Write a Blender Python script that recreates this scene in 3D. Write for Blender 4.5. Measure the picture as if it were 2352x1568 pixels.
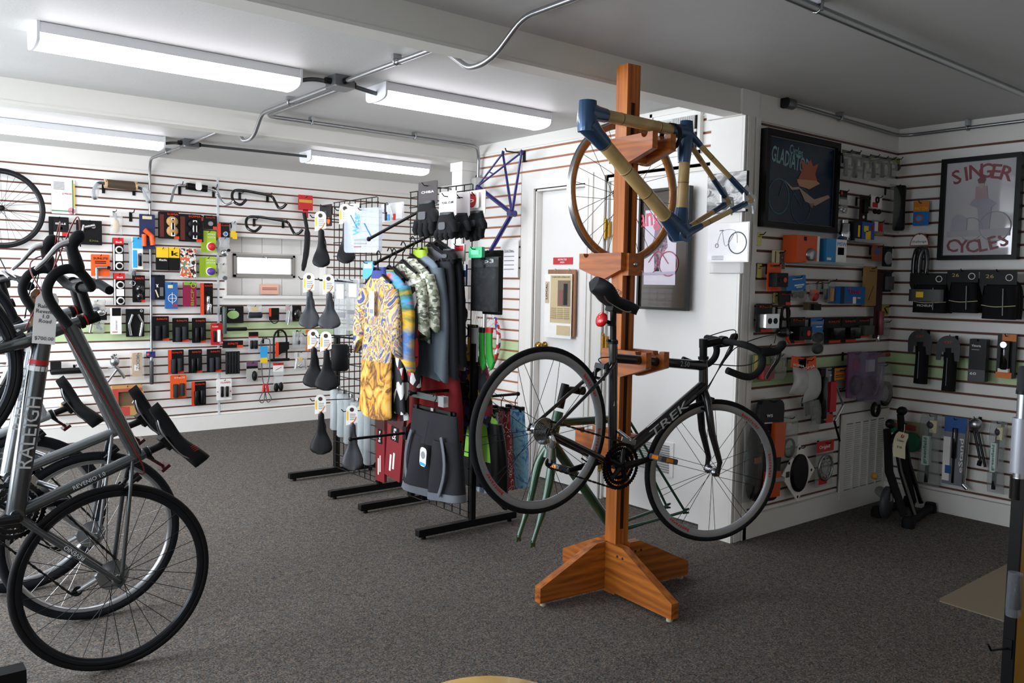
import bpy, bmesh, math, random
import numpy as np
from mathutils import Vector, Matrix, Euler
random.seed(7)
for o in list(bpy.data.objects): bpy.data.objects.remove(o)
S = bpy.context.scene
COL = S.collection
PI = math.pi
# ---------------------------------------------------------------- camera (solved from the slat lines)
FPX, YAW, PITCH, ROLL, CAMH = 1939.0, .6782, -.0686, .0178, 1.4014
IW, IH = 2352, 1568
fw = np.array([math.cos(PITCH)*math.sin(YAW), math.cos(PITCH)*math.cos(YAW), math.sin(PITCH)])
rt = np.array([math.cos(YAW), -math.sin(YAW), 0]); up = np.cross(rt, fw)
rt, up = math.cos(ROLL)*rt+math.sin(ROLL)*up, -math.sin(ROLL)*rt+math.cos(ROLL)*up
EYE = np.array([0, 0, CAMH])
cd = bpy.data.cameras.new('camera'); cam = bpy.data.objects.new('camera', cd); COL.objects.link(cam)
cd.sensor_width = 36; cd.lens = 36*FPX/IW; cd.clip_start = .05
cam.matrix_world = Matrix(((rt[0], up[0], -fw[0], 0), (rt[1], up[1], -fw[1], 0), (rt[2], up[2], -fw[2], CAMH), (0, 0, 0, 1)))
S.camera = cam
# ---------------------------------------------------------------- light and exposure
S.view_settings.view_transform = 'Standard'; S.view_settings.look = 'None'
S.view_settings.gamma = 1; S.view_settings.use_curve_mapping = False
S.view_settings.exposure = EXPOSURE = 0.0
wd = bpy.data.worlds.new('world'); S.world = wd; wd.use_nodes = True
wd.node_tree.nodes['Background'].inputs[0].default_value = (.80, .88, 1, 1)
wd.node_tree.nodes['Background'].inputs[1].default_value = 2.2
def window_light(name, loc, sx, sy, rot, power, col):
    l = bpy.data.lights.new(name, 'AREA'); l.shape = 'RECTANGLE'; l.size = sx; l.size_y = sy
    l.energy = power; l.color = col
    o = bpy.data.objects.new(name, l); COL.objects.link(o); o.location = loc; o.rotation_euler = rot
    return o
# daylight that falls in through the shop windows of the left wall
window_light('daylight_window', (-1.56, 5.3, 1.45), 1.7, 4.2, (0, -PI/2, 0), 275, (.88, .94, 1))
window_light('daylight_window', (-1.56, 1.7, 1.45), 1.7, 1.9, (0, -PI/2, 0), 25, (.88, .94, 1))
TUBE = 15.0        # strength of the fluorescent diffusers
# ---------------------------------------------------------------- where things are (metres)
YA, XB, YC, XD, CEIL = 7.80, 3.90, 2.79, 5.468, 2.45
XL, YN, XA2 = -1.6, -1.6, 5.25
XG = 2.78
def ray(x, y): return (x-IW/2)/FPX*rt-(y-IH/2)/FPX*up+fw
def pt(x, y, ax, v):
    a = 'xyz'.index(ax); d = ray(x, y); return Vector(EYE+d*(v-EYE[a])/d[a])
WALL = {'A': ('y', YA, 0), 'B': ('x', XB, -PI/2), 'C': ('y', YC, 0), 'D': ('x', XD, -PI/2), 'G': ('x', XG, -PI/2), 'E': ('y', 0, 0)}
def wpt(w, x, y, off): return pt(x, y, WALL[w][0], WALL[w][1]-off)
def wbox(w, b, off):
    x0, y0, x1, y1 = b; cx, cy = (x0+x1)/2, (y0+y1)/2
    l, r, t, m = wpt(w, x0, cy, off), wpt(w, x1, cy, off), wpt(w, cx, y0, off), wpt(w, cx, y1, off)
    c = (t+m)/2; c2 = (l+r)/2
    loc = Vector((c2.x, c2.y, c.z))
    return loc, (l-r).length, (t-m).length
# ---------------------------------------------------------------- materials
def srgb(h):
    if isinstance(h, str):
        h = h.lstrip('#'); v = [int(h[i:i+2], 16)/255 for i in (0, 2, 4)]
    else: v = h
    return tuple((c/12.92 if c <= .04045 else ((c+.055)/1.055)**2.4) for c in v)+(1,)
MATS = {}
def mat(h, rough=.5, metal=0, spec=None, coat=0, bump=0, bscale=200, var=.06, vscale=30):
    k = (h, rough, metal, spec, coat, bump, bscale, var, vscale)
    if k in MATS: return MATS[k]
    if spec is None: spec = .22 if max(srgb(h)[:3]) < .04 and rough > .3 else .45
    m = bpy.data.materials.new('surface_%d' % len(MATS)); m.use_nodes = True
    nt = m.node_tree; b = nt.nodes['Principled BSDF']; c = srgb(h)
    tc = nt.nodes.new('ShaderNodeTexCoord')
    if var:
        n = nt.nodes.new('ShaderNodeTexNoise'); n.inputs['Scale'].default_value = vscale; n.inputs['Detail'].default_value = 3
        nt.links.new(tc.outputs['Object'], n.inputs['Vector'])
        mx = nt.nodes.new('ShaderNodeMix'); mx.data_type = 'RGBA'
        mx.inputs['A'].default_value = tuple(min(1, x*(1-var)) for x in c[:3])+(1,)
        mx.inputs['B'].default_value = tuple(min(1, x*(1+var)) for x in c[:3])+(1,)
        nt.links.new(n.outputs['Fac'], mx.inputs['Factor']); nt.links.new(mx.outputs['Result'], b.inputs['Base Color'])
    else: b.inputs['Base Color'].default_value = c
    b.inputs['Roughness'].default_value = rough; b.inputs['Metallic'].default_value = metal
    b.inputs['Specular IOR Level'].default_value = spec; b.inputs['Coat Weight'].default_value = coat
    if bump:
        n2 = nt.nodes.new('ShaderNodeTexNoise'); n2.inputs['Scale'].default_value = bscale
        nt.links.new(tc.outputs['Object'], n2.inputs['Vector'])
        bp = nt.nodes.new('ShaderNodeBump'); bp.inputs['Strength'].default_value = bump; bp.inputs['Distance'].default_value = .002
        nt.links.new(n2.outputs['Fac'], bp.inputs['Height']); nt.links.new(bp.outputs['Normal'], b.inputs['Normal'])
    MATS[k] = m; return m
def emat(h, s):
    m = bpy.data.materials.new('lit_diffuser'); m.use_nodes = True; b = m.node_tree.nodes['Principled BSDF']
    b.inputs['Base Color'].default_value = srgb(h); b.inputs['Emission Color'].default_value = srgb(h); b.inputs['Emission Strength'].default_value = s
    return m
def clear(h='#ffffff', a=.25, rough=.08):
    k = ('clear', h, a, rough)
    if k in MATS: return MATS[k]
    m = bpy.data.materials.new('clear_plastic_%d' % len(MATS)); m.use_nodes = True; nt = m.node_tree
    b = nt.nodes['Principled BSDF']; out = nt.nodes['Material Output']
    b.inputs['Base Color'].default_value = srgb(h); b.inputs['Roughness'].default_value = rough
    tr = nt.nodes.new('ShaderNodeBsdfTransparent'); mx = nt.nodes.new('ShaderNodeMixShader')
    n = nt.nodes.new('ShaderNodeTexNoise'); n.inputs['Scale'].default_value = 40
    bp = nt.nodes.new('ShaderNodeBump'); bp.inputs['Strength'].default_value = .5; bp.inputs['Distance'].default_value = .01
    nt.links.new(n.outputs['Fac'], bp.inputs['Height']); nt.links.new(bp.outputs['Normal'], b.inputs['Normal'])
    mx.inputs[0].default_value = a
    nt.links.new(tr.outputs[0], mx.inputs[1]); nt.links.new(b.outputs[0], mx.inputs[2]); nt.links.new(mx.outputs[0], out.inputs[0])
    MATS[k] = m; return m
def pattern(name, cols, scale=20, rough=.8, kind='cell', stretch=(1, 1, 1), dist=0):
    m = bpy.data.materials.new(name); m.use_nodes = True; nt = m.node_tree; b = nt.nodes['Principled BSDF']
    tc = nt.nodes.new('ShaderNodeTexCoord'); mp = nt.nodes.new('ShaderNodeMapping'); mp.inputs['Scale'].default_value = stretch
    nt.links.new(tc.outputs['Object'], mp.inputs['Vector'])
    if kind == 'cell':
        n = nt.nodes.new('ShaderNodeTexVoronoi'); n.inputs['Scale'].default_value = scale
        sp = nt.nodes.new('ShaderNodeSeparateColor'); nt.links.new(n.outputs['Color'], sp.inputs[0]); src = sp.outputs[0]
    elif kind == 'wave':
        n = nt.nodes.new('ShaderNodeTexWave'); n.inputs['Scale'].default_value = scale; n.inputs['Distortion'].default_value = dist or 12; n.inputs['Detail Scale'].default_value = 2; src = n.outputs['Fac']
    else:
        n = nt.nodes.new('ShaderNodeTexNoise'); n.inputs['Scale'].default_value = scale; n.inputs['Detail'].default_value = 6; n.inputs['Distortion'].default_value = dist
        mr = nt.nodes.new('ShaderNodeMapRange'); mr.inputs[1].default_value = .3; mr.inputs[2].default_value = .7
        nt.links.new(n.outputs['Fac'], mr.inputs[0]); src = mr.outputs[0]
    nt.links.new(mp.outputs[0], n.inputs['Vector'])
    r = nt.nodes.new('ShaderNodeValToRGB'); r.color_ramp.interpolation = 'CONSTANT' if kind != 'noise' else 'LINEAR'
    e = r.color_ramp.elements
    while len(e) < len(cols): e.new(.5)
    for i, c in enumerate(cols): e[i].position = i/len(cols); e[i].color = srgb(c)
    nt.links.new(src, r.inputs[0]); nt.links.new(r.outputs[0], b.inputs['Base Color']); b.inputs['Roughness'].default_value = rough
    return m
def wood(name, c0, c1, scale=6, axis=(1, 1, .06), rough=.35, coat=.3, bands='X', dist=9):
    m = bpy.data.materials.new(name); m.use_nodes = True; nt = m.node_tree; b = nt.nodes['Principled BSDF']
    tc = nt.nodes.new('ShaderNodeTexCoord'); mp = nt.nodes.new('ShaderNodeMapping'); mp.inputs['Scale'].default_value = axis
    w = nt.nodes.new('ShaderNodeTexNoise'); w.inputs['Scale'].default_value = scale*3; w.inputs['Detail'].default_value = 8; w.inputs['Distortion'].default_value = 1.2
    g = nt.nodes.new('ShaderNodeTexWave'); g.inputs['Scale'].default_value = scale; g.inputs['Distortion'].default_value = dist; g.inputs['Detail'].default_value = 3; g.bands_direction = bands
    mx = nt.nodes.new('ShaderNodeMix'); mx.inputs['Factor'].default_value = .2
    r = nt.nodes.new('ShaderNodeValToRGB'); r.color_ramp.elements[0].position = .25; r.color_ramp.elements[1].position = .75
    r.color_ramp.elements[0].color = srgb(c0); r.color_ramp.elements[1].color = srgb(c1)
    nt.links.new(tc.outputs['Object'], mp.inputs[0])
    for n in (w, g): nt.links.new(mp.outputs[0], n.inputs['Vector'])
    nt.links.new(w.outputs['Fac'], mx.inputs['A']); nt.links.new(g.outputs['Fac'], mx.inputs['B'])
    nt.links.new(mx.outputs['Result'], r.inputs[0]); nt.links.new(r.outputs[0], b.inputs['Base Color'])
    b.inputs['Roughness'].default_value = rough; b.inputs['Coat Weight'].default_value = coat
    return m
K = '#0b0b0c'
BLACK = mat('#0c0c0d', .45); GLOSSK = mat('#08080a', .12, coat=.6); RUBBER = mat('#101114', .75); MATK = mat('#131315', .8)
CHROME = mat('#d8dade', .12, 1); STEEL = mat('#a9acae', .3, 1); ALU = mat('#b9bcc0', .28, 1); DSTEEL = mat('#3c3d40', .3, 1)
WHITE = mat('#e9e8e4', .5); PAPER = mat('#f2f0ec', .8); GREYP = mat('#53565b', .6); GRIP = mat('#2b2d31', .75)
RED = mat('#c81f23', .5); ORANGE = mat('#ee5a1c', .5); CLEAR = clear()
# ---------------------------------------------------------------- mesh helpers
class MB:
    def __init__(s): s.v = []; s.f = []; s.mi = []; s.sm = []; s.m = Matrix.Identity(4); s.i = 0
    def add(s, vs, fs, smooth=False):
        o = len(s.v); s.v += [tuple(s.m @ Vector(v)) for v in vs]
        s.f += [tuple(i+o for i in f) for f in fs]; s.mi += [s.i]*len(fs); s.sm += [smooth]*len(fs); return s
    def box(s, x0, x1, y0, y1, z0, z1, bev=0):
        if bev:
            return s.prism(rrect(x0, x1, z0, z1, bev, 3), y0, y1)
        v = [(x, y, z) for x in (x0, x1) for y in (y0, y1) for z in (z0, z1)]
        return s.add(v, [(0, 1, 3, 2), (4, 6, 7, 5), (0, 4, 5, 1), (2, 3, 7, 6), (0, 2, 6, 4), (1, 5, 7, 3)])
    def prism(s, poly, y0, y1, smooth=False):       # polygon in xz, extruded along y
        n = len(poly); v = [(p[0], y0, p[1]) for p in poly]+[(p[0], y1, p[1]) for p in poly]
        return s.add(v, [tuple(range(n)), tuple(range(2*n-1, n-1, -1))]+[(i, i+n, (i+1) % n+n, (i+1) % n) for i in range(n)])
    def prismx(s, poly, x0, x1):                    # polygon in yz, extruded along x
        n = len(poly); v = [(x0, p[0], p[1]) for p in poly]+[(x1, p[0], p[1]) for p in poly]
        return s.add(v, [tuple(range(n)), tuple(range(2*n-1, n-1, -1))]+[(i, i+n, (i+1) % n+n, (i+1) % n) for i in range(n)])
    def loft(s, rings, cap=True, closed=True, smooth=True):
        n = len(rings[0]); v = [p for r in rings for p in r]; f = []
        for k in range(len(rings)-1):
            for i in range(n if closed else n-1):
                f.append((k*n+i, k*n+(i+1) % n, (k+1)*n+(i+1) % n, (k+1)*n+i))
        s.add(v, f, smooth)
        if cap and closed:
            s.add(rings[0], [tuple(range(n))]); s.add(rings[-1], [tuple(range(n-1, -1, -1))])
        return s
    def tube(s, pts, r, n=8, closed=False, cap=True, flat=1):
        pts = [Vector(p) for p in pts]; m = len(pts); rr = r if isinstance(r, (list, tuple)) else [r]*m
        T = []
        for i in range(m):
            a = pts[(i-1) % m] if (closed or i > 0) else pts[i]; b = pts[(i+1) % m] if (closed or i < m-1) else pts[i]
            t = b-a; T.append(t.normalized() if t.length > 1e-9 else Vector((0, 0, 1)))
        nrm = T[0].orthogonal().normalized(); rings = []
        if flat != 1: 
            nrm = Vector((0, 1, 0)); nrm = (nrm-T[0]*nrm.dot(T[0])).normalized()
        for i in range(m):
            nrm = (nrm-T[i]*nrm.dot(T[i])); nrm = nrm.normalized() if nrm.length > 1e-6 else T[i].orthogonal().normalized()
            bi = T[i].cross(nrm)
            rings.append([tuple(pts[i]+(nrm*math.cos(2*PI*k/n)*flat+bi*math.sin(2*PI*k/n))*rr[i]) for k in range(n)])
        if closed: rings.append(rings[0]); cap = False
        return s.loft(rings, cap)
    def cyl(s, a, b, r, n=12, r2=None): return s.tube([a, b], [r, r if r2 is None else r2], n)
    def lathe(s, prof, n=24, axis='y'):             # profile (radius, height along axis)
        rings = []
        for r, h in prof:
            ring = []
            for k in range(n):
                c, q = math.cos(2*PI*k/n)*r, math.sin(2*PI*k/n)*r
                ring.append({'y': (c, h, q), 'z': (c, q, h), 'x': (h, c, q)}[axis])
            rings.append(ring)
        return s.loft(rings, cap=True)
    def ring(s, prof, n=64):                        # closed profile (radius, y) swept around y
        v = []; f = []; m = len(prof)
        for k in range(n):
            c, q = math.cos(2*PI*k/n), math.sin(2*PI*k/n)
            v += [(c*r, y, q*r) for r, y in prof]
        for k in range(n):
            for j in range(m):
                f.append((k*m+j, k*m+(j+1) % m, ((k+1) % n)*m+(j+1) % m, ((k+1) % n)*m+j))
        return s.add(v, f, True)
    def sphere(s, c, r, sc=(1, 1, 1), n=12):
        rings = []
        for i in range(n//2+1):
            a = -PI/2+PI*i/(n//2); rad = max(math.cos(a), .02)*r
            rings.append([(c[0]+rad*math.cos(2*PI*k/n)*sc[0], c[1]+rad*math.sin(2*PI*k/n)*sc[1], c[2]+math.sin(a)*r*sc[2]) for k in range(n)])
        return s.loft(rings)
    def mesh(s, name, mats):
        me = bpy.data.meshes.new(name); me.from_pydata(s.v, [], s.f)
        for mt in (mats if isinstance(mats, (list, tuple)) else [mats]): me.materials.append(mt)
        me.polygons.foreach_set('material_index', s.mi); me.polygons.foreach_set('use_smooth', s.sm)
        bm = bmesh.new(); bm.from_mesh(me); bmesh.ops.recalc_face_normals(bm, faces=bm.faces); bm.to_mesh(me); bm.free(); me.update()
        return me
def rrect(x0, x1, z0, z1, r, n=3):
    r = min(r, (x1-x0)/2.01, (z1-z0)/2.01)
    out = []
    for cx, cz, a in ((x1-r, z1-r, 0), (x0+r, z1-r, 90), (x0+r, z0+r, 180), (x1-r, z0+r, 270)):
        for k in range(n+1):
            t = math.radians(a+90*k/n); out.append((cx+r*math.cos(t), cz+r*math.sin(t)))
    return out
def link(name, data, parent=None, loc=None, rot=None):
    o = bpy.data.objects.new(name, data); COL.objects.link(o)
    if parent is not None: o.parent = parent
    if loc is not None: o.location = loc
    if rot is not None: o.rotation_euler = rot
    return o
def part(name, mb, m, parent=None, loc=None, rot=None, label=None):
    o = link(name, mb.mesh(name, m), parent, loc, rot)
    if label: o['label'] = label
    return o
def tag(o, label, cat, group=None):
    o['label'] = label; o['category'] = cat
    if group: o['group'] = group
    return o
def thing(name, label, cat, loc=(0, 0, 0), rz=0, group=None, rot=None):
    o = link(name, None, None, loc, rot or (0, 0, rz)); o.empty_display_size = .05
    return tag(o, label, cat, group)
def struct(name, mb, m, parent=None):
    o = part(name, mb, m, parent)
    if parent is None: o['kind'] = 'structure'
    return o
TXT = {}
def text(s, size, m, parent, loc, rot=(PI/2, 0, 0), name='lettering', align='CENTER', w=None, bold=0, shear=0, sp=1):
    k = (s, align, bold, shear, sp)
    if k not in TXT:
        cu = bpy.data.curves.new('lettering', 'FONT'); cu.body = s; cu.align_x = align; cu.align_y = 'CENTER'; cu.size = 1; cu.extrude = .006
        cu.offset = bold; cu.shear = shear; cu.space_character = sp; cu.resolution_u = 2
        t = bpy.data.objects.new('lettering', cu); TXT[k] = bpy.data.meshes.new_from_object(t); bpy.data.objects.remove(t)
    me = TXT[k].copy(); me.materials.clear(); me.materials.append(m)
    o = link(name, me, parent, loc, rot)
    xs = [v.co.x for v in me.vertices]; wid = (max(xs)-min(xs)) if xs else 1
    sc = size if w is None else w/wid
    o.scale = (sc, size if w is not None else sc, min(sc, .15))
    return o
def arc(cx, cz, r, a0, a1, n=8, y=0): return [(cx+r*math.cos(math.radians(a0+(a1-a0)*k/n)), y, cz+r*math.sin(math.radians(a0+(a1-a0)*k/n))) for k in range(n+1)]
def smoothpath(pts, n=6, closed=False):
    P_ = [Vector(p) for p in pts]; out = []; m = len(P_)
    for i in range(m if closed else m-1):
        p0 = P_[(i-1) % m] if (closed or i) else P_[0]; p1 = P_[i]; p2 = P_[(i+1) % m]; p3 = P_[(i+2) % m] if (closed or i+2 < m) else P_[-1]
        for k in range(n):
            t = k/n; out.append(.5*((2*p1)+(p2-p0)*t+(2*p0-5*p1+4*p2-p3)*t*t+(3*p1-p0-3*p2+p3)*t**3))
    if not closed: out.append(P_[-1])
    return out
# ================================================================ THE SETTING
WALLM = mat('#e6e3dd', .6, var=.02, vscale=3); SLATM = mat('#eceae6', .38, var=.02, vscale=4); GREENM = mat('#bfd3a4', .4, var=.03)
GROOVE = mat('#6b4335', .7, var=.15, vscale=20); TRIMM = mat('#e9e7e2', .4, var=.02); CEILM = mat('#c6c5c3', .55, var=.03, vscale=8, bump=.25, bscale=90)
BEAMM = mat('#dcdad3', .5, var=.02)
def carpet():
    m = bpy.data.materials.new('carpet'); m.use_nodes = True; nt = m.node_tree; b = nt.nodes['Principled BSDF']
    tc = nt.nodes.new('ShaderNodeTexCoord')
    v = nt.nodes.new('ShaderNodeTexVoronoi'); v.inputs['Scale'].default_value = 210
    n = nt.nodes.new('ShaderNodeTexNoise'); n.inputs['Scale'].default_value = 34; n.inputs['Detail'].default_value = 5
    for x in (v, n): nt.links.new(tc.outputs['Object'], x.inputs['Vector'])
    sp = nt.nodes.new('ShaderNodeSeparateColor'); nt.links.new(v.outputs['Color'], sp.inputs[0])
    mx = nt.nodes.new('ShaderNodeMix'); mx.inputs['Factor'].default_value = .38
    nt.links.new(sp.outputs[0], mx.inputs['A']); nt.links.new(n.outputs['Fac'], mx.inputs['B'])
    r = nt.nodes.new('ShaderNodeValToRGB'); e = r.color_ramp.elements
    cs = ['#2a2a28', '#454340', '#63574c', '#52575b', '#7a746c', '#876f5d']
    while len(e) < len(cs): e.new(.5)
    for i, c in enumerate(cs): e[i].position = .12+.76*i/(len(cs)-1); e[i].color = srgb(c)
    nt.links.new(mx.outputs['Result'], r.inputs[0]); nt.links.new(r.outputs[0], b.inputs['Base Color'])
    b.inputs['Roughness'].default_value = .95; b.inputs['Specular IOR Level'].default_value = .15
    bp = nt.nodes.new('ShaderNodeBump'); bp.inputs['Strength'].default_value = .8; bp.inputs['Distance'].default_value = .004
    nt.links.new(sp.outputs[0], bp.inputs['Height']); nt.links.new(bp.outputs['Normal'], b.inputs['Normal'])
    return m
struct('floor', MB().box(XL-.2, 6.2, YN-.2, YA+.3, -.1, 0), carpet())
struct('ceiling', MB().box(XL-.2, 6.2, YN-.2, YA+.3, CEIL, CEIL+.1), CEILM)
G, Z0 = .0762, .157
slat_cache = {}
def slat(parent, w, a0, a1, z0, z1, green):
    """one slat board; a0..a1 is along the wall (x for A and C, y for B and D)"""
    L, H = round(abs(a1-a0), 4), round(z1-z0, 4); k = (L, H, green)
    if k not in slat_cache:
        t = .003
        prof = [(0, -H/2), (-.009, -H/2), (-.012, -H/2+t), (-.012, H/2-t), (-.009, H/2), (0, H/2)]
        slat_cache[k] = MB().prismx(prof, -L/2, L/2).mesh('slat', GREENM if green else SLATM)
    ax, v, rz = WALL[w]; m = (a0+a1)/2
    loc = (m, v+.012, (z0+z1)/2) if ax == 'y' else (v+.012, m, (z0+z1)/2)
    return link('slat', slat_cache[k], parent, loc, (0, 0, rz))
HG = .0065
def slatrows(parent, w, a0, a1, ztop, zmin, zmax, cut=None, top=None, bottom=None, zg=None):
    zg = ztop if zg is None else zg
    k = 0
    while True:
        z1 = ztop-k*G-HG; z0 = ztop-(k+1)*G+HG
        if z1 < zmin+.004: break
        zz0 = max(z0, zmin)
        green = 0.843-.01 < (z0+z1)/2 < 0.995+.01
        if (z0+z1)/2 < zmax:
            segs = [(a0, a1)]
            if cut and z1 > cut[2] and z0 < cut[3]: segs = [(a0, cut[0]), (cut[1], a1)]
            for s0, s1 in segs:
                if abs(s1-s0) > .01: slat(parent, w, s0, s1, zz0, z1, green)
        k += 1
ZT = Z0+28*G
WX0, WX1, WZ0, WZ1 = 2.855, 3.865, 1.245, 1.80
# --- back wall
wa = struct('wall_back', MB().box(XL, WX0, YA+.02, YA+.14, 0, CEIL).box(WX1, XA2+.1, YA+.02, YA+.14, 0, CEIL).box(WX0, WX1, YA+.02, YA+.14, 0, WZ0).box(WX0, WX1, YA+.02, YA+.14, WZ1, CEIL), WALLM)
part('groove_backing', MB().box(XL, WX0, YA+.011, YA+.02, .1, ZT+.01).box(WX1, XA2, YA+.011, YA+.02, .1, ZT+.01).box(WX0, WX1, YA+.011, YA+.02, .1, WZ0).box(WX0, WX1, YA+.011, YA+.02, WZ1, ZT+.01), GROOVE, wa)
part('header_board', MB().box(XL, XA2, YA, YA+.02, ZT+HG, CEIL).box(XL, XA2, YA-.008, YA, ZT+.03, ZT+.036), WALLM, wa)
slatrows(wa, 'A', XL, 2.778, ZT, .13, 3)
slatrows(wa, 'A', 2.792, XA2, ZT, .13, 3, cut=(WX0, WX1, WZ0, WZ1))
part('niche_surround', MB().box(WX0, WX1, YA, YA+.0115, WZ1, 1.827).box(WX0, WX1, YA, YA+.0115, 1.2303, WZ0), SLATM, wa)
part('seam_strip', MB().box(2.776, 2.794, YA-.004, YA+.012, .13, ZT+.03), mat('#cfd6da', .35, var=.02), wa)
struct('baseboard_back', MB().box(XL, XA2, YA-.02, YA+.02, 0, .128), TRIMM)
struct('wall_alcove', MB().box(XA2, XA2+.1, 5.40, YA+.1, 0, CEIL), WALLM)
# window niche in the back wall with planked back and a small steel hopper window
wx0, wx1, wz0, wz1 = 2.975, 3.59, 1.417, 1.638
wn = struct('window_1', MB().box(WX0-.02, WX1+.02, YA+.14, YA+.16, wz1, WZ1+.02).box(WX0-.02, WX1+.02, YA+.14, YA+.16, WZ0-.02, wz0).box(WX0-.02, wx0, YA+.14, YA+.16, wz0, wz1).box(wx1, WX1+.02, YA+.14, YA+.16, wz0, wz1), TRIMM)
for i in range(5):
    x0 = WX0+.003+i*.2022
    for z0, z1 in ((WZ0, wz0-.012), (wz1+.012, WZ1)): part('board', MB().box(x0, x0+.196, YA+.13, YA+.14, z0, z1), TRIMM, wn)
part('board', MB().box(WX0, wx0-.012, YA+.13, YA+.14, wz0-.01, wz1+.01), TRIMM, wn)
part('board', MB().box(wx1+.012, WX1, YA+.13, YA+.14, wz0-.01, wz1+.01), TRIMM, wn)
part('sill', MB().box(WX0-.03, WX1+.03, YA-.03, YA+.14, WZ0-.03, WZ0), TRIMM, wn)
part('reveal', MB().box(WX0-.008, WX0+.006, YA-.006, YA+.128, WZ0+.001, WZ1-.006).box(WX1-.006, WX1+.008, YA-.006, YA+.128, WZ0+.001, WZ1-.006).box(WX0-.008, WX1+.008, YA-.006, YA+.128, WZ1-.006, WZ1+.008), TRIMM, wn)
fm = MB()
for e, d0, d1 in ((0, .112, .165), (.022, .12, .15)):
    t = .022 if e == 0 else .012
    fm.box(wx0+e, wx1-e, YA+d0, YA+d1, wz0+e, wz0+e+t).box(wx0+e, wx1-e, YA+d0, YA+d1, wz1-e-t, wz1-e).box(wx0+e, wx0+e+t, YA+d0, YA+d1, wz0+e, wz1-e).box(wx1-e-t, wx1-e, YA+d0, YA+d1, wz0+e, wz1-e)
part('window_frame', fm, mat('#a9a6a2', .4, .6), wn)
part('pane', MB().box(wx0+.03, wx1-.03, YA+.135, YA+.138, wz0+.03, wz1-.03), clear('#ffffff', .06, .02), wn)
part('latch', MB().box((wx0+wx1)/2-.02, (wx0+wx1)/2+.02, YA+.095, YA+.115, wz1-.03, wz1-.015).cyl(((wx0+wx1)/2, YA+.1, wz1-.02), ((wx0+wx1)/2+.02, YA+.085, wz1-.05), .005, 8), STEEL, wn)
# --- door wall
ZBT = 2.352
D1, D2 = (4.085, 4.60, 2.065), (3.045, 3.895, 2.10)
wb = struct('wall_doors', MB().box(XB+.02, XB+.14, D1[1], 5.40, 0, CEIL).box(XB+.02, XB+.14, D1[0], D1[1], D1[2], CEIL).box(XB+.02, XB+.14, D2[1], D1[0], 0, CEIL).box(XB+.02, XB+.14, D2[0], D2[1], D2[2], CEIL).box(XB+.02, XB+.14, YC+.1, D2[0], 0, CEIL)
    .box(XB, XB+.02, 3.0, 4.76, D1[2], ZBT-2*G-HG).box(XB, XB+.02, 3.0, 3.045, 0, 2.1).box(XB, XB+.02, D2[1], D1[0], 0, D1[2]).box(XB, XB+.02, D1[1], 4.76, 0, D1[2]), WALLM)
part('groove_backing', MB().box(XB+.011, XB+.02, 4.76, 5.30, .1, ZBT+.01).box(XB+.011, XB+.02, 3.0, 4.76, ZBT-2*G-.012, ZBT+.01), mat('#a5694b', .7, var=.15), wb)
part('header_board', MB().box(XB, XB+.02, 2.95, 5.30, ZBT+HG, CEIL).box(XB-.008, XB, 2.95, 5.30, ZBT+.02, ZBT+.026), WALLM, wb)
slatrows(wb, 'B', 4.765, 5.295, ZBT, .13, 3)
slatrows(wb, 'B', 3.02, 4.76, ZBT, ZBT-2*G, 3)
struct('baseboard_doors', MB().box(XB-.015, XB+.02, 4.76, 5.30, 0, .128), TRIMM)
struct('wall_closet', MB().box(XB+.14, XA2+.1, 5.30, 5.40, 0, CEIL), WALLM)
# pilasters and beams
struct('trim_1', MB().box(3.745, XB+.015, 5.285, 5.42, 0, 2.25).box(3.735, XB+.018, 5.27, 5.43, 2.25, 2.314), TRIMM)
struct('trim_2', MB().box(3.80, XB+.015, YC+.004, 3.0, 0, 2.314).box(3.77, XB+.018, YC-.012, 3.01, 2.314, CEIL-.001), TRIMM)
tc_ = MB()
for a, b, d in ((3.80, 3.815, .012), (3.822, 3.85, .018), (3.856, 3.885, .014), (3.892, 3.93, .02)): tc_.box(a, b, YC-d, YC+.003, 0, 2.313)
struct('trim_3', tc_, TRIMM)
struct('trim_4', MB().box(XL, XB, YC, YC+.10, 2.32, CEIL).box(XL, XB-.001, YC-.006, YC+.106, 2.316, 2.33), BEAMM)
struct('trim_5', MB().box(XL, XB, 5.28, 5.40, 2.32, CEIL).box(XL, XB-.001, 5.274, 5.406, 2.316, 2.33), BEAMM)
# door casings
def casing(name, d, extra=0):
    y0, y1, z = d; m = MB()
    for e, t, q in ((.005, .03, .018), (.035, .035, .012)):
        m.box(XB-q, XB+.02, y1+e, y1+e+t, 0, z+e+t).box(XB-q, XB+.02, y0-e-t, y0-e, 0, z+e+t).box(XB-q, XB+.02, y0-e, y1+e, z+e, z+e+t)
    m.box(XB, XB+.1, y1-.012, y1+.006, 0, z).box(XB, XB+.1, y0-.006, y0+.012, 0, z).box(XB, XB+.1, y0, y1, z-.012, z+.006)
    return struct(name, m, TRIMM)
casing('trim_6', D1); casing('trim_7', D2)
DOORM = mat('#e9e8e5', .4, var=.015, vscale=2); BRASS = mat('#b08a3c', .25, 1)
d1 = struct('door_1', MB().box(XB+.05, XB+.09, D1[0]+.014, D1[1]-.014, .012, D1[2]-.014), DOORM)
kn = part('door_knob', MB().lathe([(.028, 0), (.028, .006), (.011, .01), (.011, .035), (.024, .045), (.029, .06), (.024, .075), (.004, .08)], 20), BRASS, d1, (XB+.05, D1[1]-.075, .965), (0, 0, PI/2+PI))
kn.rotation_euler = (0, 0, PI/2)
d2 = struct('door_2', MB().box(XB+.02, XB+.06, D2[0]+.014, D2[1]-.014, .012, D2[2]-.014), DOORM)
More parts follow.
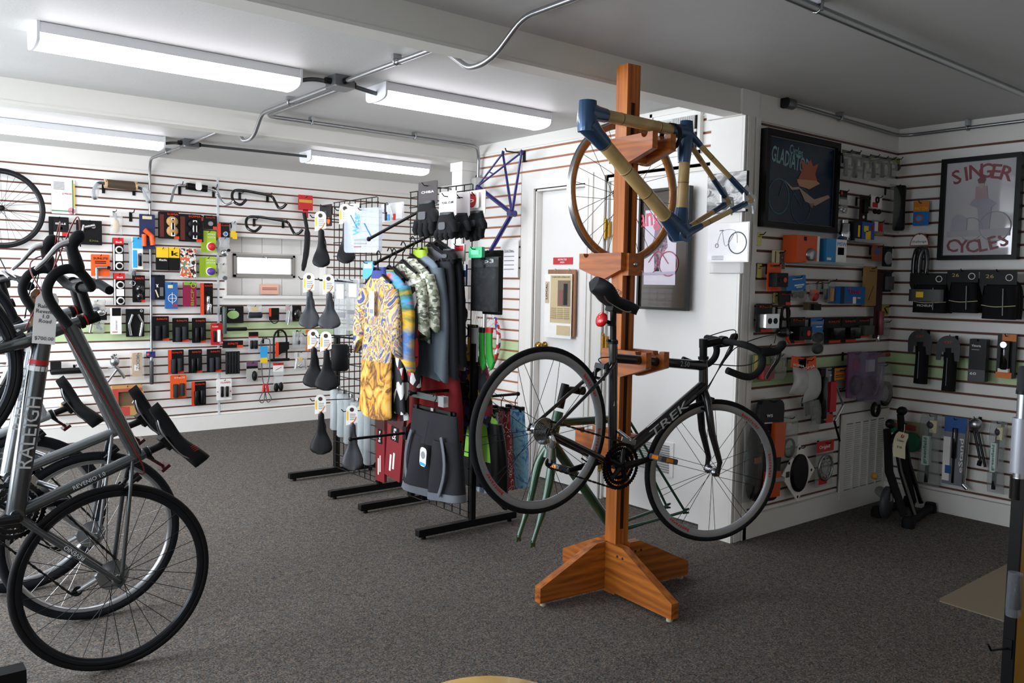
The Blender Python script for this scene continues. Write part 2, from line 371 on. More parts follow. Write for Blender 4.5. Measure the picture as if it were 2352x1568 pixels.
for z in (1.76, 1.02, .25):
    part('hinge', MB().cyl((XB-.008, D2[1]-.004, z-.055), (XB-.008, D2[1]-.004, z+.055), .011, 10).box(XB-.004, XB+.02, D2[1]-.03, D2[1]-.002, z-.05, z+.05).sphere((XB-.008, D2[1]-.004, z+.06), .011, n=8).sphere((XB-.008, D2[1]-.004, z-.06), .011, n=8), BRASS, d2)
va, vb = wpt('B', 1425, 1087, -.02), wpt('B', 1545, 1145, -.02)
gv = part('vent_frame', MB().box(XB+.012, XB+.02, vb.y, va.y, .25, .46), DOORM, d2)
for i in range(12): part('vent_louver', MB().box(XB+.006, XB+.013, vb.y+.03, va.y-.03, .272+i*.0145, .280+i*.0145), mat('#8c8c8c', .5), gv)
# --- wall with the dark side racks and the right wall
wc = struct('wall_right_side', MB().box(XB+.02, XD+.15, YC+.02, YC+.12, 0, CEIL), WALLM)
part('groove_backing', MB().box(3.93, XD, YC+.011, YC+.02, .1, ZT+.01), GROOVE, wc)
part('header_board', MB().box(3.93, XD, YC, YC+.02, ZT+HG, CEIL).box(3.93, XD, YC-.008, YC, ZT+.012, ZT+.018), WALLM, wc)
slatrows(wc, 'C', 3.935, XD, ZT, .13, 3)
struct('baseboard_right_side', MB().box(3.90, XD, YC-.02, YC+.02, 0, .128), TRIMM)
YD = 1.93
wdd = struct('wall_right', MB().box(XD+.02, XD+.12, YN, YC+.1, 0, CEIL).box(XD, XD+.02, YN, YD-.12, 0, CEIL), WALLM)
part('groove_backing', MB().box(XD+.011, XD+.02, YD, YC+.02, .1, ZT+.01), GROOVE, wdd)
part('header_board', MB().box(XD, XD+.02, YD-.12, YC, ZT+HG, CEIL), WALLM, wdd)
slatrows(wdd, 'D', YD, YC, ZT, .13, 3)
struct('baseboard_right', MB().box(XD-.02, XD+.02, YD, YC, 0, .128), TRIMM)
tm = MB()
for a, b, d in ((0, .035, .016), (.04, .075, .022), (.08, .12, .016)): tm.box(XD-d, XD+.02, YD-b, YD-a, 0, ZT)
struct('trim_8', tm, TRIMM)
# --- walls out of view: the shop front with its windows on the left, plain wall behind
WZa, WZb = .6, 2.3
lw = MB().box(XL-.1, XL, YN, YA+.1, 0, WZa).box(XL-.1, XL, YN, YA+.1, WZb, CEIL)
for a, b in ((YN, .7), (2.7, 3.15), (7.45, YA+.1)): lw.box(XL-.1, XL, a, b, WZa, WZb)
ws = struct('wall_left', lw, WALLM)
for i, (a, b) in enumerate(((.7, 2.7), (3.15, 7.45))):
    fr = MB().box(XL-.07, XL-.02, a, b, WZa, WZa+.04).box(XL-.07, XL-.02, a, b, WZb-.04, WZb)
    n = 1 if i == 0 else 3
    for k in range(n+2):
        y = a+(b-a)*k/(n+1); fr.box(XL-.07, XL-.02, max(a, y-.025), min(b, y+.025), WZa, WZb)
    struct('window_%d' % (i+2), fr, mat('#8d8f90', .4, .7))
struct('wall_behind', MB().box(XL-.1, 6.2, YN-.1, YN, 0, CEIL), WALLM)
# ================================================================ CEILING LIGHTS AND CONDUIT
DIFF = emat('#fbf8ff', TUBE); HOUSE = mat('#dddde0', .35, var=.02)
def fixture(x0, x1, y0, label):
    w = .215; t = thing('ceiling_light', label, 'light', ((x0+x1)/2, y0+w/2, CEIL), 0, 'wraparound ceiling lights'); L = (x1-x0)/2
    part('housing', MB().box(-L+.01, L-.01, -w/2, w/2, -.045, -.002), HOUSE, t)
    prof = [(-w/2+.002, -.045)]+[(w/2*.985*math.sin(math.radians(a)), -.045-.045*math.cos(math.radians(a))**.5) for a in range(-84, 85, 12)]+[(w/2-.002, -.045)]
    part('diffuser', MB().prismx(prof, -L+.012, L-.012), DIFF, t)
    pc = [(-w/2-.002, 0)]+[(p[0]*1.02, p[1]-.002) for p in prof]+[(w/2+.002, 0)]
    for s in (-1, 1): part('end_cap', MB().prismx(pc, s*L-.012*(s > 0), s*L+.012*(s < 0)), HOUSE, t)
    return t
fixture(.69, 1.865, 4.02, 'long white ceiling light left of the junction box before the second beam')
fixture(2.30, 3.47, 3.95, 'long white ceiling light between the conduit junction box and the door wall')
fixture(.80, 1.975, 6.62, 'white ceiling light beyond the second beam, left of the far junction box')
fixture(3.05, 4.20, 6.42, 'white ceiling light beyond the second beam, above the clothing racks')
CON = mat('#9d9ea0', .3, .9); FLEX = mat('#5d5f60', .45, .7)
def conduit(label, pts, r=.012, straps=(), name='conduit', m=None):
    pp = []
    P0 = [Vector(p) for p in pts]
    for i, p in enumerate(P0):
        if 0 < i < len(P0)-1:
            a, b = (P0[i-1]-p), (P0[i+1]-p); d = min(.06, a.length*.45, b.length*.45)
            A, B = p+a.normalized()*d, p+b.normalized()*d
            for k in range(5): t_ = k/4; pp.append(A*(1-t_)**2+p*2*t_*(1-t_)+B*t_*t_)
        else: pp.append(p)
    o = part(name, MB().tube(pp, r, 10), m or CON); tag(o, label, 'conduit')
    for s, ax in straps:
        q = MB(); s = Vector(s)
        if ax == 'y': q.box(s.x-.022, s.x+.022, s.y-.01, s.y+.01, s.z+.012, CEIL-.001 if s.z > 2.3 else s.z+.02).tube([s+Vector((math.cos(k)*.016, 0, math.sin(k)*.016)) for k in np.linspace(0, 6.28, 9)[:-1]], .005, 6, True).cyl((s.x+.02, s.y, s.z-.012), (s.x+.02, s.y, s.z+.02), .006, 6)
        else: q.box(s.x-.01, s.x+.01, s.y-.022, s.y+.022, s.z+.012, CEIL-.001 if s.z > 2.3 else s.z+.02).tube([s+Vector((0, math.cos(k)*.016, math.sin(k)*.016)) for k in np.linspace(0, 6.28, 9)[:-1]], .005, 6, True).cyl((s.x, s.y-.02, s.z-.012), (s.x, s.y-.02, s.z+.02), .006, 6)
        part('strap', q, STEEL, o)
    return o
zc = 2.418
conduit('grey conduit dipping under the front ceiling beam', [(2.09, 1.9, zc), (2.09, 2.56, zc), (2.085, 2.72, 2.31), (2.08, 2.80, 2.285), (2.08, 2.90, 2.285), (2.08, 3.02, 2.36), (2.08, 3.12, zc), (2.078, 3.97, zc)], straps=[((2.07, 3.46, zc), 'y'), ((2.09, 2.2, zc), 'y')])
conduit('grey conduit dipping under the second ceiling beam to the far junction box', [(2.08, 4.10, zc), (2.09, 5.08, zc), (2.10, 5.22, 2.31), (2.10, 5.29, 2.285), (2.10, 5.41, 2.285), (2.11, 5.50, 2.35), (2.12, 5.60, zc), (2.15, 6.58, zc)], straps=[((2.085, 4.66, zc), 'y')])
conduit('grey conduit turning along the second beam and down its column', [(2.13, 4.10, zc-.004), (2.14, 5.13, zc-.004), (3.76, 5.13, zc-.004), (3.85, 5.22, 2.38), (3.865, 5.245, 2.20)], straps=[((2.44, 5.13, zc-.004), 'x'), ((3.22, 5.13, zc-.004), 'x')])
conduit('dark flexible conduit joining the long front light to the junction box', [(1.855, 4.09, 2.40), (1.94, 4.07, 2.425), (2.03, 4.045, 2.418)], .011, m=FLEX)
conduit('dark flexible conduit from the junction box to the light by the door wall', [(2.13, 4.03, 2.415), (2.2, 4.04, 2.41), (2.31, 4.05, 2.40)], .011, m=FLEX)
conduit('short dark conduit between the far left light and the far junction box', [(1.965, 6.70, 2.405), (2.05, 6.68, 2.42), (2.11, 6.66, 2.418)], .011, m=FLEX)
conduit('thin dark conduit between the far junction box and the light over the racks', [(2.2, 6.64, 2.418), (2.7, 6.6, 2.418), (2.95, 6.53, 2.41), (3.06, 6.5, 2.405)], .011, m=FLEX)
conduit('grey conduit bending down the slatwall from the far junction box', [(2.16, 6.70, zc), (2.17, 7.70, zc), (2.181, 7.772, 2.30), (2.181, 7.775, .46)], straps=[((2.165, 7.2, zc), 'y')])
conduit('long grey conduit crossing the dark ceiling above the chair mat', [(2.4, 1.76, zc), (5.47, 1.82, zc)], .016, straps=[((2.82, 1.768, zc), 'x')])
conduit('grey conduit along the top of the two dark slatwalls', [(4.22, 2.765, 2.425), (5.40, 2.765, 2.40), (5.445, 2.70, 2.40), (5.445, 1.2, 2.40)], .011, straps=[((4.7, 2.765, 2.414), 'x'), ((5.445, 2.35, 2.40), 'y')])
def jbox(label, x, y):
    t = thing('junction_box', label, 'electrical box', (x, y, CEIL), 0)
    part('body', MB().box(-.055, .055, -.055, .055, -.055, -.001), mat('#7c7e80', .4, .8), t)
    part('cover', MB().prism(rrect(-.06, .06, -.06, .06, .02), -.003, .003), mat('#8a8c8e', .4, .8), t, (0, 0, -.058), (PI/2, 0, 0))
    for s in (-1, 1):
        part('connector', MB().cyl((0, s*.055, -.03), (0, s*.085, -.03), .017, 8), DSTEEL, t)
        part('connector', MB().cyl((s*.055, 0, -.03), (s*.085, 0, -.03), .017, 8), DSTEEL, t)
jbox('steel junction box on the ceiling between the two front lights', 2.08, 4.035)
jbox('steel junction box on the ceiling beyond the second beam', 2.156, 6.64)
sb = thing('switch_box', 'grey metal switch box with a rounded cover on the column', 'electrical box', (3.865, 5.262, 2.12), 0)
part('body', MB().box(-.04, .04, -.035, .017, -.075, .075), mat('#b9bcbb', .4, .5), sb)
part('cover', MB().prism(rrect(-.043, .043, -.08, .08, .015), -.042, -.035), mat('#c9cccb', .4, .4), sb)
for q in (.075, -.1): part('connector', MB().cyl((0, -.01, q), (0, -.01, q+.025), .016, 8), DSTEEL, sb)
oj = thing('conduit_end_box', 'small round grey conduit fitting at the ceiling above the dark poster', 'electrical box', (4.18, 2.765, 2.425), 0)
part('body', MB().lathe([(.028, -.05), (.03, -.04), (.03, .03), (.018, .05)], 14, 'x'), mat('#77797a', .4, .7), oj)
part('rim', MB().lathe([(.033, -.052), (.033, -.046)], 14, 'x'), DSTEEL, oj)
# ================================================================ WHEELS
SPOKE = mat('#2a2a2c', .35, .8); SPOKES = mat('#c6c8ca', .25, 1)
spoke_cache = {}
def wheel(parent, name, R=.334, tire=.0125, rimh=.022, rimw=.009, nsp=24, rim=None, tm=None, sm=None, hub=None, loc=(0, 0, 0), rot=(0, 0, 0), hubw=.05, as_thing=None, paired=False, hubr=.018, ntire=True, liner=None):
    """wheel in the xz plane, axle along y. rim is the part, tire / hub / spoke are its sub-parts"""
    rim = rim or ALU; tm = tm or RUBBER; sm = sm or SPOKE; hub = hub or ALU
    ro = R-2*tire+.004 if ntire else R; ri = ro-rimh
    prof = [(ro, -rimw), (ro-.003, -rimw*1.05), (ro-rimh*.6, -rimw*.95), (ri, -rimw*.35), (ri, rimw*.35), (ro-rimh*.6, rimw*.95), (ro-.003, rimw*1.05), (ro, rimw), (ro-.006, rimw*.7), (ro-.006, -rimw*.7)]
    if as_thing:
        root = thing(name, as_thing[0], as_thing[1], loc, rot=rot); host = part('rim', MB().ring(prof, 72), rim, root)
        host = root; 
    else:
        root = host = part(name, MB().ring(prof, 72), rim, parent, loc, rot)
    if ntire:
        tr = [(R-tire+tire*math.cos(a), tire*1.05*math.sin(a)) for a in np.linspace(0, 2*PI, 11)[:-1]]
        part('tire', MB().ring(tr, 72), tm, host)
    if liner: part('rim_liner', MB().ring([(ri+.012, -rimw*1.02), (ri-.008, -rimw*.85), (ri-.016, -rimw*.4), (ri-.016, rimw*.4), (ri-.008, rimw*.85), (ri+.012, rimw*1.02)], 72), liner, host)
    part('hub', MB().lathe([(.004, -hubw-.018), (.007, -hubw-.01), (.009, -hubw), (hubr*1.15, -hubw+.004), (hubr*1.15, -hubw+.008), (hubr*.6, -hubw+.018), (hubr*.6, hubw-.018), (hubr*1.15, hubw-.008), (hubr*1.15, hubw-.004), (.009, hubw), (.007, hubw+.01), (.004, hubw+.018)], 20), hub, host)
    k = (round(ri, 4), hubw, hubr, id(sm), liner is None)
    if k not in spoke_cache:
        # tangential spoke: from hub flange to rim, four variants (side, lean)
        vs = []
        rim_r = ri-(0 if liner is None else .012)
        for side in (-1, 1):
            for lean in (-1, 1):
                a = lean*1.15
                vs.append(MB().tube([(hubr*math.cos(a), side*(hubw-.006), hubr*math.sin(a)), (rim_r+.002, 0, 0)], .00125, 5).mesh('spoke', sm))
        spoke_cache[k] = vs
    vs = spoke_cache[k]
    for i in range(nsp):
        if paired:
            a = 2*PI*(i//2)/(nsp//2)+(.055 if i % 2 else -.055); me = vs[(i % 2)*2+(1 if i % 2 else 0)]
        else: a = 2*PI*i/nsp; me = vs[(i % 2)*2+((i//2) % 2)]
        link('spoke', me, host, None, (0, -a, 0))
    return root
# ================================================================ BICYCLES
def loftseg(a, b, ra, rb, n=10, fa=1, fb=1):
    """tube from a to b with elliptical ends (f = width over height) as an MB-ready pair of rings"""
    return a, b, ra, rb
def tubes(mb, segs, n=12):
    for s in segs:
        a, b, r0 = s[0], s[1], s[2]; r1 = s[3] if len(s) > 3 else r0; f = s[4] if len(s) > 4 else 1
        mb.tube([a, Vector(a).lerp(Vector(b), .5), b], [r0, (r0+r1)/2, r1], n, flat=f)
    return mb
def saddle_mesh(L=.27, W=.072, nose=.02, th=.03, dip=.012, groove=0):
    """saddle along x: nose at +x, top is +z, origin at the middle of the rails"""
    rings = []; N = 21
    for i in range(N):
        s = i/(N-1); x = L*.5-L*s
        w = nose*(min(1, (s/.06))**.5 if s < .06 else 1)+(W-nose)*(1/(1+math.exp(-(s-.60)*10)))
        if s > .84: w *= math.sqrt(max(.06, 1-((s-.84)/.166)**2))
        zt_ = .045+.012*((s-.5)*2)**2*(1 if s > .5 else .5)-dip*math.exp(-((s-.55)/.2)**2)
        t = th*(.75+.5*s)
        r = []
        for k in range(14):
            a = 2*PI*k/14; cx, cz = math.cos(a), math.sin(a)
            g = -groove*math.exp(-(cx/.3)**2) if cz > 0 and .2 < s else 0
            r.append((x, w*cx*(1 if cz > -.1 else .86), zt_+(cz*t*.36+g if cz > 0 else cz*t*.8)))
        rings.append(r)
    return MB().loft(rings)
def rails(mb=None):
    mb = mb or MB()
    for s in (-1, 1):
        mb.tube(smoothpath([(.1, s*.006, .028), (.07, s*.014, .01), (.03, s*.022, 0), (-.05, s*.022, 0), (-.085, s*.028, .012), (-.11, s*.04, .034)], 4), .0036, 7)
    return mb
def v3(p, y=0): return Vector((p[0], y, p[1]))
def bike(name, label, loc, rot, P):
    """x forward, z up, y left; origin at the rear axle"""
    t = thing(name, label, 'bicycle', loc, rot=rot, group=P.get('group'))
    R, wb, road = P.get('R', .334), P.get('wb', .98), P.get('road', True)
    fm, am = P['frame'], P.get('accent', BLACK)
    cs, drop = P.get('cs', .41), .068
    bb = (math.sqrt(cs*cs-drop*drop), -drop)
    sa = math.radians(73); st = P.get('st', .50); sc = (bb[0]-st*math.cos(sa), bb[1]+st*math.sin(sa))
    ha = math.radians(P.get('ha', 72)); ax = (-math.cos(ha), math.sin(ha)); fo = P.get('fo', .37)
    cr = (wb-.044*ax[1]+fo*ax[0], -.044*-ax[0]*-1*0+fo*ax[1]-.013)
    hl = P.get('hl', .14); ht = (cr[0]+hl*ax[0], cr[1]+hl*ax[1])
    ttj = (cr[0]+(hl-.03)*ax[0], cr[1]+(hl-.03)*ax[1]); dtj = (cr[0]+.03*ax[0], cr[1]+.03*ax[1])
    sl = P.get('slope', 0); tts = (bb[0]-(st-.02-sl)*math.cos(sa), bb[1]+(st-.02-sl)*math.sin(sa))
    f = MB()
    sr_ = P.get('sr', .0175)
    tubes(f, [(v3(bb), v3(sc), sr_, sr_), (v3(tts), v3(ttj), P.get('tt', .016), P.get('tt', .016)*1.12), (v3(bb), v3(dtj), P.get('dt', .022), P.get('dt', .022)*.95), (v3((cr[0], cr[1])), v3(ht), .0215, .02)])
    f.cyl((bb[0], -.036, bb[1]), (bb[0], .036, bb[1]), .021, 16)
    for s in (-1, 1):
        f.tube(smoothpath([(bb[0]-.01, s*.022, bb[1]), (bb[0]-.09, s*.038, bb[1]+.012), (.03, s*.062, -.004), (0, s*.064, 0)], 3), [.012]*6+[.009]*4, 8)
        f.tube(smoothpath([(tts[0]+.004, s*.012, tts[1]-.02), (tts[0]-.06, s*.04, tts[1]-.09), (.02, s*.06, .03), (0, s*.064, .004)], 3), .0075, 8)
        f.prism([(-.02, -.014), (.02, -.012), (.024, .012), (-.012, .018)], s*.062, s*.068)
    f.cyl(v3(sc), v3((sc[0]-.008, sc[1]+.026)), .0185, 12)
    fr = part('frame', f, fm, t)
    # band and lettering on the frame tubes
    if P.get('band'):
        d = Vector(v3(dtj))-Vector(v3(bb))
        for q, c in ((.80, P['band'][0]), (.835, P['band'][1])):
            p0 = v3(bb)+d*q; rr_ = P.get('dt', .022)*.97
            part('paint_band', MB().tube([p0, p0+d.normalized()*.016], rr_, 14), c, fr)
    for s_, on, frac, size, m, side in P.get('text', []):
        a, b = {'dt': (v3(bb), v3(dtj)), 'tt': (v3(tts), v3(ttj)), 'st': (v3(bb), v3(sc)), 'cs': (v3((.02, 0)), v3(bb))}[on]
        rr_ = {'dt': P.get('dt', .022), 'tt': P.get('tt', .016)*1.05, 'st': sr_, 'cs': .076}[on]; p = a.lerp(b, frac); d = (b-a).normalized(); ang = math.atan2(d.z, d.x)
        if side > 0: o = text(s_, size, m, fr, (p.x, rr_+.0012, p.z)); o.rotation_euler = (Matrix.Rotation(-ang, 3, 'Y') @ Euler((PI/2, 0, PI)).to_matrix() if abs(ang) < 1.7 and not P.get('flip') else Matrix.Rotation(-ang+PI, 3, 'Y') @ Euler((PI/2, 0, PI)).to_matrix()).to_euler()
        else: o = text(s_, size, m, fr, (p.x, -rr_-.0012, p.z)); o.rotation_euler = (Matrix.Rotation(-ang, 3, 'Y') @ Euler((PI/2, 0, 0)).to_matrix()).to_euler()
        if s_ == 'TREK': o.scale.x *= 1.75; o.scale.y *= .9
    part('seat_clamp', MB().cyl(v3((sc[0]-.002, sc[1]+.008)), v3((sc[0]-.006, sc[1]+.022)), .0205, 14).box(sc[0]-.04, sc[0]-.01, -.006, .006, sc[1]+.01, sc[1]+.02), am, fr)
    # seatpost + saddle
    sp = P.get('post', .16); top = (sc[0]-sp*math.cos(sa), sc[1]+sp*math.sin(sa))
    po = part('seatpost', MB().tube([v3(sc), v3(top)], .0136, 12).box(top[0]-.025, top[0]+.03, -.024, .024, top[1]-.008, top[1]+.012), P.get('postm', BLACK), t)
    sd = part('saddle', saddle_mesh(P.get('sL', .275), P.get('sW', .07), .022, P.get('sth', .048), groove=P.get('sg', .004)), P.get('saddle', MATK), t, (top[0]-.005, 0, top[1]+.012), (0, P.get('stilt', 0), 0))
    part('saddle_rails', rails(), STEEL, sd)
    if P.get('stext'):
        for s in (-1, 1): text(P['stext'][0], .026, P['stext'][1], sd, (-.06, s*.062, .045), (PI/2, 0, 0 if s < 0 else PI))
    if P.get('light'):
        part('tail_light', MB().lathe([(.024, -.012), (.03, -.008), (.031, .004), (.018, .012), (.006, .014)], 18, 'x'), mat('#d3131a', .2, coat=.5), po, (top[0]-.052, 0, top[1]-.055), (0, 0, PI))
        part('light_clamp', MB().cyl((top[0]-.05, 0, top[1]-.055), (top[0]+.01, 0, top[1]-.055), .008, 8).cyl((top[0]+.012, 0, top[1]-.065), (top[0]+.006, 0, top[1]-.045), .018, 12), BLACK, po)
    if P.get('reflector'):
        part('seat_reflector', MB().box(top[0]-.07, top[0]-.058, -.03, .03, top[1]-.075, top[1]-.04).cyl((top[0]-.06, 0, top[1]-.057), (top[0]+.008, 0, top[1]-.075), .006, 8), mat('#3d0c10', .25), po)
    # steered assembly: rotation about the steering axis through the crown
    piv = v3(cr); stq = Matrix.Rotation(P.get('steer', 0), 4, Vector((ax[0], 0, ax[1])))
    SM = Matrix.Translation(piv) @ stq @ Matrix.Translation(-piv)
    def sp_(name, mb, m, parent=None):
        mb.v = [tuple(SM @ Vector(v)) for v in mb.v]; return part(name, mb, m, parent or t)
    fk = MB()
    for s in (-1, 1):
        fk.tube([(cr[0], s*.014, cr[1]+.0), (cr[0]-.02*ax[0]+.004, s*.04, cr[1]-.03), (cr[0]*.5+wb*.5-.004, s*.05, cr[1]*.5), (wb-.004, s*.054, .05), (wb, s*.053, .0)], [.017, .019, .0165, .0125, .009], 10)
        fk.prism([(wb-.012, -.012), (wb+.012, -.012), (wb+.01, .02), (wb-.012, .02)], s*.05, s*.056)
    fk.cyl(v3((cr[0]-.012*ax[0], cr[1]-.012*ax[1])), v3(cr), .022, 12)
    fo_ = sp_('fork', fk, P.get('forkm', fm))
    ht2 = (ht[0]+.012*ax[0], ht[1]+.012*ax[1]); se = (ht[0]+P.get('stack', .05)*ax[0], ht[1]+P.get('stack', .05)*ax[1])
    sp_('headset', MB().tube([v3(ht), v3(ht2)], .024, 14).tube([v3(ht2), v3(se)], .0175, 12), am)
    if P.get('ring'): sp_('headset_spacer', MB().tube([v3((ht[0]+.018*ax[0], ht[1]+.018*ax[1])), v3((ht[0]+.024*ax[0], ht[1]+.024*ax[1]))], .019, 12), P['ring'])
    sl_ = P.get('stem', .1); ua = math.radians(P.get('sang', 6)); perp = (ax[1], -ax[0])
    sdv = (perp[0]*math.cos(ua)+ax[0]*math.sin(ua), perp[1]*math.cos(ua)+ax[1]*math.sin(ua))
    s0 = (se[0]-.008*ax[0], se[1]-.008*ax[1]); bc = (s0[0]+sl_*sdv[0], s0[1]+sl_*sdv[1])
    sp_('stem', MB().tube([v3((se[0]-.022*ax[0], se[1]-.022*ax[1])), v3((se[0]+.018*ax[0], se[1]+.018*ax[1]))], .0195, 12).tube([v3(s0), v3(bc)], [.0175, .0165], 12).cyl((bc[0], -.02, bc[1]), (bc[0], .02, bc[1]), .0215, 12), am)
    if P.get('tag'):
        pass
    ba = P.get('bara', 0); cb, sbn = math.cos(ba), math.sin(ba)
    def B(x, y, z): return Vector((bc[0]+x*cb+z*sbn, y, bc[1]-x*sbn+z*cb))
    if road:
        for s in (-1, 1):
            pts = [(0, 0, 0), (0, s*.11, 0), (.008, s*.175, 0), (.04, s*.2, 0), (.078, s*.207, -.006), (.102, s*.21, -.035), (.104, s*.213, -.075), (.08, s*.216, -.115), (.035, s*.218, -.132), (-.045, s*.22, -.137)]
            h = sp_('handlebar', MB().tube(smoothpath([B(*p) for p in pts], 5), [.0135]*8+[.0155]*38, 10), P.get('tape', MATK))
            sp_('brake_hood', MB().tube(smoothpath([B(.075, s*.207, -.004), B(.11, s*.21, .012), B(.145, s*.21, .03), B(.158, s*.21, .062), B(.15, s*.21, .078)], 4), [.02, .022, .022, .021, .02, .019, .018, .017, .017, .018, .018, .019, .02, .02, .019, .017, .012], 10), RUBBER, h)
            sp_('brake_lever', MB().tube(smoothpath([B(.155, s*.21, .04), B(.168, s*.21, 0), B(.155, s*.211, -.06), B(.15, s*.213, -.1)], 4), [.011, .011, .011, .01, .009, .009, .008, .008, .007, .007, .007, .006, .005], 8), P.get('lever', DSTEEL), h)
    else:
        h = None
        for s in (-1, 1):
            h = sp_('handlebar', MB().tube(smoothpath([B(0, 0, 0), B(0, s*.05, 0), B(-.01, s*.12, .03), B(-.03, s*.2, .04), B(-.06, s*.3, .038)], 4), .012, 10), P.get('barm', BLACK))
            sp_('handlebar_grip', MB().tube([B(-.03, s*.2, .04), B(-.06, s*.3, .038)], .017, 12), RUBBER, h)
            sp_('brake_lever', MB().tube([B(-.02, s*.17, .03), B(.03, s*.17, .015), B(.035, s*.2, .005), B(.01, s*.28, 0)], [.009, .009, .006, .005], 8), P.get('lever', ALU), h)
    # brakes
    for (c_, nm, steer) in ((((cr[0]+.03, cr[1]-.03)), 'front_brake', 1), ((tts[0]-.052, tts[1]-.055), 'rear_brake', 0)):
        q = MB().box(c_[0]-.012, c_[0]+.018, -.03, .03, c_[1]-.004, c_[1]+.018)
        for s in (-1, 1): q.tube([(c_[0], s*.028, c_[1]+.015), (c_[0]+.004, s*.034, c_[1]-.015), (c_[0], s*.022, c_[1]-.045)], [.007, .008, .006], 8).box(c_[0]-.025, c_[0]+.02, s*.014-.004, s*.014+.004, c_[1]-.05, c_[1]-.04)
        (sp_ if steer else (lambda n, m_, mm: part(n, m_, mm, t)))(nm, q, P.get('brakem', DSTEEL))
    # cables
    cbm = P.get('cable', BLACK)
    if road: cs_ = [[B(.13, -.205, .05), B(.2, -.12, .11), B(.12, 0, .0), v3(dtj, -.03), v3(Vector((dtj[0], 0, dtj[1])).lerp(v3(bb), .12).xz, -.03)], [B(.13, .205, .05), B(.2, .1, .12), B(.1, .02, -.03), (cr[0]+.04, .02, cr[1]+.0)], [B(.12, -.2, .04), B(.14, -.1, -.06), B(.0, .04, -.12), v3(tts, .03), v3((tts[0]-.04, tts[1]-.04), .01)]]
    else: cs_ = [[B(.02, -.17, .02), B(.12, -.1, .05), B(.09, 0, -.08), v3(dtj, -.02)], [B(.02, .17, .02), B(.13, .08, .04), B(.09, .02, -.1), (cr[0]+.03, .01, cr[1])]]
    for c_ in cs_: part('brake_cable', MB().tube(smoothpath(c_, 8), .0024, 6), cbm, t)
    # wheels
    wkw = dict(R=R, tire=P.get('tire', .0125), rimh=P.get('rimh', .024), rimw=P.get('rimw', .009), nsp=P.get('nsp', 24), rim=P.get('rim'), tm=P.get('tirem'), sm=P.get('spoke'), hub=P.get('hubm'), paired=P.get('paired', False))
    rw = wheel(t, 'rear_wheel', loc=(0, 0, 0), hubw=.05, rot=(0, P.get('wr', .3), 0), **wkw)
    fwl = wheel(t, 'front_wheel', hubw=.04, **wkw)
    fwl.matrix_local = SM @ Matrix.Translation((wb, 0, 0)) @ Matrix.Rotation(P.get('wf', 0), 4, 'Y')
    for w_ in (rw, fwl):
        for s_, a, m, sz in P.get('rimtext', []):
            rr_ = R-2*P.get('tire', .0125)-P.get('rimh', .024)*.45
            for sd_ in (-1, 1):
                n = len(s_)
                for i, ch in enumerate(s_):
                    an = a-sd_*-1*0+(-1 if sd_ < 0 else 1)*(i-n/2)*sz*.62/rr_
                    o = text(ch, sz, m, w_, (rr_*math.cos(an), sd_*(P.get('rimw', .009)+.0012), rr_*math.sin(an)), name='rim_lettering', bold=.03)
                    o.rotation_euler = (Matrix.Rotation(-(an-PI/2), 3, 'Y') @ Euler((PI/2, 0, 0 if sd_ < 0 else PI)).to_matrix()).to_euler()
    part('valve_stem', MB().cyl((R-.075, 0, 0), (R-.04, 0, 0), .003, 6).cyl((R-.085, 0, 0), (R-.075, 0, 0), .0035, 6), BLACK, rw)
    # drivetrain on the right side (-y)
    ck = part('crankset', MB().cyl((bb[0], -.075, bb[1]), (bb[0], .075, bb[1]), .012, 12), P.get('crankm', DSTEEL), t)
    for q, (rr_, yy, nt_) in enumerate(((.098, -.05, 50), (.078, -.044, 39), (.058, -.038, 30))):
        ring = []
        prof = MB(); n = nt_*2; vo = []
        for k in range(n):
            a = 2*PI*k/n; ro = rr_+(.004 if k % 2 else -.001)
            vo.append((ro*math.cos(a), ro*math.sin(a)))
        vi = [((rr_-.014)*math.cos(2*PI*k/n), (rr_-.014)*math.sin(2*PI*k/n)) for k in range(n)]
        v = [(x, yy-.0012, z) for x, z in vo]+[(x, yy-.0012, z) for x, z in vi]+[(x, yy+.0012, z) for x, z in vo]+[(x, yy+.0012, z) for x, z in vi]
        fcs = []
        for k in range(n):
            k2 = (k+1) % n; fcs += [(k, k2, n+k2, n+k), (2*n+k, 3*n+k, 3*n+k2, 2*n+k2), (k, 2*n+k, 2*n+k2, k2), (n+k, n+k2, 3*n+k2, 3*n+k)]
        prof.add(v, fcs)
        part('chainring', prof, P.get('ringm', DSTEEL), ck, (bb[0], 0, bb[1]))
    sp5 = MB()
    for k in range(5):
        a = 2*PI*k/5+P.get('crank', 0); sp5.tube([(0, -.055, 0), (.072*math.cos(a), -.05, .072*math.sin(a))], [.014, .009], 8)
    part('spider', sp5, P.get('crankm', DSTEEL), ck, (bb[0], 0, bb[1]))
    ca = P.get('crank', 0)
    for s in (-1, 1):
        a = ca if s < 0 else ca+PI; e = (bb[0]+.17*math.cos(a), bb[1]+.17*math.sin(a))
        part('crank_arm', MB().tube([(bb[0], s*.07, bb[1]), (e[0], s*.082, e[1])], [.016, .012], 8, flat=.6), P.get('armm', P.get('crankm', DSTEEL)), ck)
        pd = part('pedal', MB().prism(rrect(-.05, .05, -.012, .012, .008), s*.1-.006, s*.1+.006).prism(rrect(-.05, .05, -.012, .012, .008), s*.16-.006, s*.16+.006).box(-.05, -.04, min(s*.1, s*.16), max(s*.1, s*.16), -.012, .012).box(.04, .05, min(s*.1, s*.16), max(s*.1, s*.16), -.012, .012).cyl((0, s*.082, 0), (0, s*.16, 0), .009, 8), P.get('pedalm', GREYP), t, (e[0], 0, e[1]), (0, P.get('pedr', 0), 0))
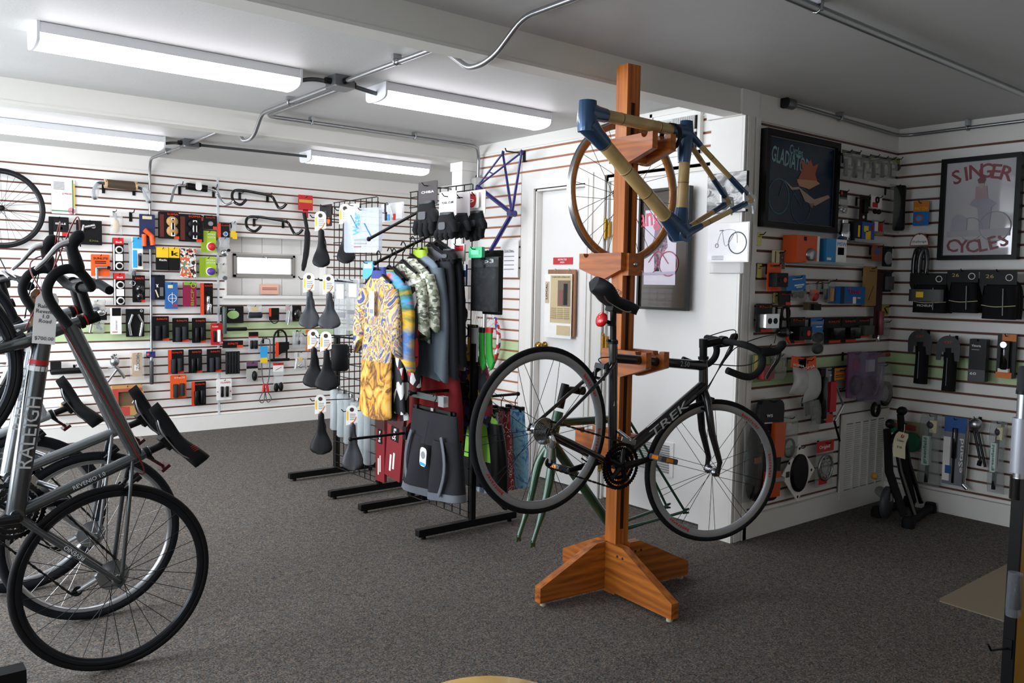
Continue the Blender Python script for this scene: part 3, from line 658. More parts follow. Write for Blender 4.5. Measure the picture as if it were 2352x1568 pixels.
        for q in (-1, 1): part('pedal_reflector', MB().box(q*.0505-.0015, q*.0505+.0015, s*.13-.018, s*.13+.018, -.008, .008), mat('#e9881c', .3), pd)
        part('pedal_reflector', MB().box(-.02, .02, s*.1665-.001, s*.1665+.001, -.008, .008), mat('#e9881c', .3), pd)
    cg = MB()
    for k in range(8): cg.lathe([(.054-.0042*k, -.022-.004*k), (.054-.0042*k, -.0238-.004*k)], 28)
    part('cassette', cg.lathe([(.02, -.02), (.02, -.056)], 16), P.get('cogm', STEEL), t)
    jp = (.035, -.115) if P.get('drooped', True) else (.03, -.1)
    up_ = (.02, -.048)
    part('rear_derailleur', MB().tube([(.0, -.066, -.01), (.012, -.075, -.03), (.02, -.062, -.05)], [.012, .015, .014], 8).tube([(up_[0], -.05, up_[1]), (jp[0], -.05, jp[1])], .007, 8, flat=2).lathe([(.018, -.047), (.018, -.053)], 14), P.get('derm', ALU), t)
    part('jockey_wheel', MB().lathe([(.017, -.046), (.019, -.05), (.017, -.054)], 14), BLACK, t, (jp[0], 0, jp[1]))
    ch = MB()
    def links(a, b):
        a, b = Vector(a), Vector(b); n = max(2, int((b-a).length/.0127)); d = (b-a)/n; ang = math.atan2(d.z, d.x)
        for k in range(n):
            p = a+d*(k+.5); old = ch.m; ch.m = Matrix.Translation(p) @ Matrix.Rotation(-ang, 4, 'Y'); ch.box(-.0066, .0066, -.0032 if k % 2 else -.0022, .0032 if k % 2 else .0022, -.0042 if k % 2 else -.003, .0042 if k % 2 else .003); ch.m = old
    links((.0, -.04, .044), (bb[0], -.05, bb[1]+.098)); links((jp[0], -.05, jp[1]-.018), (bb[0], -.05, bb[1]-.098))
    o = part('chain', ch, mat('#3a3837', .4, .9), t); o['kind'] = 'stuff'
    part('front_derailleur', MB().box(bb[0]-.03, bb[0]+.05, -.056, -.05, bb[1]+.098, bb[1]+.12).tube([(bb[0]-.03, -.02, bb[1]+.14), (bb[0]+.02, -.052, bb[1]+.112)], .009, 8), P.get('derm', ALU), t)
    t['_'] = 0; del t['_']
    t_info = dict(bb=bb, sc=sc, top=top, bc=bc, ht=ht, cr=cr, SM=SM, tts=tts, ttj=ttj)
    return t, t_info
# ---------------------------------------------------------------- black road bike on the wooden stand
SILV = mat('#9aa0a2', .3, .85, coat=.3, var=.03); TREKM = mat('#17171a', .25, .2, coat=.6)
WHT = mat('#dfe1e2', .4); REDP = mat('#c4161e', .4)
ra, fa = Vector((2.17, 2.50, .824)), Vector((3.15, 2.43, .555))
dv = fa-ra; yaw_t = math.atan2(dv.y, dv.x); pit = -math.atan2(dv.z, math.hypot(dv.x, dv.y))
trek, ti = bike('road_bike', 'black road bike with grey rims hanging nose down on the wooden post stand', ra, (0, pit, yaw_t), dict(frame=TREKM, wb=dv.length, cs=.42, st=.50, slope=.03, hl=.15, dt=.0265, tt=.0205, sr=.0195, post=.15, rim=mat('#94979a', .35, .3), rimh=.031, rimw=.0095, nsp=20, paired=True, steer=-.36, stack=.075, sang=8, stem=.10, light=True, sL=.27, sW=.075, stilt=.16,
    saddle=mat('#1e2023', .5), stext=('WTB', mat('#777b80', .5)), text=[('TREK', 'dt', .56, .062, mat('#c4c8cc', .35, .2), -1), ('2.50', 'tt', .74, .034, mat('#9a9ea2', .4), -1)], crank=.42, crankm=mat('#1c1c1e', .25, .6), armm=mat('#26262a', .25, .7), ringm=mat('#0e0e10', .35, .5), pedalm=mat('#4a4c50', .5), derm=CHROME, brakem=mat('#3a3b3e', .25, .9), tape=mat('#1a1b1d', .85), lever=mat('#141416', .3, .3), bara=.12, rimtext=[('bontrager', 1.15, REDP, .021), ('bontrager', -1.9, REDP, .021), ('bontrager', .3, REDP, .021)]))
part('chainstay_foil', MB().tube([v3(Vector(ti['bb'])*1.0+Vector((-.012, .03))), v3(Vector(ti['bb'])+Vector((-.026, .09)))], .0185, 12), CHROME, trek)
# seat tube chevron
for s in (-1,):
    m_ = MB().prism([(0, 0), (.012, -.05), (.006, -.05), (0, -.02), (-.006, -.05), (-.012, -.05)], s*.0178, s*.0172)
    part('seat_tube_chevron', m_, WHT, trek, (ti['bb'][0]-.3*math.cos(math.radians(73)), 0, ti['bb'][1]+.3*math.sin(math.radians(73))), (0, -math.radians(17), 0))
# ---------------------------------------------------------------- silver bikes parked nose up at the left
GREYF = mat('#585c5e', .25, .75, coat=.5, var=.04)
raleigh_text = [('RALEIGH', 'dt', .46, .062, mat('#cfd2d4', .35, .3), 1), ('REVENIO', 'cs', .45, .02, WHT, 1), ('REVENIO 1.0', 'st', .55, .02, WHT, 1)]
def parked(label, x, y, pitch, **kw):
    d = dict(frame=GREYF, st=.43, hl=.15, dt=.032, tt=.023, sr=.02, post=.085, stack=.045, sang=4, stem=.11, ring=REDP, band=(WHT, REDP), text=raleigh_text, flip=True, stilt=.0, reflector=True, group='bikes parked nose up at the left', crank=1.2, cable=BLACK)
    d.update(kw); R = d.get('R', .334)
    return bike(kw.get('nm', 'road_bike'), label, (x, y, R), Euler((0, -math.radians(pitch), PI)).to_matrix().to_euler(), d)
r1, i1 = parked('silver road bike with black rims and a long paper price tag, parked nose up', .755, 3.17, 52, rim=mat('#303236', .22, .8), rimh=.024, tirem=mat('#121214', .7), nsp=28, lever=CHROME, cable=mat('#6d1519', .4), stext=('////', REDP), sL=.285, sW=.068, crank=2.24)
r2, i2 = parked('silver hybrid bike with bright rims right behind the tagged road bike', .80, 3.70, 54, R=.345, tire=.018, rim=ALU, rimh=.018, rimw=.012, spoke=SPOKES, road=False, sL=.28, sW=.08, tirem=mat('#16181d', .8), frame=mat('#8a8f92', .25, .8, coat=.4), nsp=28, lever=ALU, text=[('RALEIGH', 'dt', .5, .062, WHT, 1)], hubm=ALU)
r3, i3 = parked('grey hybrid bike with chunky tires, third of the parked bikes', .62, 4.2, 54, R=.35, tire=.024, rim=ALU, rimh=.016, rimw=.013, spoke=SPOKES, road=False, sL=.27, sW=.085, tirem=mat('#121318', .85), frame=mat('#b5bac0', .3, .6, coat=.4), nsp=28, text=[('RALEIGH', 'dt', .5, .062, BLACK, 1)], ring=mat('#29a8d8', .4), band=(mat('#29a8d8', .4), WHT))
r4, i4 = parked('pale mountain bike with a blue headset ring, farthest of the parked bikes', .45, 4.75, 50, R=.35, tire=.027, rim=ALU, rimh=.016, rimw=.013, road=False, sL=.27, sW=.085, tirem=mat('#121318', .9), frame=mat('#d5d8dc', .3, .3, coat=.4), nsp=28, text=[('RALEIGH', 'dt', .5, .062, BLACK, 1)], ring=mat('#29a8d8', .4), band=(mat('#29a8d8', .4), mat('#1f5fae', .4)))
# rack that carries the parked bikes
rk = thing('bike_rack', 'low black floor rack with a square bar under the parked bikes', 'bike rack', (.0, 3.9, 0))
part('floor_bar', MB().box(-.4, .47, -.76, -.69, .03, .085), BLACK, rk)
part('floor_bar', MB().box(-.4, .25, 1.05, 1.12, .03, .085), BLACK, rk)
part('upright', MB().box(-.42, -.36, -.755, -.695, .08, 1.6), BLACK, rk); part('upright', MB().box(-.42, -.36, 1.055, 1.115, .08, 1.6), BLACK, rk)
part('rail', MB().box(-.42, -.36, -.8, 1.2, 1.6, 1.66), BLACK, rk)
for p in ((.42, -.725), (.2, 1.085)): part('foot', MB().cyl((p[0], p[1], 0), (p[0], p[1], .03), .02, 10), BLACK, rk)
# price tag on the front bike (hangs from the handlebar)
def tagcard(name, label, loc, w, h, m, lines, rz=0, tilt=0, curl=.012, cat='price tag'):
    t = thing(name, label, cat, loc, rot=(0, tilt, rz)); rings = []
    mb = MB(); N = 8
    for i in range(N+1):
        z = -h*i/N; y = curl*math.sin(i/N*PI*1.3); c = .012 if i == 0 else 0
        rings.append([(-w/2+c, y, z), (w/2-c, y, z), (w/2-c, y+.0008, z), (-w/2+c, y+.0008, z)])
    part('card', mb.loft(rings, smooth=False), m, t)
    part('eyelet', MB().ring([(.006, -.001), (.011, -.001), (.011, .002), (.006, .002)], 16), mat('#a3342c', .5), t, (0, .002, -.022))
    part('string', MB().tube([(0, 0, -.022), (.004, .004, .02), (-.004, .004, .05)], .0012, 5), PAPER, t)
    for s_, z, sz in lines: text(s_, sz, mat('#3b3d45', .7), t, (0, curl*math.sin(-z/h*PI*1.3)-.0015, z), name='handwriting')
    return t
tl = pt(112, 672, 'y', 3.05)
tagcard('price_tag', 'long white handwritten price tag hanging on the front silver bike', tl, .066, .165, PAPER, [('Raleigh', -.045, .018), ('Revenio', -.062, .018), ('1.0', -.078, .018), ('Road', -.093, .018), ('$700.00', -.148, .017)], 0, .12)
tl = pt(93, 664, 'y', 3.42)
tagcard('price_tag', 'brown handwritten tag behind the long white price tag', tl, .06, .13, mat('#b08f6a', .8), [('Raleigh', -.03, .017), ('$', -.1, .02)], 0, .05)
# ---------------------------------------------------------------- wooden post stand
OAK = wood('oiled_oak', '#8a420c', '#c6701a', 12, (1, 1, .05), .5, .08, 'X', 8); OAKH = wood('oiled_oak_feet', '#7a3a0a', '#c67420', 9, (.12, 1, 1), .5, .08, 'Z', 12); OAKY = wood('oiled_oak_arms', '#84400c', '#b9651a', 9, (1, .12, 1), .5, .08, 'Z', 12)
SX, SY, SR = 2.765, 2.645, -.085
sd_ = thing('display_stand', 'tall oak post stand with cross feet and cradle arms', 'display stand', (SX, SY, 0), SR)
hw = .037
part('post', MB().box(-hw, hw, -hw+.012, hw-.012, .0, 2.365).box(-hw, -.013, -hw, -hw+.012, 0, 2.365).box(.013, hw, -hw, -hw+.012, 0, 2.365).box(-.013, .013, -hw, -hw+.012, 2.2, 2.365).box(-.013, .013, -hw, -hw+.012, 0, .3).box(-hw, -.013, hw-.012, hw, 0, 2.365).box(.013, hw, hw-.012, hw, 0, 2.365).box(-.013, .013, hw-.012, hw, 2.2, 2.365), OAK, sd_)
part('slot_lining', MB().box(-.0125, .0125, -hw+.008, -hw+.0121, .3, 2.2), mat('#3a1d0c', .8), sd_)
for k in range(4):
    a = k*PI/2
    fp = part('foot', MB().prism([(-.02 if k % 2 else .037, .018), (.415, .018), (.415, .085), (.10, .235), (-.02 if k % 2 else .037, .235)], -.02, .02), OAKH, sd_, None, (0, 0, a))
    fp.location = Vector((0, 0, 0)); off = Vector((0, .033 if k % 2 == 0 else .033, 0)); fp.location = Matrix.Rotation(a, 3, 'Z') @ off*(-1)
    part('glide', MB().cyl((.385, 0, 0), (.385, 0, .018), .014, 10), mat('#b9b39a', .6), fp)
    for q in (.07, .105): part('screw', MB().lathe([(.006, -.0215), (.006, -.02)], 10), mat('#3b2210', .5), fp, (q, 0, .19))
def arm(z, d, label=None):
    """cradle arm: two cheek plates clamped on the post, reaching towards d*y"""
    root = None
    for s in (-1, 1):
        poly = [(-.058, z), (-.058, z-.075), (.06, z-.118), (.075, z-.118), (.235, z-.07), (.235, z), (.205, z)]+[(.185+.02*math.cos(a), z-.02*math.sin(a)) for a in np.linspace(0, PI, 7)]+[(.165, z)]
        poly = [(-p[0]*1 if d < 0 else p[0], p[1]) for p in poly]
        o = part('arm_cheek', MB().prismx(poly, s*hw+(0 if s > 0 else -.03), s*hw+(.03 if s > 0 else 0)), OAKY, sd_)
    part('arm_block', MB().box(-hw, hw, min(d*-.038, d*-.075), max(d*-.038, d*-.075), z-.1, z-.002), OAKY, sd_)
    part('arm_block', MB().box(-hw, hw, min(d*.056, d*.09), max(d*.056, d*.09), z-.11, z-.02), OAKY, sd_)
    part('bolt', MB().lathe([(.011, 0), (.011, .006), (.005, .01)], 12), STEEL, sd_, (0, d*-.075, z-.05), (0, 0, PI if d > 0 else 0))
zb = [2.045, 1.545, 1.118, .73]
arm(zb[0], -1); arm(zb[1], 1); arm(zb[2], -1); arm(zb[3], 1)
part('strap', MB().ring([(.055, -.012), (.058, -.012), (.058, .012), (.055, .012)], 20), BLACK, sd_, (.09, -.18, zb[0]-.0), (0, 0, PI/2))
# ---------------------------------------------------------------- bamboo frame on the top arm
BAM = wood('bamboo', '#a3854f', '#cbae78', 4, (.5, .5, .5), .35, .3); BLUEC = mat('#2f4d70', .28, .5, coat=.6, var=.12, vscale=14); BAMD = mat('#5e4120', .6)
yb = SY-.185
def PB(x, y): p = pt(x, y, 'y', yb); return Vector((p.x, 0, p.z))
htp, hbp, sct, bbp, dro = PB(1350, 232), PB(1347, 303), PB(1577, 300), PB(1562, 535), PB(1700, 462)
bf = thing('bamboo_bike_frame', 'bamboo bicycle frame with dark blue lugs strapped to the top stand arm', 'bicycle frame', (bbp.x, yb, bbp.z)); O = bbp
def L_(p): return Vector(p)-O
ht_, hb_, sc_, bb_, dr_ = L_(htp), L_(hbp), L_(sct), Vector((0, 0, 0)), L_(dro)
ttm = ht_.lerp(hb_, .35); dtm = ht_.lerp(hb_, .75); tse = sc_+Vector((-.005, 0, -.01))
def bam(a, b, r, r2=None, nodes=2):
    a, b = Vector(a), Vector(b); o = part('bamboo_tube', MB().tube([a, b], [r, r2 or r], 14), BAM, bf); d = (b-a).normalized()
    for k in range(nodes):
        p = a.lerp(b, (k+.8)/(nodes+.6)); rr_ = (r+((r2 or r)-r)*(k+.8)/(nodes+.6))
        part('bamboo_node', MB().tube([p-d*.003, p, p+d*.003], [rr_*1.0, rr_*1.07, rr_*1.0], 14), BAM, o)
        part('bamboo_node_line', MB().tube([p+d*.003, p+d*.006], rr_*1.01, 14), BAMD, o)
def lug(*segs):
    m = MB()
    for s in segs: m.tube([Vector(p) for p in s[0]], s[1], 14)
    return part('carbon_lug', m, BLUEC, bf)
bam(ttm, tse, .0255, .024); bam(dtm, bb_, .0285, .0295, 4); bam(sc_, bb_, .0245, .024, 3)
u_ = (ht_-hb_).normalized(); dtd = (bb_-dtm).normalized(); ttd = (tse-ttm).normalized(); std = (bb_-sc_).normalized()
lug(([ht_, ht_.lerp(hb_, .3), ht_.lerp(hb_, .7), hb_], [0.0366, 0.0386, 0.0400, 0.0359]), ([ttm, ttm+ttd*.05, ttm+ttd*.10], [0.0414, 0.0324, 0.0283]), ([dtm, dtm+dtd*.06, dtm+dtd*.12], [0.0428, 0.0359, 0.0324]))
lug(([tse-std*.05, tse, tse+std*.06, tse+std*.13], [0.0283, 0.0345, 0.0331, 0.0269]), ([tse, tse-ttd*.05, tse-ttd*.10], [0.0359, 0.0304, 0.0269]))
lug(([bb_+Vector((0, -.036, 0)), bb_+Vector((0, .036, 0))], [0.0414, 0.0414]), ([bb_, bb_-dtd*.06, bb_-dtd*.12], [0.0469, 0.0386, 0.0331]), ([bb_, bb_-std*.06, bb_-std*.11], [0.0442, 0.0331, 0.0269]))
for s in (-1, 1):
    d_ = dr_+Vector((0, s*.064, 0)); a = tse+Vector((.02, s*.018, -.015)); c = bb_+Vector((.02, s*.024, 0))
    bam(a, d_, .0125, .0105, 2); bam(c, d_, .0135, .0115, 2)
    lug(([a-(d_-a).normalized()*.02, a+(d_-a).normalized()*.06], [.018, .014])); lug(([c-(d_-c).normalized()*.03, c+(d_-c).normalized()*.09], [.022, .015]))
    lug(([d_.lerp(a, .38), d_.lerp(a, .1)], [.0125, .0145])); lug(([d_.lerp(c, .34), d_.lerp(c, .1)], [.0135, .0145]))
    poly = [(q0*1.35, q1*1.35) for q0, q1 in [(-.05, .035), (-.03, .05), (-.005, .02), (.02, .018), (.028, -.01), (.018, -.045), (.01, -.045), (.004, -.015), (-.02, -.03), (-.055, -.03), (-.045, -.005)]]
    part('dropout', MB().prism([(p[0]+d_.x, p[1]+d_.z) for p in poly], d_.y-.004, d_.y+.004), STEEL, bf)
    for q in ((-.03, .03), (.01, 0), (-.03, -.015)): part('dropout_bolt', MB().lathe([(.006, -.008), (.006, .008)], 10), CHROME, bf, (d_.x+q[0], d_.y, d_.z+q[1]))
# ---------------------------------------------------------------- wood lined wheel behind the post
wc_ = pt(1434, 443, 'y', SY+.13)
wheel(None, 'spare_wheel', R=.328, nsp=28, ntire=False, rimh=.02, rimw=.014, rim=ALU, liner=wood('rim_wood', '#95591f', '#b87a35', 9, (1, 1, 1)), hub=CHROME, hubr=.03, loc=wc_, rot=(0, .1, SR), as_thing=('bare spoked wheel with a wood lined silver rim hung behind the post', 'wheel'))
# ---------------------------------------------------------------- dark green frame on the lowest arm
GRN = mat('#1f4d35', .25, .1, coat=.6); yg = SY+.20
def PG(x, y): p = pt(x, y, 'y', yg); return Vector((p.x, yg, p.z))
gh, gc, gf, gb, gs, gd = PG(1283, 945), PG(1262, 1030), PG(1207, 1240), PG(1408, 1215), PG(1440, 960), PG(1552, 1168)
gfr = thing('green_bike_frame', 'dark green frame and fork hung on the lowest stand arm', 'bicycle frame', gb); 
def q_(p): return Vector(p)-gb
m = tubes(MB(), [(q_(gh), q_(gc), .024, .025), (q_(gh.lerp(gc, .3)), q_(gs), .019), (q_(gc.lerp(gh, .2)), q_(gb), .023), (q_(gs), q_(gb), .018)])
m.cyl((0, -.035, 0), (0, .035, 0), .021, 14)
for s in (-1, 1):
    e = q_(gd)+Vector((0, s*.062, 0)); m.tube(smoothpath([(.01, s*.024, 0), (.1, s*.04, q_(gd).z*.25), tuple(e)], 4), [.011]*5+[.008]*4, 8); m.tube([q_(gs)+Vector((.01, s*.014, -.02)), e], .007, 8)
    m.prism([(e.x-.01, e.z+.014), (e.x+.03, e.z+.014), (e.x+.03, e.z+.006), (e.x+.008, e.z), (e.x+.03, e.z-.008), (e.x+.03, e.z-.015), (e.x-.014, e.z-.012)], e.y-.003, e.y+.003)
part('frame', m, GRN, gfr)
m = MB().cyl(q_(gc), q_(gc.lerp(gh, -.25)), .021, 12)
fd = (gf-gc)
for s in (-1, 1): m.tube(smoothpath([q_(gc)+Vector((0, s*.015, 0)), q_(gc+fd*.2)+Vector((0, s*.046, 0)), q_(gc+fd*.6)+Vector((.01, s*.05, 0)), q_(gf)+Vector((0, s*.05, 0))], 4), [.02]*7+[.017]*3+[.011]*3, 9).prism([(q_(gf).x-.012, q_(gf).z-.02), (q_(gf).x-.003, q_(gf).z-.02), (q_(gf).x, q_(gf).z-.006), (q_(gf).x+.006, q_(gf).z-.02), (q_(gf).x+.014, q_(gf).z-.018), (q_(gf).x+.012, q_(gf).z+.012), (q_(gf).x-.01, q_(gf).z+.012)], s*.05-.003, s*.05+.003)
part('fork', m, GRN, gfr)
part('stem', MB().tube([q_(gh.lerp(gc, -.1)), q_(gh.lerp(gc, -.75))], .019, 12).tube([q_(gh.lerp(gc, -.6)), q_(gh.lerp(gc, -.6))+Vector((.1, 0, -.01))], .0165, 12).cyl(q_(gh.lerp(gc, -.6))+Vector((.1, -.022, -.01)), q_(gh.lerp(gc, -.6))+Vector((.1, .022, -.01)), .02, 12), BLACK, gfr)
part('bottle_cage_boss', MB().tube([q_(gc.lerp(gb, .35)), q_(gc.lerp(gb, .35))+Vector((0, 0, .02))], .004, 6), STEEL, gfr)
# ================================================================ PACKS THAT HANG ON HOOKS
hook_cache = {}
def hook(t, off, z, rod=.03, m=None, down=True):
    k = (round(off, 3), rod)
    if k not in hook_cache:
        q = MB().box(-.009, .009, off-.004, off-.0005, -.05, .004).tube([(0, off-.003, -.004), (0, -rod, 0), (0, -rod-.012, .012)], .0028, 6)
        hook_cache[k] = q.mesh('hook', BLACK)
    return link('hook', hook_cache[k], t, (0, 0, z))
def asm(c, rough=.45): return c if isinstance(c, bpy.types.Material) else mat(c, rough)
def item(name, w, bbox, label, cat, col, parts=(), off=.05, th=.004, hk=True, group=None, tilt=0, rad=.006, turn=0, body='card'):
    loc, W, H = wbox(w, bbox, off)
    t = thing(name, label, cat, loc, rot=Euler((0, tilt, WALL[w][2]+turn)), group=group)
    if col is not None:
        part(body, MB().prism(rrect(-W/2, W/2, -H/2, H/2, rad), -th/2, th/2), asm(col), t)
    if hk: hook(t, off, H/2-.012)
    n = 0
    for p in parts:
        kd, nm, x0, y0, x1, y1, m = p[:7]; d = p[7] if len(p) > 7 else .002
        X0, X1 = -W/2+x0*W, -W/2+x1*W; Z1, Z0_ = H/2-y0*H, H/2-y1*H; cx, cz = (X0+X1)/2, (Z0_+Z1)/2; f = -th/2
        m = asm(m); e = .0002*n; n += 1
        if kd == 'p': part(nm, MB().box(X0, X1, f-d-e, f, Z0_, Z1), m, t)
        elif kd == 'b': part(nm, MB().prism(rrect(X0, X1, Z0_, Z1, .004), f-d, f), m, t)
        elif kd in 'ch':
            r = (X1-X0)/2 if kd == 'c' else (Z1-Z0_)/2
            pts = [(cx, f-r*.7, Z0_), (cx, f-r*.7, Z0_+r*.3), (cx, f-r*.7, cz), (cx, f-r*.7, Z1-r*.3), (cx, f-r*.7, Z1)] if kd == 'c' else [(X0, f-r*.7, cz), (X0+r*.3, f-r*.7, cz), (cx, f-r*.7, cz), (X1-r*.3, f-r*.7, cz), (X1, f-r*.7, cz)]
            part(nm, MB().tube(pts, [r*.8, r, r*.92, r, r*.8], 12), m, t)
        elif kd == 'l':      # slanted bar from (x0,y0) to (x1,y1), d is the radius
            part(nm, MB().tube([(X0, f-d, Z1), (X1, f-d, Z0_)], d, 10), m, t)
        elif kd == 'd': part(nm, MB().lathe([(min(X1-X0, Z1-Z0_)/2, f), (min(X1-X0, Z1-Z0_)/2, f-d*.7), (min(X1-X0, Z1-Z0_)/2*.85, f-d)], 24), m, t, (cx, 0, cz))
        elif kd == 's': part(nm, MB().sphere((0, 0, 0), 1, ((X1-X0)/2, d, (Z1-Z0_)/2), 14), m, t, (cx, f-d*.3, cz))
        elif kd == 'o': R_ = min(X1-X0, Z1-Z0_)/2; part(nm, MB().ring([(R_, f-.001), (R_-d, f-.001), (R_-d, f-d), (R_, f-d)], 28), m, t, (cx, 0, cz))
        elif kd == 'g': part(nm, MB().prism(rrect(X0, X1, Z0_, Z1, .012), f-d, f-.0005), m, t)
        elif kd == 'a':
            rings = []
            for i in range(9):
                s = i/8; z = Z1+(Z0_-Z1)*s; q = d*(.15+.85*math.sin(PI*min(1, s*1.05))**.6); ww = (X1-X0)/2*(.92+.08*math.sin(s*9))
                rings.append([(cx+ww*math.cos(a), f-q*.5+q*.55*math.sin(a)*(1+.25*math.sin(3*a+5*s)), z) for a in np.linspace(0, 2*PI, 13)[:-1]])
            part(nm, MB().loft(rings), m, t)
        elif kd == 't': text(nm, abs(Z1-Z0_), m, t, (cx, f-.0012-e-d, cz), w=abs(X1-X0), bold=.012)
        elif kd == 'v': text(nm, abs(X1-X0), m, t, (cx, f-.0012-e-d, cz), rot=(PI/2, -PI/2, 0), w=abs(Z1-Z0_), bold=.012)
    return t
SUNR = mat('#e0401c', .5); CARDK = mat('#111112', .4, var=.1); LIME = mat('#a4c520', .45); BLUE = mat('#1d78c4', .45); SKY = mat('#35a6e2', .45); YEL = mat('#f2c81e', .45); CREAM = mat('#d9cfa6', .6); GREYC = mat('#8d9093', .5); MAG = mat('#8b1444', .45); TAN = mat('#b98e54', .7); DKG = mat('#34373b', .5); GRNB = mat('#2a9a3f', .5)
TAGY = mat('#e3dc7e', .6)
# ================================================================ WIRE GRID RACKS
wire_cache = {}
def grid_rack(label, y0, y1, feet):
    t = thing('grid_rack', label, 'display rack', (XG, (y0+y1)/2, 0), -PI/2); W = y1-y0; H0, H1 = .07, 1.945
    for s in (-1, 1):
        part('upright', MB().box(s*W/2-.015, s*W/2+.015, .012, .042, .045, 1.06), BLACK, t)
        ft = part('foot', MB().prismx(rrect(-.34, .34, .018, .058, .004), s*W/2-.02, s*W/2+.02), BLACK, t)
        for q in (-.3, .3): part('glide', MB().cyl((s*W/2, q, 0), (s*W/2, q, .018), .014, 10), BLACK, ft)
        part('bolt', MB().lathe([(.006, 0), (.006, .004)], 8), STEEL, t, (s*W/2, .0, .25))
    kv = ('v', round(H1-H0, 3)); kh = ('h', round(W, 3))
    if kv not in wire_cache: wire_cache[kv] = MB().tube([(0, 0, H0), (0, 0, H1)], .0032, 6).mesh('wire', BLACK)
    if kh not in wire_cache: wire_cache[kh] = MB().tube([(-W/2, 0, 0), (W/2, 0, 0)], .0032, 6).mesh('wire', BLACK)
    n = 8
    for i in range(n+1): link('wire', wire_cache[kv], t, (-W/2+W*i/n, 0, 0))
    z = H0
    while z <= H1+.001:
        link('wire', wire_cache[kh], t, (0, -.006, z)); z += .0938 if True else 0
    for z in (H0+.03, H1-.03, 1.0): link('wire', wire_cache[kh], t, (0, .006, z))
    return t
grid_rack('black wire grid rack hung with saddles, between the window and the jerseys', 4.865, 5.475, None)
grid_rack('black wire grid rack hung with gloves and jerseys beside the blue frame', 3.82, 4.465, None)
def faceout(label, y, x0, x1, z0, z1, name='rack_arm'):
    t = thing(name, label, 'rack arm', (x0, y, z0)); L = x1-x0
    part('bar', MB().tube([(0, 0, 0), (L, 0, z1-z0)], .010, 4), BLACK, t)
    part('bracket', MB().box(-.012*(1 if L < 0 else -1)-.004, .006, -.02, .02, -.04, .04), BLACK, t)
    part('tip', MB().sphere((L, 0, z1-z0), .014, n=8), BLACK, t)
faceout('bare slanting black arm reaching out above the jerseys', 4.30, XG-.012, 2.40, 1.835, 1.64)
faceout('slanting black arm that carries the jersey hangers', 4.13, XG-.012, 2.345, 1.70, 1.50)
faceout('low black arm carrying the grey shorts', 3.72+.15, XG-.012, 2.42, .80, .80)
faceout('black arm at the back of the rack carrying the patterned shorts', 3.93, XG+.012, 3.22, .735, .735)
faceout('low black arm sticking out near the maroon boxes', 4.47, XG-.012, 2.38, .46, .46)
# ---------------------------------------------------------------- saddles with header cards
def saddle_pack(bbox, label, off, W=.07, m=None, side=None, groove=.003, lean=.95):
    loc, w_, h_ = wbox('G', bbox, off)
    t = thing('bicycle_saddle', label, 'saddle', loc, group='saddles hanging on the grid rack')
    M = Matrix(((0, 0, -1), (0, 1, 0), (1, 0, 0)))
    rot = (Matrix.Rotation(lean, 3, 'Z') @ M).to_euler()
    sd = part('shell', saddle_mesh(h_*1.05, W, .02, .034, groove=groove), m or mat('#131416', .5), t, (0, 0, 0), rot)
    part('rails', rails(), DSTEEL, sd)
    cw, chh = .075, .125
    c = part('header_card', MB().prism([(-cw/2, -chh/2), (cw/2, -chh/2+.02), (cw/2, chh*.3)]+[(cw/2*math.cos(a), chh*.3+cw/2*math.sin(a)*.9) for a in np.linspace(0, PI, 8)][1:-1]+[(-cw/2, chh*.3)], -.001, .001), PAPER, t, (-.03, -.03, h_/2+.05), (0, 0, -PI/2+lean))
    part('print_stripe', MB().box(-cw/2+.004, -cw/2+.014, -.0018, -.001, -.03, .03), YEL, c)
    for q in range(4): part('print_line', MB().box(-.012, .024, -.0018, -.001, -.026+q*.012, -.021+q*.012), GREYC, c)
    part('print_curve', MB().tube(smoothpath([(-.01, -.0018, -.048), (.012, -.0018, -.036), (.028, -.0018, -.005)], 4), .0028, 5), mat('#ee8a1c', .5), c)
    part('print_badge', MB().lathe([(.014, -.0012), (.014, -.002)], 14), mat('#3a2c22', .5), c, (0, 0, .042))
    hk = part('hook', MB().tube([(off-.002, 0, h_/2+.07), (-.03, 0, h_/2+.08), (-.075, 0, h_/2+.078), (-.09, 0, h_/2+.095)], .0034, 6), BLACK, t)
    return t
sb_ = [((722, 528, 760, 612), 'slim black saddle hanging highest, left of the clear bottle pack', .22, .062, 0), ((776, 512, 818, 603), 'slim black saddle beside the clear tool pack, on the rack top', .12, .062, 0),
 ((688, 668, 742, 750), 'grey edged cutout saddle sharing its hook with a black one', .27, .078, .012), ((736, 672, 783, 752), 'plain black wide saddle behind the grey edged one', .2, .08, .008),
 ((703, 797, 746, 885), 'wide black saddle half hidden behind another, mid rack', .27, .08, .004), ((728, 802, 779, 892), 'wide rounded black saddle hanging in front, mid rack', .22, .085, .003),
 ((718, 945, 764, 1037), 'wide black saddle hanging lowest at the outer edge of the rack', .22, .08, .004), ((791, 970, 834, 1072), 'black and grey cutout saddle hanging lowest near the rack foot', .12, .075, .012)]
for b, l, o_, w_, g_ in sb_: saddle_pack(b, l, o_, w_, mat('#34373c', .5) if 'grey' in l else None, groove=g_)
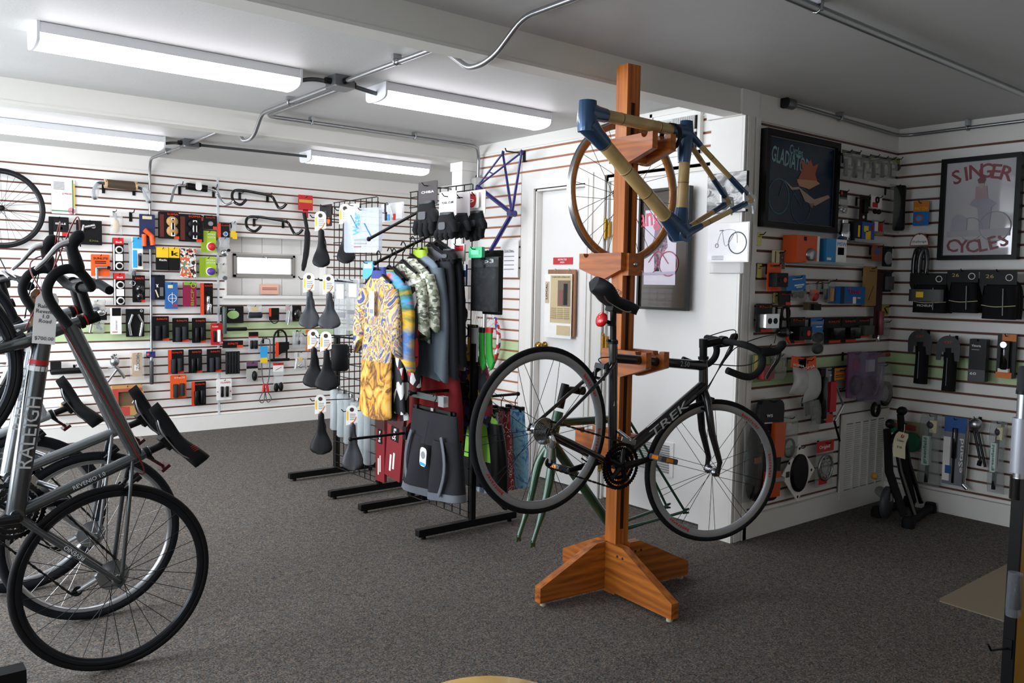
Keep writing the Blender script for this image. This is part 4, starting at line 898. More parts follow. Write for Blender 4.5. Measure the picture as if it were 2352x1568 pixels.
# ---------------------------------------------------------------- garments
def shirt(label, x, yc, ztop, halfw, length, m, sleeve=.3, sm=None, lower=None, collar=None, seed=0, tagm=False, name='cycling_jersey', cat='jersey', depth=.021, turn=0, hem=1.0):
    t = thing(name, label, cat, (x, yc, ztop), -PI/2+turn, group='clothes hanging on the jersey arm'); r_ = random.Random(seed)
    ph = r_.random()*6; rings = []; N = 16
    zs = [0, -.02, -.045, -.075, -.12]+[-.12-(length-.12)*k/11 for k in range(1, 12)]
    for i, z in enumerate(zs):
        if i == 0: w, d = .055, .028
        elif i == 1: w, d = .08, .03
        elif i == 2: w, d = halfw*.72, .028
        elif i == 3: w, d = halfw*.93, .03
        else: s = (-z-.12)/(length-.12); w, d = halfw*(1-.06*math.sin(s*PI)+.03*s)*(1+(hem-1)*s), depth*(1+.5*s)
        ring = []
        for k in range(28):
            a = 2*PI*k/28; fold = 1+(.28*math.sin(5*a+ph+z*4)+.18*math.sin(9*a+ph*2-z*7))*min(1, -z*4)
            ring.append((w*math.cos(a), d*math.sin(a)*fold+.012*math.sin(3*z+ph), z+.012*math.sin(2*a+ph)*(i == len(zs)-1)))
        rings.append(ring)
    mb = MB(); mb.loft(rings, cap=False)
    if sleeve:
        for s in (-1, 1):
            rr = []; 
            for k in range(7):
                q = k/6; c = Vector((s*(halfw*.80+q*.075+.012*math.sin(q*5)), .004*math.sin(q*6+ph), -.085-q*sleeve)); ww, dd = .062-.008*q+.008*math.sin(q*3), .032+.004*q
                ring = []
                for j in range(14):
                    a = 2*PI*j/14; ring.append((c.x+ww*math.cos(a), c.y+dd*math.sin(a)*(1+.2*math.sin(4*a+ph+q*5)), c.z+(.03*s*math.cos(a)*-1 if k == 6 else 0)+.02*math.cos(a)*s*-1*q))
                rr.append(ring)
            if sm is None: mb.loft(rr, cap=True)
            else: part('sleeve', MB().loft(rr, cap=True), sm, t)
    part('body', mb, m, t)
    if lower is not None:
        lr = []
        for i in range(10, len(rings)): lr.append([(p[0]*1.012, p[1]*1.06, p[2]-.002) for p in rings[i]])
        part('lower_panel', MB().loft(lr, cap=False), lower, t)
    if collar is not None:
        part('collar', MB().loft([[(p[0]*1.06, p[1]*1.1, p[2]+.035-(.02 if p[1] < 0 else 0)) for p in rings[0]], [(p[0]*1.03, p[1]*1.1, p[2]-.01) for p in rings[1]]], cap=False), collar, t)
    part('hanger', MB().tube([(-halfw*.8, 0, -.05), (0, 0, .015), (halfw*.8, 0, -.05)], [.008, .014, .008], 8).tube(smoothpath([(0, 0, .015), (0, 0, .06), (.018, 0, .075), (.028, 0, .1), (0, 0, .125), (-.022, 0, .105)], 4), .0035, 6), BLACK, t)
    if tagm:
        c = part('swing_tag', MB().box(-.028, .028, -depth-.02, -depth-.018, -.24, -.10), PAPER, t); part('tag_print', MB().box(-.02, .02, -depth-.0215, -depth-.02, -.225, -.2), GREYC, c)
    return t
ART = pattern('jersey_print_blue_gold', ['#2a356e', '#5b5f98', '#3a4686', '#d8cba0', '#e0ac35', '#2e3a78', '#e8cf86', '#6d70a2', '#d99a2a'], 5, .7, 'noise', (1, 1, .8), 3.0)
ART2 = pattern('jersey_print_orange', ['#c9681a', '#e8a83a', '#5c3a1c', '#e09a30', '#f0c766', '#b8661c'], 7, .7, 'noise', (1, 1, .6), 1.5)
MONEY = pattern('banknote_print', ['#7d8471', '#c9c9b4', '#a6aa95', '#dcdccb', '#8f957f', '#5f6657', '#cfcfbf'], 46, .75, 'cell', (1, 1, 1.8))
RAIN = pattern('jersey_print_rainbow', ['#c9302a', '#2d78b8', '#e8b823', '#3c6f4b', '#4aa0d0', '#e05a20'], 4, .7, 'noise', (.5, .5, 1.3), .6)
BLKRED = pattern('jersey_print_black_red', ['#15161a', '#15161a', '#1d1e24', '#e0e0e0', '#15161a', '#b3242a'], 30, .7, 'cell', (1, 1, .5))
SLATE = mat('#73838f', .75, bump=.2); SLATE2 = mat('#5c6770', .75, bump=.2); CHAR = mat('#2a2b2f', .8, bump=.2); GREYJ = mat('#62636a', .8, bump=.2)
shirt('blue and gold printed jersey with a white swing tag hanging foremost', 2.385, 4.165, 1.445, .17, .80, ART, .33, None, ART2, mat('#34408a', .7), 1, True)
shirt('rainbow printed long jersey right behind the blue and gold one', 2.43, 4.12, 1.465, .18, .78, RAIN, .42, RAIN, BLKRED, None, 2)
shirt('black jersey with white and red lettering between the printed jerseys', 2.465, 4.13, 1.46, .185, .83, BLKRED, .5, BLKRED, None, None, 3)
shirt('banknote printed jersey with bent sleeve, next to the rainbow jersey', 2.505, 4.10, 1.50, .18, .40, MONEY, .26, None, None, None, 4)
shirt('banknote printed jersey nearest the slate jacket', 2.555, 4.08, 1.53, .19, .46, MONEY, .27, None, None, None, 5, hem=.9)
shirt('slate blue jacket with a lime yoke panel and long sleeves', 2.605, 4.06, 1.565, .19, .70, SLATE, .58, SLATE2, None, LIME, 6, name='cycling_jacket', cat='jacket')
shirt('charcoal long sleeved jacket hanging behind the slate one', 2.655, 4.05, 1.60, .195, .66, GREYJ, .60, CHAR, None, None, 7, name='cycling_jacket', cat='jacket')
shirt('black long sleeved jersey hanging closest to the wire grid', 2.70, 4.04, 1.62, .195, .72, mat('#141417', .85), .55, None, None, None, 8)
shirt('red fleece jacket hanging low behind the jerseys', 2.70, 4.06, .98, .20, .42, mat('#b8141c', .8, bump=.2), .35, mat('#7d1016', .8), None, None, 9, name='cycling_jacket', cat='jacket')
shirt('neon green and black jacket with an orange hem behind the grey shorts', 2.88, 3.86, .70, .18, .47, mat('#8fd14f', .7), .42, BLACK, mat('#161618', .8), BLACK, 10, name='cycling_jacket', cat='jacket')
shirt('dark printed blue and red jersey on the far side of the wire grid', 2.86, 3.98, 1.02, .17, .45, pattern('jersey_print_dark', ['#1b2f6b', '#7a1c28', '#14151c', '#2c60a8', '#c7a23a', '#1b1c22'], 22), .3, None, None, None, 11)
bj = [o for o in bpy.data.objects if o.get('label', '').startswith('black jersey with white and red')][0]
for px, py in ((880, 868), (905, 872)):
    p = pt(px, py, 'x', 2.425); text('PRIMAL', .045, PAPER, bj, (-(p.y-bj.location.y), p.x-bj.location.x, p.z-bj.location.z), rot=(PI/2, PI/2, 0), w=.17)

def shorts(label, x, yc, ztop, halfw, length, m, name='cycling_shorts', cat='shorts', trim=None, seed=0, group=None, tagged=False, flare=1.2, depth=.045):
    t = thing(name, label, cat, (x, yc, ztop), -PI/2, group=group); r_ = random.Random(seed); ph = r_.random()*6
    def leg(s, z0, z1, n, k0):
        rr = []
        for i in range(n+1):
            q = i/n; z = z0+(z1-z0)*q; w = halfw*(.52+.10*q*flare); c = s*halfw*(.48+.12*q)
            rr.append([(c+w*math.cos(a), depth*(1+.35*q)*math.sin(a)*(1+.22*math.sin(3*a+ph+s+q*3)), z+.015*q*math.cos(a)*s) for a in np.linspace(0, 2*PI, 19)[:-1]])
        return rr
    mb = MB(); wr = []
    for i in range(5):
        q = i/4; wr.append([(halfw*(.92+.1*q)*math.cos(a), depth*(.55+.5*q)*math.sin(a)*(1+.15*math.sin(6*a+ph)*(1-q*.5)), -length*.38*q) for a in np.linspace(0, 2*PI, 29)[:-1]])
    mb.loft(wr, cap=False)
    for s in (-1, 1): mb.loft(leg(s, -length*.30, -length, 8, 0), cap=False)
    part('body', mb, m, t)
    if trim is not None:
        for s in (-1, 1):
            rr = leg(s, -length*.30, -length, 8, 0)
            part('hem_band', MB().loft([[(p[0]*1+0, p[1]*1.06, p[2]+.002) for p in r2] for r2 in rr[7:]], cap=False), trim, t)
            pts = [Vector((s*halfw*(.62+.2*math.sin(q*3)), -depth*(1.05+.3*q), -length*(.25+.68*q))) for q in np.linspace(0, 1, 8)]
            part('side_piping', MB().tube(pts, .013, 8, flat=.35), trim, t)
    hk = part('clip_hanger', MB().box(-halfw*.85, halfw*.85, -.006, .006, .004, .018).tube(smoothpath([(0, 0, .015), (0, 0, .05), (.018, 0, .075), (0, 0, .092), (-.015, 0, .078)], 4), .0026, 6), BLACK, t)
    for s in (-.7, 0, .7): part('hanger_clip', MB().box(s*halfw-.012, s*halfw+.012, -.016, .012, -.012, .02), BLACK if s else CHROME, hk)
    if tagged:
        c = part('swing_tag', MB().prism(rrect(-.03, .03, -.05, .05, .02), -.001, .001), PAPER, t, (.015, -depth*1.55, -length*.52), (0, .1, 0))
        part('tag_print', MB().lathe([(.02, -.002), (.02, -.0012)], 16), GREYC, c, (0, 0, .01)); part('tag_stripe', MB().box(-.025, .025, -.002, -.0012, -.045, -.03), SKY, c)
        part('tag_cord', MB().tube([(0, 0, .05), (0, .02, .19)], .001, 5), BLACK, c)
    return t
shorts('baggy charcoal shorts with grey piping and a white swing tag', 2.44, 3.665, .725, .225, .44, mat('#26262a', .85, bump=.2), trim=mat('#5d636b', .6), tagged=True, depth=.05)
shorts('silver grey shiny shorts on the back arm of the rack', 2.98, 3.90, .655, .085, .47, mat('#8f9bab', .3, .4), seed=3, group='patterned shorts on the back arm', flare=.6)
shorts('red shorts with white swirls on the back arm', 3.07, 3.90, .655, .085, .48, pattern('swirl_red', ['#8d1722', '#8d1722', '#e5dfdf', '#8d1722'], 11, .6, 'wave', (1, 1, 1), 9), seed=4, group='patterned shorts on the back arm', flare=.9)
shorts('light blue shorts with dark blue leaf print on the back arm', 3.16, 3.88, .655, .09, .47, pattern('leaf_blue', ['#2c5fae', '#6fb4e2', '#a4d4ee', '#7fc0e6', '#3f79bd'], 15, .6, 'noise', (1, 1, .7), 2), seed=5, group='patterned shorts on the back arm', flare=1.1)
# clear hanger bar over the grey shorts
hb = thing('display_hanger', 'grey plastic size hanger bar above the charcoal shorts', 'hanger', (2.46, 3.80, .79), -PI/2)
part('bar', MB().prism(rrect(-.2, .2, -.016, .016, .004), -.004, .004), mat('#3f4a48', .4), hb); part('end_plate', MB().box(-.205, -.195, -.02, .02, -.028, .028), PAPER, hb)
part('clip', MB().box(.16, .21, -.015, .015, -.035, .02), clear('#cfd6d8', .5), hb)
# ---------------------------------------------------------------- gloves
def glove(label, bbox, off, card=None, cardtext=None, n=1, gm=None, flip=False, fingers=True):
    loc, W, H = wbox('G', bbox, off); t = thing('cycling_glove', label, 'gloves', loc, -PI/2, group='gloves on the grid rack')
    gm = gm or mat('#17181a', .8, bump=.3)
    for s in ((-1, 1) if n == 2 else (0,)):
        w = W*(.5 if n == 1 else .3); cx = s*W*.2; dy = -.012*(s+1)
        g = MB(); rr = []
        for i in range(6):
            q = i/5; z = H*.5-H*.62*q; ww = w*(.62+.38*math.sin(q*1.9)); rr.append([(cx+ww*math.cos(a), dy+.02*math.sin(a)*(1+.3*q), z) for a in np.linspace(0, 2*PI, 13)[:-1]])
        g.loft(rr)
        for k in range(4):
            fx = cx-w*.72+k*w*.48; fl = H*(.30, .36, .34, .27)[k]*(1 if fingers else .5)
            g.tube([(fx, dy-.004, -H*.06), (fx+.004*(k-1.5), dy-.014, -H*.12-fl*.6), (fx+.003*(k-1.5), dy-.006, -H*.12-fl)], [w*.25, w*.23, w*.19], 8)
        g.tube([(cx+w*.7, dy-.006, H*.16), (cx+w*1.12, dy-.014, H*.02), (cx+w*1.15, dy-.012, -H*.1)], [w*.28, w*.25, w*.2], 8)
        part('glove', g, gm, t)
        part('cuff', MB().loft([[(cx+w*.66*math.cos(a), dy+.022*math.sin(a), z) for a in np.linspace(0, 2*PI, 13)[:-1]] for z in (H*.5, H*.42)]), DKG, t)
        part('palm_pad', MB().prism(rrect(cx-w*.4, cx+w*.3, -H*.02, H*.2, .012), dy-.03, dy-.018), GREYP, t)
    if card is not None:
        c = part('header_card', MB().prism(rrect(-W*.45, W*.45, H*.40, H*.40+.13, .006), -.006, -.003), card, t)
        if cardtext: text(cardtext[0], .018, cardtext[1], c, (0, -.0075, H*.40+.07), w=W*.6, bold=.01)
    part('hook', MB().tube([(0, off-.004, H*.5+.08), (0, -.03, H*.5+.085), (0, -.045, H*.5+.10)], .003, 6), BLACK, t)
glove('black long fingered gloves under a grey and red header card', (960, 462, 1008, 545), .16, mat('#3a3436', .5), ('CHIBA', PAPER))
glove('black padded mitts under a tall white header card', (1008, 488, 1052, 565), .18, PAPER, ('PEARL IZUMI', DKG), 1, None, False, False)
glove('black and grey mitts hanging between white headers', (1045, 490, 1082, 560), .10, mat('#d8d4d6', .5), None, 1, mat('#2b2d30', .8), False, False)
glove('black gloves behind the blue frame with a red disc header', (1078, 485, 1118, 555), .04, PAPER, None, 1, None, False, True)
rd = item('glove_header', 'G', (1070, 442, 1100, 478), 'round red label card among the gloves on the rack', 'header card', PAPER, [('d', 'red_disc', .05, .05, .95, .95, RED, .002), ('t', 'b', .3, .3, .7, .7, PAPER, .003)], off=.06)
glove('black mitts lowest under the other gloves', (1018, 572, 1052, 612), .1, None, None, 1, None, False, False)
# ---------------------------------------------------------------- packs on the racks
item('bottle_pack', 'G', (806, 478, 862, 580), 'frosted clear plastic pouch with blue print on the rack top', 'plastic pack', clear('#cdd6e2', .5), [('v', 'Water', .25, .1, .5, .6, SKY, .004), ('l', 'print_curve', .2, .15, .4, .45, BLUE, .003), ('l', 'print_curve', .6, .35, .8, .65, BLUE, .003), ('p', 'print_line', .3, .7, .7, .73, GREYC), ('p', 'print_line', .3, .78, .65, .81, GREYC), ('p', 'print_line', .3, .86, .5, .88, RED)], off=.2, th=.03, rad=.02, turn=.25)
item('mirror_pack', 'G', (876, 466, 927, 508), 'white card with three small curved mirrors on the rack top', 'accessory pack', clear('#eef0f2', .55), [('l', 'mirror_arm', .15, .1, .32, .8, PAPER, .004), ('l', 'mirror_arm', .42, .1, .58, .8, PAPER, .004), ('p', 'print', .7, .1, .95, .9, PAPER), ('b', 'mirror', .3, .6, .4, .95, SKY, .004), ('b', 'mirror', .56, .6, .66, .95, RED, .004)], off=-.05, th=.006)
item('sock_pack', 'G', (1036, 607, 1072, 655), 'yellow banded white sock card with a bicycle print on the rack', 'socks', mat('#23326e', .6), [('p', 'header', 0, 0, 1, .28, PAPER), ('d', 'badge', .1, .03, .35, .25, YEL, .002), ('p', 'label', 0, .6, 1, 1, PAPER), ('p', 'label_stripe', 0, .6, .22, 1, YEL, .003), ('t', 'Allsport', .3, .66, .9, .76, DKG, .003)], off=.05, th=.012)
def sock(label, bbox, off, m, m2, lean=0):
    loc, W, H = wbox('G', bbox, off); t = thing('cycling_sock', label, 'socks', loc, -PI/2)
    pts = smoothpath([(-W*.1, 0, H*.5), (-W*.1, 0, H*.1), (0, 0, -H*.2), (W*.25, -.004, -H*.38), (W*.42, -.006, -H*.42)], 4)
    part('leg', MB().tube(pts, [W*.3]*8+[W*.34]*4+[W*.3]*3+[W*.22, W*.12], 12, flat=.45), m, t); part('cuff', MB().tube([(-W*.1, 0, H*.5), (-W*.1, 0, H*.38)], W*.33, 12, flat=.5), m2, t)
sock('navy and blue sock folded under the sock card', (1036, 655, 1070, 700), .06, mat('#1f2f78', .8), mat('#3a57b8', .8))
sock('black and green sock hanging below the blue one', (1040, 692, 1075, 728), .05, BLACK, GRNB)
sock('bright green and black sock on the back of the rack', (1098, 752, 1118, 850), -.06, mat('#35a83c', .7), BLACK)
sock('bright green and red sock beside the decorated wheel', (1114, 752, 1137, 848), -.07, mat('#35a83c', .7), RED)
item('arm_warmer_pack', 'G', (1085, 590, 1148, 715), 'large clear bag of black arm warmers at the rack edge', 'apparel pack', mat('#0e0f12', .35), [('p', 'header', .1, 0, 1, .18, DKG), ('t', 'p3', .5, .03, .85, .13, PAPER, .003), ('g', 'bag', .0, .05, 1, 1, clear('#3a3c40', .25, .1), .02)], off=-.02, th=.02)
item('leg_warmer_pack', 'G', (1112, 575, 1152, 722), 'second black bag of leg warmers behind the first', 'apparel pack', mat('#101114', .4), [('p', 'header', .0, 0, 1, .15, CARDK), ('p', 'stripe', .9, .1, 1, .5, RED)], off=-.08, th=.02)
item('gel_pack', 'G', (1080, 567, 1110, 592), 'small mint green box clipped to the rack edge', 'box', mat('#49c78a', .4), [('p', 'label', .2, .3, .8, .7, mat('#7fe0b0', .4))], off=.04, th=.02)
item('insole_card', 'G', (1075, 745, 1098, 830), 'tall narrow grey and yellow text card at the rack edge', 'card', mat('#c6c8ca', .5), [('p', 'header', 0, 0, 1, .08, BLACK), ('t', 'feet', .1, .01, .9, .06, YEL, .003), ('p', 'stripe', 0, .08, .2, 1, YEL)], off=-.03)
for i, (b, l) in enumerate((((772, 640, 800, 770), 'tall clear tube of cleaning wipes on the saddle rack'), ((800, 640, 830, 760), 'white slim box beside the clear tube on the saddle rack'))):
    item('accessory_box', 'G', b, l, 'box', clear('#d5dadd', .4) if i == 0 else clear('#e2e4e4', .5), [('p', 'label', .2, .1, .8, .35, PAPER), ('p', 'stripe', .1, .6, .9, .68, GREYC)], off=.02, th=.03)
for i in range(6):
    x = 775+i*15; item('water_bottle', 'G', (x, 885+i*9, x+13, 985+i*16), ['clear bottle low on the saddle rack, closest to the outer upright', 'clear bottle low on the rack, second from the outer upright', 'clear bottle low on the rack, third from the outer upright', 'clear bottle low on the rack, third from the inner upright', 'clear bottle low on the rack, second from the inner upright', 'clear bottle low on the saddle rack, closest to the inner upright'][i], 'bottle', None, [('c', 'bottle', 0, .08, 1, 1, clear('#cfd8dc', .6)), ('c', 'cap', .3, 0, .7, .1, STEEL)], off=-.03, hk=False, group='clear bottles low on the saddle rack')
item('cycling_shoe_pack', 'G', (782, 790, 808, 850), 'black shoe with lime sole hanging among the saddles', 'shoe', None, [('c', 'upper', .1, 0, .9, 1, mat('#17181a', .6)), ('l', 'sole', .75, .1, .55, .9, LIME, .006), ('h', 'strap', .1, .3, .9, .45, DKG)], off=.04)
for k, (b, l, y_) in enumerate((((866, 955, 886, 1105), 'upright maroon bar tape box by the rack foot', 4.70), ((891, 948, 926, 1100), 'leaning maroon bar tape box by the rack foot', 4.55))):
    item('fender_box', 'G', b, l, 'box', mat('#7d1a22', .45), [('p', 'header', 0, 0, 1, .2, mat('#3a1512', .5)), ('b', 'badge', .25, .2, .75, .42, CARDK, .002), ('v', 'Sora', .35, .22, .65, .4, PAPER, .003), ('p', 'print_line', .3, .65, .4, .9, PAPER), ('p', 'print_line', .5, .6, .6, .85, PAPER)], off=.0, th=.02, tilt=.0 if k == 0 else .12, hk=False)
for b, l in (((800, 468, 825, 512), 'yellow and white saddle tag on the rack top'), ((735, 470, 762, 520), 'small dark pack with an orange spot at the rack edge')):
    item('accessory_pack', 'G', b, l, 'accessory pack', PAPER if 'yellow' in l else CARDK, [('p', 'print', .1, .3, .6, .8, YEL if 'yellow' in l else DKG), ('d', 'spot', .6, .6, .9, .9, ORANGE, .002)], off=.05)
for i, (b, c) in enumerate((((1010, 615, 1030, 660), '#d8d4cf'), ((1045, 560, 1068, 600), '#e9e4e0'), ((1010, 735, 1045, 790), '#2a2a2e'), ((1045, 800, 1068, 850), '#c9c5c2'), ((835, 600, 858, 640), '#5cb8d8'))):
    item('accessory_pack', 'G', b, ['small pale pack behind the dark jackets', 'white pack with red dot below the mitts', 'small black pack under the blue sock card', 'white pack low on the glove rack', 'small turquoise card above the printed jersey'][i], 'accessory pack', c, [('p', 'print', .1, .1, .9, .4, [GREYC, RED, GREYP, BLUE, PAPER][i])], off=.02, th=.01)
# ================================================================ BACK WALL GOODS
wheel(None, 'spare_wheel', R=.312, nsp=32, rim=mat('#1a1a1c', .3), loc=wpt('A', 2, 478, .08), rot=(0, .2, 0), hub=BLACK, as_thing=('black spoked wheel with tire hung high on the back slatwall', 'wheel'))
item('price_sheet', 'A', (118, 412, 172, 491), 'white price sheet with a green border next to the black wheel', 'notice', PAPER, [('p', 'green_border', .88, 0, .93, 1, mat('#3c8a4a', .5)), ('p', 'green_border', 0, .90, .88, .93, mat('#3c8a4a', .5)), ('p', 'gold_border', .94, .1, 1, .8, mat('#d8b54a', .5)), ('d', 'rosette', .68, .80, 1, 1, mat('#d2899c', .5), .002), ('t', '$ 990.00', .45, .38, .85, .45, mat('#aa3333', .5))]+[('p', 'print_line', .1, .08+.04*k, .55, .10+.04*k, GREYC) for k in range(6)], off=.015, hk=False)
def bar_item(label, bbox, pts, r, m, off=.07, extra=None, name='handlebar'):
    loc, W, H = wbox('A', bbox, off); t = thing(name, label, 'handlebar', loc)
    part('bar', MB().tube(smoothpath([(p[0]*W/2, p[2] if len(p) > 2 else 0, p[1]*H/2) for p in pts], 5), r, 10), m, t)
    for s in (-.55, .55): part('hook', MB().box(s*W/2-.012, s*W/2+.012, off-.006, off-.001, -H*.1, H*.35).tube([(s*W/2, off-.003, H*.25), (s*W/2, -.02, H*.3), (s*W/2, -.035, H*.42)], .0035, 6), BLACK, t)
    return t, W, H
t, W, H = bar_item('riser handlebar wrapped in clear film and brown card', (213, 415, 340, 465), [(-.97, -.9, -.05), (-.98, -.1, -.02), (-.8, .6), (-.5, .65), (0, .68), (.5, .55), (.78, .35), (.9, -.3, -.02), (1, -.85, -.05)], .013, mat('#5a5d60', .25, .6))
part('card_wrap', MB().tube([(-W*.26, 0, H*.33), (W*.26, 0, H*.28)], .036, 12), mat('#4a3d2c', .6), t)
for s in (-1, 1): part('tape', MB().tube([(s*W*.25, 0, H*.31), (s*W*.29, 0, H*.31)], .038, 12), mat('#c9a778', .6), t); part('film', MB().tube([(s*W*.43, -.01, H*.25), (s*W*.47, -.03, -H*.15), (s*W*.49, -.05, -H*.4)], [.024, .03, .026], 10), clear('#e8ecee', .35), t)
t, W, H = bar_item('polished silver swept handlebar with a black folded card', (385, 416, 527, 470), [(-.98, -.95, -.08), (-.8, .2, -.02), (-.6, .55), (0, .5), (.45, .35), (.6, .1), (.66, -.55, -.05), (.75, -.9, -.08), (.9, -.75, -.1), (.98, -.55, -.1)], .0115, CHROME)
part('folded_card', MB().tube([(-W*.2, 0, H*.25), (W*.12, 0, H*.2)], .04, 4), CARDK, t); part('card_print', MB().prism(rrect(-W*.08, W*.02, H*.1, H*.45, .02), -.0385, -.037), PAPER, t); text('NITTO', .02, TAN, t, (-W*.13, -.04, H*.4), w=.05)
D_ = [(-.95, -.55, -.08), (-.8, -.95, -.06), (-.98, -.5, -.03), (-.97, .3), (-.75, .85), (-.4, .8), (0, .7), (.5, .55), (.68, .3), (.74, -.4, -.03), (.8, -.95, -.06), (.92, -.75, -.08), (1, -.35, -.1)]
D_ = [(-.32, -.35, -.1)] and [(-.55, -.25, -.10), (-.75, -.85, -.09), (-.95, -.6, -.06), (-.98, .1, -.02), (-.85, .75), (-.5, .85), (0, .72), (.5, .55), (.66, .3), (.72, -.4, -.04), (.78, -.9, -.07), (.9, -.8, -.1), (1, -.35, -.12)]
bar_item('black drop handlebar hung beside the seam strip', (530, 437, 646, 477), D_, .0135, GLOSSK)
bar_item('black drop handlebar hung right above the window niche', (562, 497, 683, 537), D_, .0135, GLOSSK)
fd_ = thing('rear_fender', 'long curved black clip-on fender on a red header card', 'fender', wbox('A', (685, 448, 718, 622), .08)[0]); _, W, H = wbox('A', (685, 448, 718, 622), .08)
part('blade', MB().tube(smoothpath([(-.02, -.01, H*.27), (.01, -.02, H*.0), (-.005, -.03, -H*.25), (-.05, -.05, -H*.5)], 6), [.02]*6+[.03]*8+[.026]*3+[.02, .016], 10, flat=.45), mat('#18191b', .4), fd_)
part('header_card', MB().prism(rrect(-W*.5, W*.5, H*.30, H*.5, .006), -.003, .003).prism(rrect(-W*.18, W*.18, H*.2, H*.31, .004), -.003, .003), RED, fd_); part('card_stripe', MB().box(-W*.45, W*.45, -.0045, -.003, H*.40, H*.44), mat('#d9a23a', .5), fd_); hook(fd_, .08, H*.47)
def A(nm, b, l, cat, col, parts=(), **k): return item(nm, 'A', b, l, cat, col, parts, **k)
A('saddle_cover_pack', (112, 498, 158, 545), 'black box pack with red and white band left of the lever board', 'accessory pack', CARDK, [('b', 'front_box', .2, .12, .92, .95, mat('#17171a', .4), .03), ('t', 'SELLE', .28, .28, .8, .40, PAPER, .031), ('p', 'band', .2, .75, .6, .93, PAPER, .031), ('p', 'band', .6, .75, .92, .93, RED, .031), ('o', 'ring', .45, .45, .65, .65, GREYP, .031)], th=.01)
A('strap_pack', (118, 545, 152, 570), 'pair of grey clear straps hanging under the black box pack', 'strap', None, [('l', 'strap', .3, 0, .05, 1, GREYP, .006), ('l', 'strap', .7, 0, .95, 1, GREYP, .006)], hk=False)
A('lever_board', (175, 506, 234, 562), 'black square board with a silver brake lever mounted on it', 'brake lever', CARDK, [('l', 'lever', .28, .2, .12, .9, CHROME, .011), ('l', 'lever_tip', .12, .85, .06, 1.05, BLACK, .009), ('l', 'clamp', .3, .3, .7, .2, CHROME, .014), ('d', 'clamp_ring', .55, .12, .75, .38, STEEL, .02), ('t', 'Dia', .5, .78, .85, .88, mat('#6d6a1c', .5))])
A('valve_bag', (247, 482, 283, 538), 'clear bag with a cream coloured bulb hanging alone', 'accessory bag', None, [('a', 'bag', .1, .1, .95, 1, clear('#f0f0ee', .3), .03), ('s', 'bulb', .3, .35, .75, .95, mat('#cdb98f', .5), .015), ('l', 'tube', .5, .15, .5, .4, GREYC, .008)])
e = thing('empty_hook', 'bare black slatwall hook next to the cream bulb bag', 'hook', wpt('A', 301, 495, .02)); part('plate', MB().box(-.012, .012, .012, .018, -.05, .03), BLACK, e); part('rod', MB().tube([(0, .014, .02), (0, -.09, .025), (0, -.11, .045)], .004, 6), BLACK, e)
A('fender_card', (320, 492, 356, 572), 'navy card with an orange curved clip, hanging over the conduit', 'accessory pack', mat('#232a52', .45), [('p', 'logo', .2, .05, .8, .14, CREAM), ('l', 'clip_arm', .25, .58, .25, .92, ORANGE, .02), ('l', 'clip_arm', .28, .45, .72, .62, ORANGE, .02), ('l', 'clip_arm', .72, .6, .8, .88, ORANGE, .022)])
for i, (b, l, c) in enumerate((((364, 487, 410, 548), 'stack of bar tape packs showing a tan roll behind a slot', TAN), ((411, 492, 462, 555), 'stack of bar tape packs showing a black roll behind a slot', BLACK))):
    A('bar_tape_pack', b, l, 'bar tape', CARDK, [('p', 'side_print', .04, .1, .24, .95, mat('#5f2016', .5)), ('t', 'SOMA', .4, .03, .95, .13, SUNR, .004), ('s', 'tape_roll', .35, .15, .95, .55, c, .025), ('s', 'tape_roll', .35, .5, .95, .92, c, .025), ('b', 'slot_frame', .56, .22, .74, .9, PAPER, .03), ('b', 'slot', .6, .25, .70, .87, BLACK, .031), ('p', 'corner', .75, .9, 1, 1, SUNR)], th=.03)
A('tape_box_pack', (452, 495, 466, 556), 'narrow black and red tape box at the end of the tape stacks', 'bar tape', CARDK, [('p', 'header', .1, .05, .9, .2, SUNR)], th=.02)
A('bell_pack', (468, 495, 498, 526), 'small black card with a clear round bell above the lime cards', 'bell', CARDK, [('t', 'SUNLITE', .15, .1, .85, .22, SUNR), ('d', 'bell', .32, .42, .68, .78, GREYC, .02), ('p', 'corner', .7, .8, 1, 1, SUNR)])
A('light_pack', (499, 513, 527, 546), 'orange and black card with a blue round light by the seam strip', 'light', CARDK, [('p', 'side_print', 0, 0, .28, 1, SUNR), ('t', 'SUNLITE', .35, .08, .95, .2, SUNR), ('d', 'light', .4, .5, .85, .95, CHROME, .02), ('d', 'lens', .5, .6, .75, .85, BLUE, .024)])
A('valve_cap_bag', (529, 508, 544, 545), 'small clear bag with a yellow tag at the niche corner', 'accessory bag', None, [('a', 'bag', .1, 0, .95, .6, clear('#dfe3e6', .4), .02), ('p', 'tag', 0, .6, .8, 1, YEL), ('p', 'tag', .3, .7, 1, 1.1, YEL)])
def lime(b, l, c):
    A('bell_card', b, l, 'bell', LIME, [('p', 'side_print', 0, .02, .35, .98, mat('#8aa81a', .5)), ('t', 'HONKA', .42, .10, .95, .22, PAPER), ('t', 'HOOTA', .42, .24, .95, .36, PAPER), ('d', 'blister', .35, .52, .95, .95, PAPER, .006), ('s', 'bell_dome', .42, .55, .95, .92, c, .03), ('d', 'bell_centre', .6, .66, .78, .8, PAPER, .034)])
lime((462, 530, 496, 579), 'lime card with a red rubber bell', RED); lime((458, 590, 496, 635), 'lime card with a purple ringed bell', mat('#5b3a92', .4))
